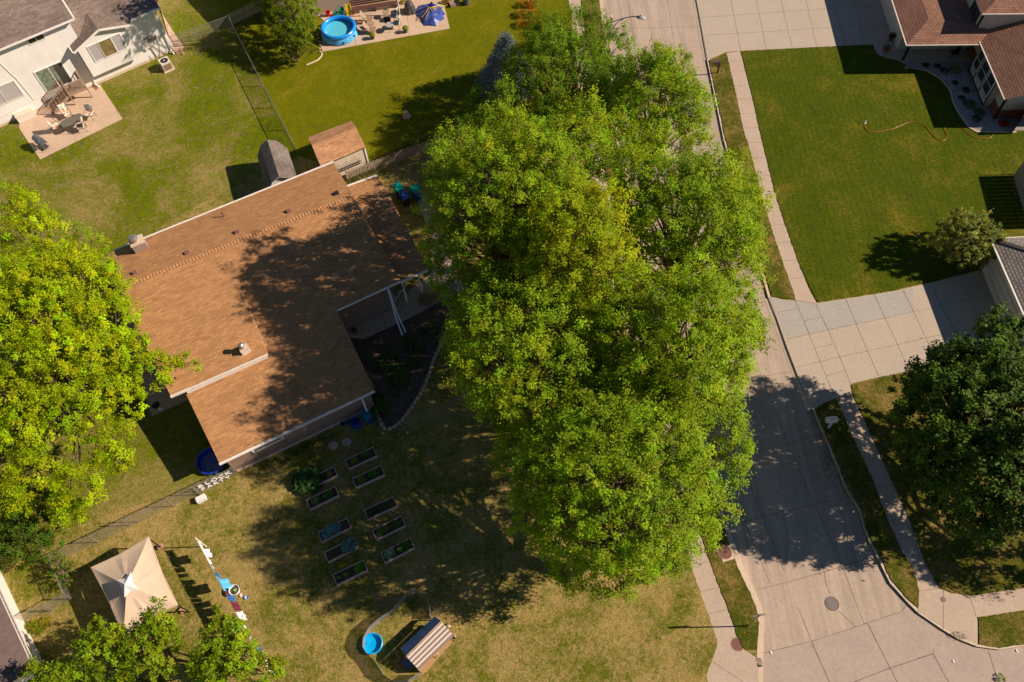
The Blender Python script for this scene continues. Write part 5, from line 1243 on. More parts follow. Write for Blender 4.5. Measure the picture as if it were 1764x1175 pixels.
# wheeled bins
def bin_(label, q, m, lid, rz, z=.1):
    p = W(q[0], q[1], 1.0); t = thing('wheeled_bin', label, 'bin', (p.x, p.y, z), rz)
    mb = MB(); w0, w1, d0, d1, h = .24, .29, .27, .35, .98
    lo = [Vector((x*w0, y*d0, .05)) for x, y in ((-1, -1), (1, -1), (1, 1), (-1, 1))]; hi = [Vector((x*w1, y*d1, h)) for x, y in ((-1, -1), (1, -1), (1, 1), (-1, 1))]
    mb.face(lo[::-1]); mb.face(hi)
    for i in range(4): mb.face([lo[i], lo[(i+1) % 4], hi[(i+1) % 4], hi[i]])
    mb.build('body', M[m], t, world_coords=False)
    mb = MB(); mb.box((0, 0, h+.025), (.62, .74, .05)); mb.box((0, -.02, h+.06), (.5, .52, .03)); mb.beam((-.2, .36, h+.05), (.2, .36, h+.05), .05, .05)
    mb.build('lid', M[lid], t, world_coords=False)
    for x in (-.22, .22):
        mb = MB(); mb.tube([(x-.03, .26, .1), (x+.03, .26, .1)], .1, 12); mb.build('wheel', M['black_bin'], t, world_coords=False)
    mb = MB(); mb.box((-.02, .0, h+.0785), (.05, .30, .006)); mb.build('lid_mark', M['pale_mark'], t, world_coords=False)
    return t
bin_('wheeled bin with teal lid nearest the brown roof', (686, 324), 'black_bin', 'teal', R(25))
bin_('wheeled bin with teal lid nearest the tree leaves', (717, 327), 'blue_bin', 'teal', R(28))
bin_('navy wheeled bin standing between the two teal lids', (696, 338), 'black_bin', 'blue_bin', R(27))
# canopy tent
tt = thing('canopy_tent', 'square beige canopy tent with a pale vented top near the clothes line', 'canopy tent', W(232, 1020))
cz = lambda x, y: (130+x/5.873, 900+y/5.873)
zc = 2.0
K = [W(*cz(735, 143), zc), W(*cz(1028, 833), zc), W(*cz(478, 1140), zc), W(*cz(152, 455), zc)]
top = (K[0]+K[1]+K[2]+K[3])/4; A = W(*cz(520, 640), 2.85)
rim = [A.lerp(Vector((k.x, k.y, zc)), .17) for k in K]
for r_ in rim: r_.z = 2.72
mb = MB(); N_ = 8
for i in range(4):
    j = (i+1) % 4
    for a_ in range(N_):
        for b_ in range(6):
            def q(s, t_):
                e0 = K[i].lerp(K[j], s); mid = 1-abs(2*s-1)
                cen4 = Vector((top.x, top.y, e0.z)); e0 = e0+(cen4-e0)*.055*math.sin(math.pi*s)
                r0 = rim[i].lerp(rim[j], s); p = e0.lerp(r0, t_)
                p.z = e0.z+(r0.z-e0.z)*(t_**1.25)-.02*math.sin(math.pi*t_)*math.sin(math.pi*s)
                if abs(s-.5) < .02: p.z += .05*math.sin(math.pi*min(1, t_*1.2))
                return p
            s0, s1, t0, t1 = a_/N_, (a_+1)/N_, b_/6, (b_+1)/6
            mb.face([q(s0, t0), q(s1, t0), q(s1, t1), q(s0, t1)], 0)
o = mb.build('canopy', M['canvas'], tt); weld(o)
mb = MB()
for i in range(4):
    j = (i+1) % 4; cen4 = Vector((top.x, top.y, zc)); m_ = K[i].lerp(K[j], .5); m_ = m_+(cen4-m_)*.055
    for a, b in ((K[i], m_), (m_, K[j])): mb.face([a-Vector((0, 0, .18)), b-Vector((0, 0, .18)), b, a])
mb.build('valance', M['canvas'], tt)
mb = MB(); apx = Vector((A.x, A.y, 3.12)); vr = [A+(Vector((k.x, k.y, 0))-Vector((A.x, A.y, 0)))*.255 for k in K]
for v_ in vr: v_.z = 2.80
for i in range(4):
    j = (i+1) % 4; m_ = vr[i].lerp(vr[j], .5); m_ = m_+(Vector((A.x, A.y, m_.z))-m_)*.25; mb.face([vr[i], m_, apx]); mb.face([m_, vr[j], apx])
mb.build('vent_cap', M['canvas2'], tt)
for i, k in enumerate(K):
    mb = MB(); c_ = Vector((top.x, top.y, zc)); p = k+(c_-k)*.03; mb.box((p.x, p.y, .99), (.06, .06, 1.94), rz=R(28)); mb.build('leg', M['dark_metal'], tt)
for i, lb in ((0, 'pale block weight by the upper right leg of the canopy tent'), (1, 'pale block weight by the lower right leg of the canopy tent'), (2, 'pale block weight by the lower left leg of the canopy tent')):
    q = ((278, 943), (316, 1052), (240, 1094))[i]; p = W(*q); mb = MB(); mb.box((p.x, p.y, .14), (.28, .24, .22), rz=R(20+30*i)); tagp(mb.build('block_weight', M['brick_pale']), lb, 'block')
# clothes line
cl = thing('clothes_line', 'long clothes line strung past the canopy tent', 'clothes line', W(344, 942))
CA = W(337, 927, 1.75); CB = W(458, 1152, 1.75)
for p in (CA, CB):
    mb = MB(); mb.tube([(p.x, p.y, .05), (p.x, p.y, 1.78)], .03, 8); mb.build('post', M['white'], cl)
mb = MB(); mb.tube([CA, CA.lerp(CB, .5)+Vector((0, 0, -.06)), CB], .008, 5); mb.build('line', M['white'], cl)
ca = (CB-CA).normalized(); cn = Vector((ca.y, -ca.x, 0))
if cn.x < 0: cn = -cn
def garment(s0, s1, h, m, lab, flare=.25, seed=0, kind='shirt'):
    h *= .8; flare *= .75; mid_ = (s0+s1)/2; s0, s1 = mid_-(mid_-s0)*.85, mid_+(s1-mid_)*1.0
    Lt = (CB-CA).length; rg = random.Random(seed); t0, t1 = s0*Lt, s1*Lt; mb = MB(); nu, nv = 6, 5
    def q(i, j, s_):
        u = t0+(t1-t0)*i/nu; v = j/nv
        mid = (t0+t1)/2
        u2 = mid+(u-mid)*(1-.25*v*(kind == 'towel_taper')+.0)
        p = CA+ca*u2+Vector((0, 0, -.02-h*v*(1-flare*.5)))+cn*(h*flare*v*v*1.2+.04*math.sin(i*1.9+seed)*v)
        return p+cn*s_*.012
    for s_ in (0, 1):
        for i in range(nu):
            for j in range(nv): mb.face([q(i, j, s_), q(i+1, j, s_), q(i+1, j+1, s_), q(i, j+1, s_)], 0)
    if kind == 'shirt':
        for e_, sg in ((0, -1), (nu, 1)):
            a0_, b0_ = q(e_, 0, .5), q(e_, 2, .5); o_ = ca*sg*.16+Vector((0, 0, -.10)); mb.face([a0_, b0_, b0_+o_, a0_+o_])
    if kind == 'trousers': pass
    o = mb.build('garment', M[m]); tagp(o, lab, 'garment', 'laundry on the clothes line')
GS = [(.02, .07, .35, 'cloth_white', 'small white cloth first on the clothes line', .2, 'towel'), (.08, .15, .85, 'cloth_white', 'large white shirt near the upper end of the clothes line', .35, 'shirt'), (.17, .21, .45, 'cloth_white', 'narrow white sock like piece after the big white shirt', .15, 'towel'),
      (.22, .25, .45, 'cloth_grey', 'grey striped piece between white cloth and blue shirt', .2, 'towel'), (.27, .31, .6, 'cloth_navy', 'dark blue piece just before the sky blue shirt', .2, 'towel'), (.32, .40, 1.0, 'cloth_blue', 'bright sky blue shirt flaring out from the line', .45, 'shirt'),
      (.42, .45, .5, 'cloth_maroon', 'narrow maroon piece after the sky blue shirt', .1, 'towel'), (.455, .50, .75, 'cloth_navy', 'dark blue shorts in the middle of the line', .35, 'towel'), (.505, .57, .85, 'cloth_maroon', 'maroon shirt in the middle of the line', .35, 'shirt'),
      (.58, .65, .8, 'cloth_white', 'wide white towel below the maroon shirt', .4, 'towel'), (.66, .70, .4, 'cloth_white', 'short white cloth below the wide white towel', .15, 'towel'), (.71, .78, .35, 'cloth_grey', 'grey small pieces in a row low on the line', .1, 'towel'),
      (.83, .89, .8, 'cloth_slate', 'slate blue shirt above the small tree', .35, 'shirt'), (.92, .95, .6, 'cloth_white', 'small white shirt at the lower end of the clothes line', .35, 'towel'), (.965, .985, .6, 'cloth_white', 'last white cloth beside the lower post', .35, 'towel')]
for k, (a, b, h, m_, lb, fl_, kd) in enumerate(GS): garment(a, b, h, m_, lb, fl_, k, kd)
# baskets near the line
bk = thing('laundry_basket', 'round white laundry basket with coloured clothes beside the line', 'basket', W(407, 1019)); p = bk.location
mb = MB(); mb.lathe((p.x, p.y, .05), [(0, .01), (.22, 0), (.30, .36), (.27, .36), (.20, .05), (0, .04)], 24); mb.build('tub', M['cloth_white'], bk)
mb = MB(); mb.blob((p.x, p.y, .3), (.2, .2, .12), 3, 10); mb.build('clothes', M['charcoal'], bk)
mb = MB(); mb.blob((p.x+.03, p.y-.02, .42), (.10, .06, .04), 4, 8); mb.build('green_cloth', mat('lime cloth', (.25, .60, .02), .9), bk)
for q, m_, r, lb in (((418, 1026), 'canvas', .13, 'small tan bowl beside the laundry basket'), ((426, 1030), 'pale_blue', .12, 'small pale blue bowl beside the tan bowl')):
    p = W(*q); mb = MB(); mb.lathe((p.x, p.y, .05), [(0, 0), (r*.7, 0), (r, .09), (r*.9, .09), (r*.6, .03), (0, .03)], 20); tagp(mb.build('bowl', M[m_]), lb, 'bowl')
# chicken coop and net pen
co = thing('chicken_coop', 'striped metal roofed coop with a dark tarp, inside the net pen', 'coop', W(735, 1110))
zk = lambda x, y: (600+x/7.12, 1010+y/7.12)
ra, rb = W(*zk(1135, 425), 1.25), W(*zk(705, 855), 1.25); ea, eb = W(*zk(1290, 600), .95), W(*zk(858, 1020), .95)
mb = MB(); n_ = 9
for k in range(n_):
    t0, t1 = k/n_, (k+1)/n_; lift = .02 if k % 2 else 0
    q = [ra.lerp(ea, t0), rb.lerp(eb, t0), rb.lerp(eb, t1), ra.lerp(ea, t1)]
    mb.face([p+Vector((0, 0, lift)) for p in q], (0 if k % 2 else 1) if k > 0 else 2)
mb.build('roof', [M['stripe_pale'], M['stripe_dark'], M['wood']], co)
da, db = W(*zk(1060, 370), 1.0), W(*zk(640, 760), 1.0)
mb = MB(); mb.face([ra, da, db, rb]); mb.face([da, da-Vector((0, 0, .3)), db-Vector((0, 0, .3)), db]); mb.build('tarp', M['tarp_dark'], co)
mb = MB(); mb.face([W(*zk(630, 935), .55), W(*zk(700, 860), .9), W(*zk(800, 970), .9), W(*zk(730, 1035), .45)]); mb.build('tarp_flap', M['tarp_dark'], co)
for p in (ra, rb, ea, eb, da, db):
    mb = MB(); mb.box((p.x, p.y, p.z/2), (.06, .06, p.z-.06)); mb.build('post', M['wood'], co)
mb = MB(); mb.beam(ea-Vector((0, 0, .1)), eb-Vector((0, 0, .1)), .04, .1); mb.beam(ra-Vector((0, 0, .08)), rb-Vector((0, 0, .08)), .04, .1); mb.build('rail', M['wood'], co)
mb = MB()
for (a, b, z1) in ((rb, eb, .85), (ra, ea, .85), (ra, rb, .95)): wallq(mb, (a.x, a.y), (b.x, b.y), .06, z1, t=.03)
mb.build('panel', M['wood'], co)
sheet('straw_litter', P([zk(1250, 620), zk(1300, 660), zk(1010, 990), zk(930, 1080), zk(870, 1040), zk(860, 1000)]), .066, M['straw'], edge=(.12, .03))
sheet('coop_litter_edge', P([zk(950, 420), zk(990, 390), zk(1010, 400), zk(975, 440)]), .066, M['straw'])
for q, lb in ((zk(1110, 850), 'bent metal perch leaning at the middle of the coop eave'), (zk(1330, 640), 'bent metal perch at the right end of the coop eave')):
    p = W(*q); mb = MB(); mb.tube([p+Vector((-.3, .12, .5)), p+Vector((-.05, .1, .5)), p+Vector((0, 0, .45)), p+Vector((-.12, -.12, .07))], .02, 6); tagp(mb.build('perch', M['metal']), lb, 'perch')
p = W(*zk(1230, 490)); mb = MB(); mb.blob((p.x, p.y, .12), (.14, .12, .1), 5, 10); tagp(mb.build('rock', M['stone']), 'pale rock beside the upper end of the coop roof', 'rock')
pen = [zk(1035, 345), zk(1000, 240), zk(900, 120), zk(820, 80), zk(760, 85), zk(700, 120)]
NET = [(744, 1066), (742, 1048), (728, 1028), (716, 1022), (706, 1023), (699, 1032), (680, 1054), (655, 1072), (640, 1085), (630, 1103), (629, 1118), (636, 1130), (648, 1140), (656, 1152), (664, 1165), (680, 1176), (705, 1176), (724, 1163)]
net = P(NET)
chain('grey plastic net pen curving around the wading pool and coop', net, .75, [net[0], net[5], net[8], net[10], net[12], net[14], net[17]], name='net_pen', pitch=.05, wr=.012, rail=False, wm='net', pr=.012)
kp = thing('wading_pool', 'small cyan wading pool inside the net pen', 'wading pool', W(643, 1110)); p = kp.location
mb = MB(); mb.lathe((p.x, p.y, .06), [(0, .03), (.43, .03), (.47, .22), (.55, .22), (.56, .18), (.50, 0), (0, 0)], 36); mb.build('shell', M['kiddie'], kp)
mb = MB(); mb.tube([(p.x+.52*math.cos(a*math.pi/16), p.y+.52*math.sin(a*math.pi/16), .285) for a in range(32)], .035, 6, closed=True); mb.build('rim', M['kiddie'], kp)
mb = MB(); mb.lathe((p.x-.30, p.y+.15, .085), [(0, .06), (.10, .05), (.12, 0)][::-1], 14); mb.build('moulding', M['kiddie'], kp)
# big blue pool under the garage corner
bp = thing('wading_pool', 'deep blue plastic pool half hidden under the garage roof corner', 'wading pool', W(367, 797)); p = bp.location
mb = MB(); mb.lathe((p.x, p.y, .07), [(0, .03), (.72, .04), (.80, .30), (.90, .30), (.91, .26), (.84, 0), (0, 0)], 40); mb.build('shell', M['navy_plastic'], bp)
mb = MB(); mb.tube([(p.x+.87*math.cos(a*math.pi/18), p.y+.87*math.sin(a*math.pi/18), .37) for a in range(36)], .035, 6, closed=True); mb.build('rim', M['navy_plastic'], bp)
t = thing('kettle_grill', 'small black kettle grill with pale lid on the slab under the maple', 'grill', W(276, 706)); p = t.location
mb = MB(); mb.lathe((p.x, p.y, .5), [(0, 0), (.2, .08), (.26, .22), (.25, .26), (0, .4)], 20); mb.build('bowl', M['black_bin'], t)
for k in range(3):
    mb = MB(); a = k*2.09; mb.tube([(p.x+.15*math.cos(a), p.y+.15*math.sin(a), .55), (p.x+.25*math.cos(a), p.y+.25*math.sin(a), .1)], .015, 6); mb.build('leg', M['metal'], t)
mb = MB(); q = W(278, 704, .1); mb.lathe((q.x, q.y, .12), [(0, .12), (.1, .1), (.16, .02), (.16, 0)][::-1], 16); tagp(mb.build('bowl', M['cloth_white']), 'white bowl beside the small black grill', 'bowl')
# stump
t = thing('tree_stump', 'pale cut tree stump standing in the centre lawn', 'stump', W(701, 202)); p = t.location
mb = MB(); rg = random.Random(3)
prof = [(.33, 0), (.26, .08), (.21, .2), (.19, .45)]
for (r0_, z0_), (r1_, z1_) in zip(prof[:-1], prof[1:]):
    for k in range(14):
        f = lambda r, z, kk: (p.x+r*(1+.08*math.sin(kk*2*math.pi/14*5)*(1-z*2 if z < .5 else 0))*math.cos(kk*2*math.pi/14), p.y+r*(1+.08*math.sin(kk*2*math.pi/14*5)*(1-z*2))*math.sin(kk*2*math.pi/14), .08+z)
        mb.face([f(r0_, z0_, k), f(r0_, z0_, k+1), f(r1_, z1_, k+1), f(r1_, z1_, k)])
mb.build('trunk', M['wood_grey'], t)
mb = MB(); mb.face([(p.x+.19*math.cos(k*2*math.pi/14), p.y+.19*math.sin(k*2*math.pi/14), .532) for k in range(14)]); mb.build('cut_face', mat('cut wood', (.62, .50, .38), .9), t)
# bed behind the picket fence
for k in range(9):
    x = 690+k*8; y = 258-k*2.0
    clump_plant('lily_clump', 'yellow green lily clump in the row behind the picket fence', 'plant', (x, y-6), .35, .45, (.24, .30, .03), 400+k, n=110, leaf=.16, aspect=.12, group='lily clumps behind the picket fence')
for k in range(6):
    x = 645+k*8; y = 276-k*3; clump_plant('flower_tuft', 'low mixed flower tuft in the bed end by the tan shed', 'plant', (x, y), .2, .2, (.14, .13, .04), 420+k, n=60, leaf=.06, aspect=.4, group='flower tufts beside the tan shed', c2=(.4, .10, .08))
for k in range(7):
    x = 606+k*7.5; y = 316-k*3; clump_plant('hedge_tuft', 'pale shrub tuft grown through the picket fence by the shed', 'plant', (x, y), .25, .75, (.12, .15, .05), 430+k, n=120, leaf=.06, aspect=.4, group='shrub tufts at the picket fence')
# street edge bed with orange flowers at the top
for k in range(9):
    x = 900+(k % 3)*11+rnd.uniform(-3, 3); y = 12+(k//3)*17
    clump_plant('daylily_clump', 'daylily clump with orange flowers in the bed at the top edge', 'plant', (x, y), .55, .8, (.13, .22, .02), 440+k, n=190, leaf=.16, aspect=.14, group='orange daylilies at the top edge', c2=(.75, .16, .01))
for k, (x, y) in enumerate(((62, 1078), (72, 1082), (80, 1076), (50, 1087))):
    clump_plant('daylily_clump', 'green daylily clump in the corner bed by the low gate', 'plant', (x, y), .35, .5, (.13, .24, .02), 460+k, n=150, leaf=.16, aspect=.12, group='daylilies in the corner bed by the gate', c2=(.5, .3, .02))
# ------------------------------------------------------------------ patio west
zw = lambda x, y: (20+x/9.0375, 150+y/9.0375)
T0 = .11
def bx(name, c, s, m, parent=None, rz=0, rot=None, lab=None, cat=None, group=None):
    mb = MB(); mb.box(c, s, rz=rz, rot=rot); o = mb.build(name, M[m], parent)
    if lab: tagp(o, lab, cat, group)
    return o
t = thing('air_conditioner', 'square outdoor air conditioner with a round dark fan at the white wall', 'air conditioner', W(290, 119)); p = Vector((t.location.x, t.location.y, .1)); az = fw.ang
bx('pad', (p.x, p.y, .11), (.95, .95, .07), 'kerb', t, az)
mb = MB(); mb.box((p.x, p.y, .50), (.78, .78, .70), rz=az); mb.build('casing', M['cream'], t)
mb = MB()
for k in range(4):
    a = az+k*math.pi/2; cc = Vector((p.x+.392*math.cos(a), p.y+.392*math.sin(a), .47)); mb.box(cc, (.012, .64, .56), rz=a)
mb.build('coil_panel', M['glassy_dull'], t)
mb = MB(); mb.box((p.x, p.y, .865), (.82, .82, .04), rz=az); mb.build('top_frame', M['trim'], t)
mb = MB(); mb.lathe((p.x, p.y, .885), [(.02, .008), (.30, .008), (.32, .0)], 24); mb.build('fan_grille', M['black_bin'], t)
mb = MB(); mb.lathe((p.x, p.y, .892), [(0, .02), (.06, .015), (.07, 0)][::-1], 12); mb.build('fan_hub', M['white'], t)
for k in range(3):
    mb = MB(); a = k*2.09; mb.beam((p.x, p.y, .899), (p.x+.29*math.cos(a), p.y+.29*math.sin(a), .897), .10, .006); mb.build('fan_blade', M['charcoal'], t)
for q, lb, sc in (((314, 92), 'terracotta coloured splash block at the corner downspout', 1), ((166, 152), 'terracotta coloured splash block under the bay downspout on the patio', 1)):
    p = W(*q); mb = MB(); mb.box((p.x, p.y, T0+.02), (.75, .26, .05), rz=R(-52)); mb.box((p.x, p.y, T0+.06), (.75, .03, .06), rz=R(-52)); tagp(mb.build('splash_block', M['brick_pale']), lb, 'splash block')
# storage box
t = thing('deck_box', 'cream storage box with a sloping lid against the white wall', 'storage box', W(47, 206)); p = t.location
for nm, z, h, w in (('body', .38, .5, 0), ('lid', .66, .07, .04)):
    bx(nm, (p.x, p.y+.1, z), (1.35+w, .66+w, h), 'trim' if nm == 'body' else 'cream', t, az)
# glass table
t = thing('patio_table', 'dark glass patio table between the floral chairs', 'table', W(*zw(890, 590))); p = t.location
tp = [W(*zw(740, 560), .8), W(*zw(1000, 390), .8), W(*zw(1120, 460), .8), W(*zw(880, 690), .8)]
cen = (tp[0]+tp[1]+tp[2]+tp[3])/4; ta = R(36)
mb = MB(); L_, D_w = 1.75, .95; pts = []
for k in range(24):
    a = 2*math.pi*k/24; x = abs(math.cos(a))**.55*math.copysign(1, math.cos(a))*L_/2; y = abs(math.sin(a))**.55*math.copysign(1, math.sin(a))*D_w/2
    pts.append((cen.x+x*math.cos(ta)-y*math.sin(ta), cen.y+x*math.sin(ta)+y*math.cos(ta)))
mb.prism(pts, .79, .81); mb.build('tabletop', M['smoke_glass'], t)
mb = MB(); mb.tube([(x, y, .80) for x, y in pts], .022, 6, closed=True); mb.build('frame', M['dark_metal'], t)
for sx, sy in ((-.7, -.36), (.7, -.36), (.7, .36), (-.7, .36)):
    x, y = cen.x+sx*math.cos(ta)-sy*math.sin(ta), cen.y+sx*math.sin(ta)+sy*math.cos(ta); mb = MB(); mb.tube([(x, y, .79), (x, y, T0)], .02, 6); mb.build('leg', M['dark_metal'], t)
floral = NT('floral fabric', .9, .1); _v = floral.coord(scale=(1, 1, 1)); vo = floral.n('ShaderNodeTexVoronoi', Scale=9.0); floral.l(_v, vo.inputs['Vector'])
sp_ = floral.n('ShaderNodeSeparateColor'); floral.l(vo.outputs['Color'], sp_.inputs[0])
M['floral'] = floral.done(floral.ramp(sp_.outputs[0], [(0, (.75, .70, .60)), (.35, (.78, .74, .66)), (.5, (.62, .10, .10)), (.62, (.75, .32, .08)), (.75, (.12, .48, .42)), (.88, (.78, .74, .68))]))
for r_ in floral.t.nodes:
    if r_.type == 'VALTORGB': r_.color_ramp.interpolation = 'CONSTANT'
def patio_chair(label, loc, rz, fabric='floral', group=None, frame='dark_metal', slim=False, nm='patio_chair'):
    t = thing(nm, label, 'chair', loc, rz, group)
    def b(n, c, s, m, rx=0, par=None):
        mb = MB(); mb.box(c, s, rot=Matrix.Rotation(rx, 3, 'X')); return mb.build(n, M[m], par or t, world_coords=False)
    b('seat', (0, 0, .46), (.52, .52, .09 if not slim else .03), fabric); b('backrest', (0, .31, .80), (.52, .09 if not slim else .03, .66), fabric, R(-16))
    mb = MB()
    for x in (-.29, .29):
        mb.tube([(x, -.28, 0), (x, -.26, .64), (x, .26, .66), (x, .40, 1.05)], .017, 6); mb.tube([(x, .34, 0), (x, .24, .42), (x, -.25, .42)], .017, 6)
    mb.build('frame', M[frame], t, world_coords=False)
    return t
def at(q, z): p = W(q[0], q[1], z); return Vector((p.x, p.y, T0))
G1 = 'floral chairs round the glass table'
patio_chair('floral chair at the left end of the glass table nearest the grill', at(zw(690, 610), .55), R(125), group=G1)
patio_chair('floral chair with its back to the wooden steps', at(zw(850, 400), .6), R(38), group=G1)
patio_chair('floral chair at the right far corner of the glass table', at(zw(1200, 410), .6), R(-8), group=G1)
patio_chair('floral chair on the lawn side of the glass table turned away', at(zw(1075, 620), .5), R(-75), group=G1)
t = thing('barbecue_grill', 'blue grey barbecue grill on the patio corner by the lawn', 'grill', at(zw(450, 860), .6)); p = t.location; ga_ = R(-38)
mb = MB(); Rm = Matrix.Rotation(ga_, 3, 'Z')
for k in range(8):
    a0_, a1_ = math.pi*k/8, math.pi*(k+1)/8; 
    pr = [Vector((-.42, .27*math.cos(a0_), .92+.24*math.sin(a0_))), Vector((.30, .27*math.cos(a0_), .92+.24*math.sin(a0_))), Vector((.30, .27*math.cos(a1_), .92+.24*math.sin(a1_))), Vector((-.42, .27*math.cos(a1_), .92+.24*math.sin(a1_)))]
    mb.face([Vector((p.x, p.y, 0))+Rm @ q for q in pr], smooth=True)
for x in (-.42, .30): mb.face([Vector((p.x, p.y, 0))+Rm @ Vector((x, .27*math.cos(math.pi*k/8), .92+.24*math.sin(math.pi*k/8))) for k in range(9)])
mb.build('lid', M['grill'], t)
def lb_(n, c, s, m): 
    q = Vector((p.x, p.y, 0))+Rm @ Vector(c); bx(n, q, s, m, t, ga_)
lb_('firebox', (-.06, 0, .80), (.72, .54, .24), 'grill'); lb_('side_shelf', (.56, 0, .90), (.46, .48, .03), 'grill'); lb_('handle', (-.06, -.31, 1.02), (.5, .03, .03), 'metal')
for x, y in ((-.38, -.22), (.70, -.22), (.70, .22), (-.38, .22)):
    a_ = Vector((p.x, p.y, 0))+Rm @ Vector((x, y, .85)); mb = MB(); mb.tube([a_, Vector((a_.x, a_.y, T0))], .018, 6); mb.build('leg', M['metal'], t)
lb_('lower_shelf', (.1, 0, .3), (.9, .44, .03), 'charcoal')

# ------------------------------------------------------------------ patio centre with the round pool
zq = lambda x, y: (530+x/6.785, y/6.785)
T0 = .12
pt = thing('swimming_pool', 'round inflatable blue swimming pool filled with pale blue water', 'swimming pool', W(*zq(370, 400)))
pc_ = (W(*zq(360, 325), .74)); pr_ = (W(*zq(565, 330), .74)-W(*zq(150, 330), .74)).length/2
x0, y0 = pc_.x, pc_.y; pr_ *= .93
mb = MB(); mb.lathe((x0, y0, T0), [(pr_*1.07, 0), (pr_*1.12, .12), (pr_*1.06, .42), (pr_*.97, .62)], 48); mb.build('wall', M['pool_light'], pt)
mb = MB(); mb.tube([(x0+pr_*math.cos(a*math.pi/30)*.965, y0+pr_*math.sin(a*math.pi/30)*.965, T0+.66) for a in range(60)], .15, 12, closed=True); mb.build('rim', M['pool_blue'], pt)
mb = MB(); mb.lathe((x0, y0, T0), [(0, .03), (pr_*.92, .03), (pr_*.94, .35), (pr_*.90, .60)], 48); mb.build('liner', M['pool_liner'], pt)
mb = MB(); mb.lathe((x0, y0, T0), [(0, .36), (pr_*.925, .36)], 48, smooth=False); mb.build('water', M['water'], pt)
p = W(*zq(235, 262), .5); mb = MB(); mb.lathe((p.x, p.y, T0+.36), [(0, .12), (.08, .11), (.13, .04), (.13, 0)][::-1], 14); tagp(mb.build('chlorine_float', M['cream']), 'round pale chemical float near the far rim of the swimming pool', 'pool float')
p = W(*zq(212, 378), .5); mb = MB(); mb.lathe((p.x, p.y, T0+.36), [(0, .06), (.05, .05), (.07, 0)][::-1], 12); tagp(mb.build('thermometer_float', M['white']), 'small white float near the left rim of the swimming pool', 'pool float')
t = thing('garden_light', 'thin solar garden stake in front of the round swimming pool', 'garden light', W(*zq(575, 540))); p = t.location
mb = MB(); mb.tube([(p.x, p.y, .08), (p.x-.03, p.y, 1.0)], .014, 6); mb.build('stake', M['dark_metal'], t); mb = MB(); mb.box((p.x-.03, p.y, 1.04), (.1, .1, .12)); mb.build('lamp_head', M['black_bin'], t)
# long bench / low wall of brown boards
fq = Fr(W(*zq(520, 195)), math.atan2((W(*zq(1080, 105))-W(*zq(520, 195))).y, (W(*zq(1080, 105))-W(*zq(520, 195))).x), out=-1)
t = thing('board_bench', 'long red brown slatted bench along the tan house wall', 'bench', fq(1.8, 0))
Lb = (W(*zq(1080, 105))-W(*zq(520, 195))).length
for k, (o, z) in enumerate(((-.1, .42), (-.27, .42), (-.44, .42))):
    mb = MB(); mb.box(fq(Lb/2, o, T0+z), (Lb, .14, .04), rz=fq.ang); mb.build('seat_board', M['bench'], t)
for k in range(3):
    mb = MB(); mb.box(fq(Lb/2, -.56-.04*k, T0+.58+.17*k), (Lb, .035, .14), rz=fq.ang); mb.build('back_board', M['bench'], t)
for u in (.1, Lb/2, Lb-.1):
    mb = MB(); mb.box(fq(u, -.27, T0+.21), (.08, .5, .42), rz=fq.ang); mb.build('leg', M['bench'], t)
# toys and tubs by the wall
def tub(q, r, h, m, lb, nm='toy_tub', z=.4):
    p = W(q[0], q[1], z); mb = MB(); mb.lathe((p.x, p.y, T0), [(0, .01), (r*.8, 0), (r, h), (r*.85, h), (r*.7, h*.3), (0, h*.25)], 16); tagp(mb.build(nm, M[m]), lb, 'tub')
tub(zq(235, 150), .22, .4, 'red', 'red plastic tub behind the swimming pool'); tub(zq(330, 150), .20, .3, 'green_lid', 'green plastic tub behind the swimming pool'); tub(zq(395, 115), .25, .4, 'teal', 'teal plastic tub between green tub and yellow slide')
t = thing('toy_slide', 'yellow toy slide leaning at the corner of the bench', 'slide', W(*zq(480, 150))); p = t.location
p1_, p2_ = W(*zq(465, 55), .95), W(*zq(490, 180), .12); mb = MB(); mb.beam(p1_, p2_, .42, .04); mb.build('chute', M['yellow'], t)
for s_ in (-1, 1):
    mb = MB(); o_ = Vector((.21*s_, 0, .05)); mb.beam(p1_+o_, p2_+o_, .04, .12); mb.build('side_rail', M['yellow'], t)
    mb = MB(); mb.beam(p1_+o_, Vector((p1_.x+.21*s_, p1_.y+.25, T0)), .05, .05); mb.build('leg', M['yellow'], t)
bx('toy_block', W(*zq(545, 160), .15), (.2, .2, .14), 'orange', rz=.5, lab='small orange toy beside the yellow slide', cat='toy')
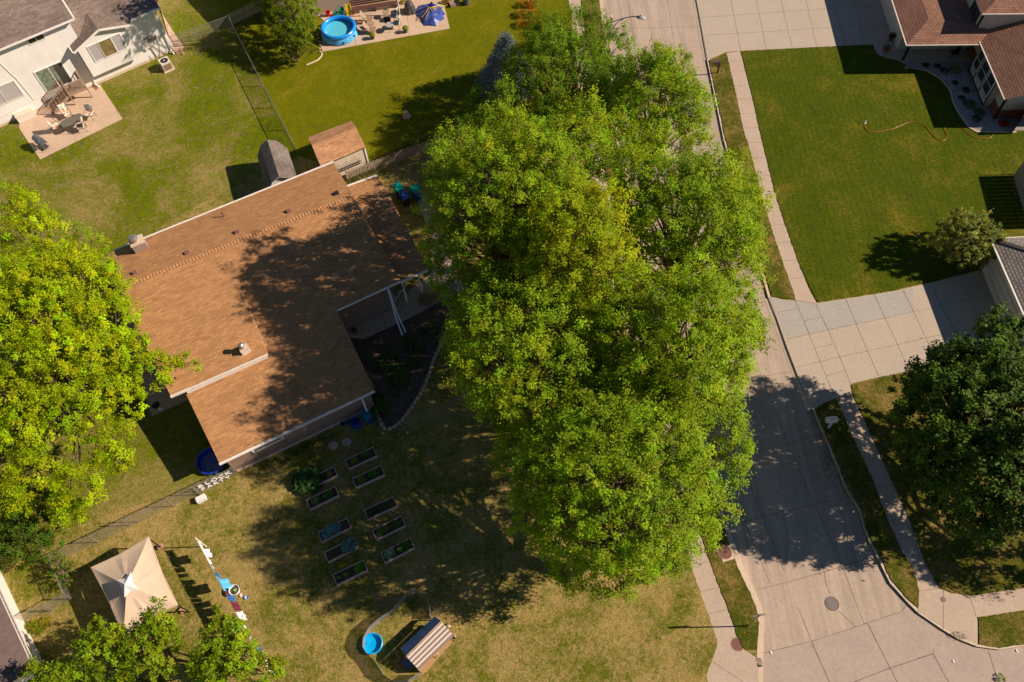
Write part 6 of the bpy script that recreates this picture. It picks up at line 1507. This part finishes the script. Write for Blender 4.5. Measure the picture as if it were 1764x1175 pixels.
# folding loungers
def lounger(lb, q, rz, m='sling'):
    t = thing('deck_chair', lb, 'deck chair', at(q, .3), rz, 'tan sling deck chairs beside the pool')
    def part(n, a, b, w, mm): 
        mb = MB(); mb.beam(a, b, w, .02); mb.build(n, M[mm], t, world_coords=False)
    part('seat', (-.1, 0, .32), (.45, 0, .36), .55, m); part('backrest', (-.1, 0, .33), (-.55, 0, .95), .55, m)
    for s_ in (-.29, .29):
        part('frame', (-.58, s_, 1.0), (.1, s_, 0), .025, 'wood'); part('armrest', (-.35, s_, .62), (.3, s_, .58), .05, 'wood'); part('leg', (.42, s_, .4), (-.3, s_, 0), .025, 'wood')
    return t
lounger('tan deck chair nearer the bench', zq(700, 235), R(-5)); lounger('tan deck chair nearer the lawn', zq(735, 360), R(-8))
def rtable(lb, q, r, h, m, nm='side_table', z=None):
    t = thing(nm, lb, 'table', at(q, z or h)); p = t.location
    mb = MB(); mb.lathe((p.x, p.y, T0+h), [(0, .02), (r, .02), (r, 0), (0, 0)][::-1], 24); mb.build('tabletop', M[m], t)
    for k in range(3):
        a = k*2.094+.4; mb = MB(); mb.tube([(p.x+r*.3*math.cos(a), p.y+r*.3*math.sin(a), T0+h), (p.x+r*.85*math.cos(a), p.y+r*.85*math.sin(a), T0)], .015, 6); mb.build('leg', M['dark_metal'], t)
    return t
rtable('round pale top table behind the striped chairs', zq(915, 150), .33, .55, 'table_tan'); rtable('round tan table casting a round shadow by the deck chairs', zq(745, 290), .30, .40, 'table_tan')
rtable('round grey glass table in front of the striped chairs', zq(957, 303), .36, .6, 'blind')
rtable('low round stool beside the swimming pool wall', zq(640, 330), .22, .35, 'table_tan', 'stool'); rtable('low brown stool beside the orange cushion', zq(610, 265), .22, .35, 'terracotta', 'stool')
t = patio_chair('pale striped chair nearer the bench', at(zq(1005, 175), .6), R(-95), 'stripe_cloth', 'striped patio chairs beside the glass table'); 
t = patio_chair('pale striped chair nearer the potted plant', at(zq(1035, 262), .6), R(-100), 'stripe_cloth', 'striped patio chairs beside the glass table')
bx('patio_mat', W(*zq(930, 230), .14), (.5, .9, .02), 'dark_metal', rz=R(10), lab='dark flat mat between the round tables', cat='mat')
# potted plants
for q, lb in ((zq(765, 465), 'round potted plant on the patio edge nearer the swimming pool'), (zq(1150, 390), 'round potted plant on the patio edge nearer the tarp')):
    p = W(*q); t = thing('potted_plant', lb, 'potted plant', (p.x, p.y, T0))
    mb = MB(); mb.lathe((p.x, p.y, T0), [(0, 0), (.15, 0), (.20, .28), (.17, .28), (0, .24)], 16); mb.build('pot', M['charcoal'], t)
    rg_ = np.random.default_rng(5); n_ = 260; d_ = rg_.normal(size=(n_, 3)); d_ /= np.linalg.norm(d_, axis=1, keepdims=True); C_n = np.array([p.x, p.y, T0+.42])+d_*np.array([.28, .28, .2])*rg_.uniform(.5, 1, (n_, 1))
    leaf_mesh('foliage', C_n, d_+np.array([0, 0, .6]), np.full(n_, .06), tints(rg_, n_, (.22, .26, .02), .2), M['leaf'], t)
# umbrella post, covered grill, tarp heap, hose
t = thing('patio_post', 'white metal post standing between the striped chairs and the covered grill', 'post', W(*zq(1080, 185))); p = t.location
mb = MB(); mb.tube([(p.x, p.y, T0), (p.x, p.y, 3.4)], .055, 10); mb.build('shaft', M['trim'], t); bx('base', (p.x, p.y, T0+.03), (.16, .16, .06), 'white', t)
t = thing('covered_grill', 'grill under a shiny charcoal cover at the tan house wall', 'grill', W(*zq(1200, 150))); p = t.location
mb = MB(); rg = random.Random(2)
pf = [(.52, 0), (.46, .45), (.36, .80), (.26, .98), (.10, 1.05), (0, 1.06)]
for (r0_, z0_), (r1_, z1_) in zip(pf[:-1], pf[1:]):
    for k in range(20):
        f = lambda r, z, kk: (p.x+r*(1+.10*math.cos(kk*math.pi/10*7)*(1-z))*math.cos(kk*math.pi/10), p.y+r*(1+.10*math.cos(kk*math.pi/10*7)*(1-z))*math.sin(kk*math.pi/10), T0+z)
        mb.face([f(r0_, z0_, k), f(r0_, z0_, k+1), f(r1_, z1_, k+1), f(r1_, z1_, k)], smooth=True)
mb.build('cover', M['charcoal'], t)
t = thing('tarp_heap', 'heap under a crumpled blue tarp with a tall fold on the patio corner', 'tarp', W(*zq(1440, 230)))
zt = lambda x, y: (660+x/8.82, y/8.82)
base = [(490, 215), (530, 90), (660, 60), (780, 60), (880, 110), (945, 215), (930, 290), (810, 400), (620, 395), (560, 280)]
c0 = W(*zt(740, 190), .62); b0_ = [W(*zt(*q), .13) for q in base]
mb = MB(); rg = random.Random(8)
mids = [c0.lerp(b, .55)+Vector((rg.uniform(-.06, .06), rg.uniform(-.06, .06), rg.uniform(-.05, .22))) for b in b0_]; ins = [c0.lerp(b, .22)+Vector((0, 0, rg.uniform(-.02, .08))) for b in b0_]
for i in range(len(base)):
    j = (i+1) % len(base); hb = b0_[i].lerp(b0_[j], .5)+Vector((0, 0, .10)); hb = hb.lerp(c0, .08)
    mb.face([b0_[i], hb, mids[i]]); mb.face([hb, mids[j], mids[i]]); mb.face([hb, b0_[j], mids[j]]); mb.face([mids[i], mids[j], ins[j], ins[i]]); mb.face([ins[i], ins[j], c0])
mb.build('tarp', M['tarp'], t)
mb = MB(); pk = W(*zt(735, 25), 1.35); q4 = [W(*zt(670, 75), .6), W(*zt(790, 75), .6), W(*zt(760, 100), .55), W(*zt(690, 100), .55)]
for i in range(4): mb.face([q4[i], q4[(i+1) % 4], pk])
mb.build('tarp_fold', M['tarp'], t)
t = thing('garden_hose', 'yellow hose coiled on the blue tarp and trailing off the patio', 'hose', W(*zt(770, 140)))
cc = W(*zt(770, 135), .85); pts = [Vector((cc.x+(.38-.012*k)*math.cos(k*.5), cc.y+(.26-.006*k)*math.sin(k*.5), .86+.004*k)) for k in range(40)]
pts += [W(*zt(880, 75), .8), W(*zt(930, 95), .2), W(*zt(1010, 55), .2), W(*zt(1060, 25), .15), W(*zt(1120, -10), .15)]
mb = MB(); mb.tube(pts, .022, 6); mb.build('coil', M['yellow'], t); mb = MB(); mb.tube([W(*zt(700, 100), .85), W(*zt(650, 190), .75), W(*zt(590, 260), .5), W(*zt(555, 240), .2)], .018, 6); mb.tube([W(*zt(720, 120), .85), W(*zt(670, 230), .65), W(*zt(650, 300), .4)], .018, 6); mb.build('loose_end', M['yellow'], t)
for k, (q, r, lb) in enumerate(((zt(330, 60), .35, 'small yellowish shrub between the post and the covered grill'), (zt(940, 60), .3, 'dry brown plant at the patio corner under the yellow hose'))):
    clump_plant('patio_plant', lb, 'plant', q, r, .6, ((.30, .27, .03), (.28, .14, .05))[k], 520+k, n=160, leaf=.09, aspect=.3)
t = thing('rubbish_bin', 'dark round bin on the grass right of the patio', 'bin', W(804, 8)); p = t.location
mb = MB(); mb.lathe((p.x, p.y, .08), [(0, 0), (.28, 0), (.33, .8), (.30, .8), (.26, .1), (0, .08)], 20); mb.build('body', M['grill'], t)
bx('brush_pile', W(783, 6, .2), (.9, .6, .3), 'wood', rz=.3, lab='low brown box beside the dark bin at the top edge', cat='box')
# rocks around the bed at the pool
for k in range(6):
    p = W(548+k*1.5-(k > 3)*3, 62+k*6); mb = MB(); mb.blob((p.x, p.y, .14), (.13, .10, .07), k, 8); tagp(mb.build('rock', M['stone']), 'pale rock in the row between the shrub and the round pool', 'rock', 'rocks between shrub and pool')
mb = MB(); mb.tube(P([(555, 92), (553, 98), (547, 104), (538, 108), (528, 112)], .1), .07, 6); tagp(mb.build('bed_edging', M['kerb']), 'curved pale edging round the shrub at the patio corner', 'edging')

# ------------------------------------------------------------------ street things
t = thing('mailbox', 'dark mailbox with a rusty red slanting post on the northern verge', 'mailbox', W(1235.4, 126.3)); p = t.location
top = W(1241.5, 106, 1.1); mb = MB(); mb.beam((p.x, p.y, 0), (p.x, p.y, 1.15), .10, .10); mb.build('post', M['rust_red'], t)
mb = MB(); mb.beam((p.x+.15, p.y, 1.0), (p.x-.55, p.y, 1.0), .12, .06); mb.beam((p.x, p.y, .6), (p.x-.4, p.y, .98), .06, .06); mb.build('bracket', M['rust_red'], t)
def mbox(t, c, L, w, h, m, rz):
    mb = MB(); Rm = Matrix.Rotation(rz, 3, 'Z'); n = 8; ring = [(w/2, 0)]+[(w/2*math.cos(math.pi*k/n), h*.5+h*.5*math.sin(math.pi*k/n)) for k in range(n+1)]+[(-w/2, 0)]
    A = [c+Rm @ Vector((-L/2, y, z)) for y, z in ring]; B = [c+Rm @ Vector((L/2, y, z)) for y, z in ring]
    for k in range(len(ring)): j = (k+1) % len(ring); mb.face([A[k], B[k], B[j], A[j]])
    mb.face(A[::-1]); mb.face(B); return mb.build('box', M[m], t)
mbox(t, Vector((p.x-.25, p.y, 1.03)), .55, .22, .26, 'mail_dark', R(3)); bx('flag', (p.x-.1, p.y-.13, 1.2), (.12, .015, .06), 'red', t)
t = thing('mailbox', 'pale blue white mailbox on a white post on the shaded verge', 'mailbox', W(1426.5, 737)); p = t.location
bx('post', (p.x, p.y, .55), (.11, .11, 1.1), 'white', t); mb = MB(); mb.beam((p.x+.1, p.y, 1.06), (p.x-.5, p.y, 1.06), .2, .05); mb.build('bracket', M['white'], t)
mbox(t, Vector((p.x-.16, p.y, 1.09)), .62, .34, .30, 'white', R(2)); bx('door', (p.x-.475, p.y, 1.22), (.012, .28, .22), 'trim', t)
t = thing('stop_sign', 'road sign seen edge on at the corner of the intersection', 'road sign', W(1287.6, 1078.8)); p = t.location
mb = MB(); mb.tube([p, (p.x, p.y, 2.9)], .035, 8); mb.build('post', M['metal'], t)
sa = R(4); mb = MB(); c = Vector((p.x, p.y+.05, 2.55)); oc = [Vector((.38*math.cos(math.pi/8+k*math.pi/4), 0, .38*math.sin(math.pi/8+k*math.pi/4))) for k in range(8)]; Rm = Matrix.Rotation(sa, 3, 'Z')
f1 = [c+Rm @ (q+Vector((0, .006, 0))) for q in oc]; f0 = [c+Rm @ (q-Vector((0, .006, 0))) for q in oc]
mb.face(f1[::-1], 0); mb.face(f0, 1)
for k in range(8): mb.face([f0[k], f0[(k+1) % 8], f1[(k+1) % 8], f1[k]], 1)
mb.build('plate', [M['red'], M['metal']], t)
letters_sign = True
t = thing('street_lamp', 'street lamp with a long curved arm reaching over the road at the top', 'street lamp', W(1046, 92)); p = t.location
lt = W(1053, 33, 7.2); lx, ly = lt.x, lt.y; hd = W(1104, 29, 7.9)
base_ = Vector((lx, ly, 0)); t.location = base_
mb = MB(); mb.tube([(lx, ly, 0), (lx, ly, 7.4)], [.10, .06], 10); mb.build('pole', M['metal'], t)
e_ = Vector((hd.x-lx, hd.y-ly, 0))
mb = MB(); mb.tube([Vector((lx, ly, 6.9))+e_*s_+Vector((0, 0, 1.0*math.sin(s_*1.5))) for s_ in (0, .15, .3, .5, .7, .85, .97)], .035, 8); mb.tube([Vector((lx, ly, 6.3)), Vector((lx, ly, 6.9))+e_*.25+Vector((0, 0, .2)), Vector((lx, ly, 6.9))+e_*.5+Vector((0, 0, .68))], .025, 6); mb.build('arm', M['arm_blue'], t)
mb = MB(); a_ = math.atan2(e_.y, e_.x); mb.lathe((hd.x, hd.y, 7.82), [(0, .14), (.12, .12), (.19, .04), (.19, 0), (0, -.05)][::-1], 20, sx=1.9, rz=a_); mb.build('lamp_head', M['blind'], t)
mb = MB(); mb.lathe((hd.x-.05, hd.y, 7.96), [(0, .08), (.05, .07), (.06, 0)][::-1], 12); mb.build('light_sensor', M['dark_metal'], t)
mb = MB(); mb.lathe((lx, ly, 7.4), [(0, .10), (.06, .08), (.08, 0)][::-1], 12); mb.build('cap', M['white'], t)
for q, r, m, lb in (((1249, 952), .36, 'rust', 'rusty round utility cover set in the left verge by the trees'), ((1271, 1110), .33, 'rust', 'rusty round utility cover at the sidewalk ramp near the sign'), ((1433, 1040), .35, 'iron', 'grey patterned manhole cover in the road'), ((1625, 1033), .13, 'iron', 'small round valve lid in the sidewalk corner'), ((1354, 1031), .05, 'iron', None)):
    if not lb: continue
    z = .062 if q[0] == 1249 else (.026 if q[0] != 1433 else ZR+.004)
    t = thing('manhole_cover', lb, 'manhole cover', W(q[0], q[1], z)); p = t.location
    if q[0] == 1249: sheet('cover_apron', P([(1233, 945), (1258, 940), (1267, 962), (1246, 969)]), .058, M['kerb'])
    mb = MB(); mb.lathe((p.x, p.y, z+.004), [(r*.97, 0), (0, .004)], 36, smooth=False); mb.build('lid', M[m], t)
    mb = MB(); mb.lathe((p.x, p.y, z+.002), [(r*1.12, 0), (r*1.1, .006), (r*1.0, .006)], 36, smooth=False); mb.build('ring', M['joint'] if m == 'iron' else M['brick_pale'], t)
    if m == 'iron' and r > .2:
        for kk, (rr_) in enumerate((.25, .5, .75)):
            mb = MB(); mb.lathe((p.x, p.y, z+.011), [(r*rr_+.015, 0), (r*rr_-.015, .001)], 36, smooth=False); mb.build('rib', M['iron_pale'], t)
for q, lb in (((1329, 1124), 'white paper scrap in the gutter near the sign'), ((1643, 1139), 'white paper scrap in the middle of the intersection'), ((1752, 1121), 'white paper scrap in the gutter at the right edge')):
    p = W(q[0], q[1], ZR); mb = MB(); a = rnd.uniform(0, 3); mb.face([(p.x+.12*math.cos(a+k*1.57)*(1, .6)[k % 2], p.y+.12*math.sin(a+k*1.57)*(1, .6)[k % 2], ZR+.02+.03*(k % 2)) for k in range(4)]); tagp(mb.build('paper_scrap', M['white']), lb, 'litter')
clump_plant('weed', 'green weed growing from the road joint at the bottom edge', 'plant', Vector((W(1722, 1169, ZR).x, W(1722, 1169, ZR).y, ZR)), .25, .25, (.16, .26, .02), 600, n=50, leaf=.07, aspect=.4)
clump_plant('weed', 'dark weed at the kerb end of the corner ramp', 'plant', (1652, 1096), .22, .15, (.09, .13, .02), 601, n=70, leaf=.05, aspect=.3, rx=.4, rot=R(-20))
clump_plant('weed', 'low weeds in the kerb joint beside the ramp by the sign', 'plant', (1309, 1142), .12, .12, (.08, .13, .02), 602, n=60, leaf=.05, aspect=.3, rx=.25, rot=R(90))
# ------------------------------------------------------------------ right yard
hp_ = [(1489, 213), (1490, 220), (1495, 226), (1503, 227.5), (1515, 226.5), (1538, 222), (1550, 217), (1562, 212), (1572, 210), (1583, 212), (1595, 219), (1603, 228), (1612, 237), (1622, 242), (1629, 240), (1631, 234), (1629, 227), (1626, 222), (1630, 215), (1638, 211), (1648, 214), (1660, 223), (1670, 232), (1680, 237), (1692, 238), (1706, 237), (1712, 230)]
t = thing('garden_hose', 'orange garden hose snaking over the dark green lawn', 'hose', W(*hp_[0]))
def smooth_line(pts, n=6):
    o = []
    for i in range(len(pts)-1):
        p0, p1, p2, p3 = pts[max(i-1, 0)], pts[i], pts[i+1], pts[min(i+2, len(pts)-1)]
        for k in range(n):
            s = k/n; o.append(.5*((2*p1)+(p2-p0)*s+(2*p0-5*p1+4*p2-p3)*s*s+(3*p1-p0-3*p2+p3)*s**3))
    o.append(pts[-1]); return o
mb = MB(); mb.tube(smooth_line(P(hp_, .085), 5), .02, 6); mb.build('line', M['orange'], t); mb = MB(); e0 = W(1712, 230, .1); mb.tube([e0, e0+Vector((.1, .1, 0))], .035, 8); mb.build('coupling', M['metal'], t)
t = thing('lawn_sprinkler', 'small lawn sprinkler at the end of the orange hose', 'sprinkler', W(1489, 212)); p = t.location
mb = MB(); mb.lathe((p.x, p.y, .06), [(0, .12), (.05, .1), (.06, .03), (.14, .0)][::-1], 14); mb.build('base', M['metal'], t); mb = MB(); mb.tube([(p.x, p.y, .16), (p.x+.12, p.y+.06, .22)], .02, 6); mb.build('nozzle', M['white'], t)
mb = MB(); rg = random.Random(4); s0, s1 = W(1490, 211, .25), W(1532, 186, 1.2); dv = s1-s0
for k in range(620):
    u = rg.random()**.8; q = s0+dv*u+Vector((rg.gauss(0, .22*u+.012), rg.gauss(0, .22*u+.012), rg.gauss(0, .12*u)+.5*u*(1-u))); s_ = .008+.004*rg.random()
    mb.face([q+Vector((s_, 0, 0)), q+Vector((0, s_, 0)), q+Vector((-s_, 0, s_))])
o = mb.build('water_spray', M['spray']); tagp(o, 'thin fan of water spray above the dark green lawn', 'water spray', kind='stuff')
t = thing('hose_reel', 'red hose coiled by the house corner beside the dark fence', 'hose', W(1727, 215)); p = t.location
mb = MB(); mb.tube([(p.x+(.42-.007*k)*math.cos(k*.55), p.y+(.38-.006*k)*math.sin(k*.55), .12+.004*k) for k in range(40)], .035, 6); mb.build('coil', M['red'], t); bx('holder', (p.x, p.y, .3), (.12, .12, .45), 'dark_metal', t)
for k, (q, r, h, c, lb) in enumerate((((1643, 124), .48, .75, (.16, .22, .03), 'round yellow green shrub at the upper end of the gravel bed'), ((1626, 125), .34, .45, (.12, .12, .03), 'reddish low plant left of the round yellow green shrub'), ((1614, 117), .3, .35, (.04, .06, .02), 'dark low shrub at the porch end of the gravel bed'),
        ((1594, 114), .3, .3, (.04, .06, .02), 'dark low shrub nearest the porch post'), ((1644, 145), .25, .3, (.03, .05, .02), 'small dark plant below the round shrub'), ((1662, 157), .32, .35, (.03, .05, .02), 'dark cushion plant in the middle of the gravel bed'), ((1655, 171), .28, .3, (.035, .06, .02), 'dark cushion plant next to the bed curve'),
        ((1668, 183), .55, .5, (.06, .10, .02), 'wide low evergreen shrub in the lower gravel bed'), ((1686, 196), .4, .5, (.08, .12, .02), 'soft green shrub by the bay window corner'), ((1681, 207), .4, .4, (.06, .10, .02), 'soft green shrub at the lower end of the gravel bed'))):
    clump_plant('bed_shrub', lb, 'shrub', q, r, h, c, 620+k, n=int(500*r), leaf=.07, aspect=.5, up=.8, mt='leaf_dull')
t = thing('flower_planter', 'red flowered planter on the porch walk by the lawn', 'potted plant', W(1524, 90)); p = t.location
mb = MB(); mb.lathe((p.x, p.y, .09), [(0, 0), (.18, 0), (.24, .25), (.2, .25), (0, .2)], 16); mb.build('pot', M['terracotta'], t)
rg_ = np.random.default_rng(6); n_ = 200; d_ = rg_.normal(size=(n_, 3)); d_ /= np.linalg.norm(d_, axis=1, keepdims=True); cT_ = tints(rg_, n_, (.10, .12, .02), .2); cT_[::3] = (.5, .05, .03)
leaf_mesh('foliage', np.array([p.x, p.y, .5])+d_*np.array([.3, .3, .2]), d_+np.array([0, 0, .6]), np.full(n_, .06), cT_, M['leaf_dull'], t)
t = thing('potted_plant', 'dark potted plant by the brick pier of the garage', 'potted plant', W(1533, 70)); p = t.location
mb = MB(); mb.lathe((p.x, p.y, .09), [(0, 0), (.15, 0), (.2, .3), (0, .26)], 16); mb.build('pot', M['charcoal'], t)
cT_ = tints(rg_, n_, (.08, .03, .02), .2); leaf_mesh('foliage', np.array([p.x, p.y, .55])+d_*np.array([.25, .25, .2]), d_+np.array([0, 0, .6]), np.full(n_, .06), cT_, M['leaf_dull'], t)
for k, (q, lb, rz) in enumerate((((1561, 119), 'bleached wood piece lying at the bed corner', R(60)), ((1569, 119), 'second bleached wood piece beside the first at the bed corner', R(-30)))):
    p = W(*q); mb = MB(); mb.beam((p.x-.25*math.cos(rz), p.y-.25*math.sin(rz), .12), (p.x+.25*math.cos(rz), p.y+.25*math.sin(rz), .2), .12, .08); tagp(mb.build('driftwood', M['wood_grey']), lb, 'driftwood')
t = thing('porch_chair', 'dark chair standing on the shaded porch near the front door', 'chair', W(1640, 98)); p = t.location
bx('seat', (p.x, p.y, .5), (.5, .5, .05), 'black_bin', t); bx('backrest', (p.x+.2, p.y, .8), (.05, .5, .55), 'black_bin', t)
for a, b in ((-.2, -.2), (.2, -.2), (.2, .2), (-.2, .2)): bx('leg', (p.x+a, p.y+b, .29), (.04, .04, .4), 'black_bin', t)
# loose stones in the gravel bed (countless)
mb = MB(); rg = random.Random(12); poly = [(1556, 112), (1600, 110), (1655, 112), (1690, 185), (1706, 212), (1712, 224), (1682, 224), (1668, 217), (1651, 194), (1642, 172), (1637, 150), (1621, 132), (1596, 119), (1572, 114)]
def inside(x, y, pl):
    c = False
    for i in range(len(pl)):
        (x0, y0), (x1, y1) = pl[i], pl[i-1]
        if (y0 > y) != (y1 > y) and x < (x1-x0)*(y-y0)/(y1-y0)+x0: c = not c
    return c
n_ = 0
while n_ < 5200:
    x, y = rg.uniform(1556, 1764), rg.uniform(108, 228)
    if not inside(x, y, poly): continue
    p = W(x, y); s_ = rg.uniform(.025, .06); a = rg.uniform(0, 6); z = .075
    v = [Vector((p.x+s_*math.cos(a+k*1.571)*(1, .7)[k % 2], p.y+s_*math.sin(a+k*1.571)*(1, .7)[k % 2], z)) for k in range(4)]; tp_ = Vector((p.x, p.y, z+s_*.8)); mi = rg.choice((0, 0, 1, 2))
    for k in range(4): mb.face([v[k], v[(k+1) % 4], tp_], mi)
    n_ += 1
o = mb.build('river_stones', [mat('pale stone', (.50, .46, .45), .8), mat('mid stone', (.28, .25, .25), .8), mat('tan stone', (.42, .32, .26), .8)]); tagp(o, 'loose river stones filling the shaded bed by the bay windows', 'gravel', kind='stuff')

# leaf litter swept along the right kerb
mb = MB(); rg = random.Random(21)
for k in range(420):
    y = rg.uniform(700, 850); x = 1399+(y-705)*.41-rg.expovariate(.16)-2
    if k % 3 == 0: x, y = 1424+rg.gauss(0, 5), 800+rg.gauss(0, 22)
    p = W(x, y, ZR); s_ = rg.uniform(.02, .045); a = rg.uniform(0, 6)
    mb.face([(p.x+s_*math.cos(a+j*1.571)*(1, .6)[j % 2], p.y+s_*math.sin(a+j*1.571)*(1, .6)[j % 2], ZR+.01+.012*(j % 2)) for j in range(4)], rg.choice((0, 0, 1)))
o = mb.build('leaf_litter', [mat('brown leaf litter', (.20, .10, .05), .9), mat('tan leaf litter', (.36, .24, .12), .9)]); tagp(o, 'brown leaf litter swept against the kerb by the pale mailbox', 'leaf litter', kind='stuff')
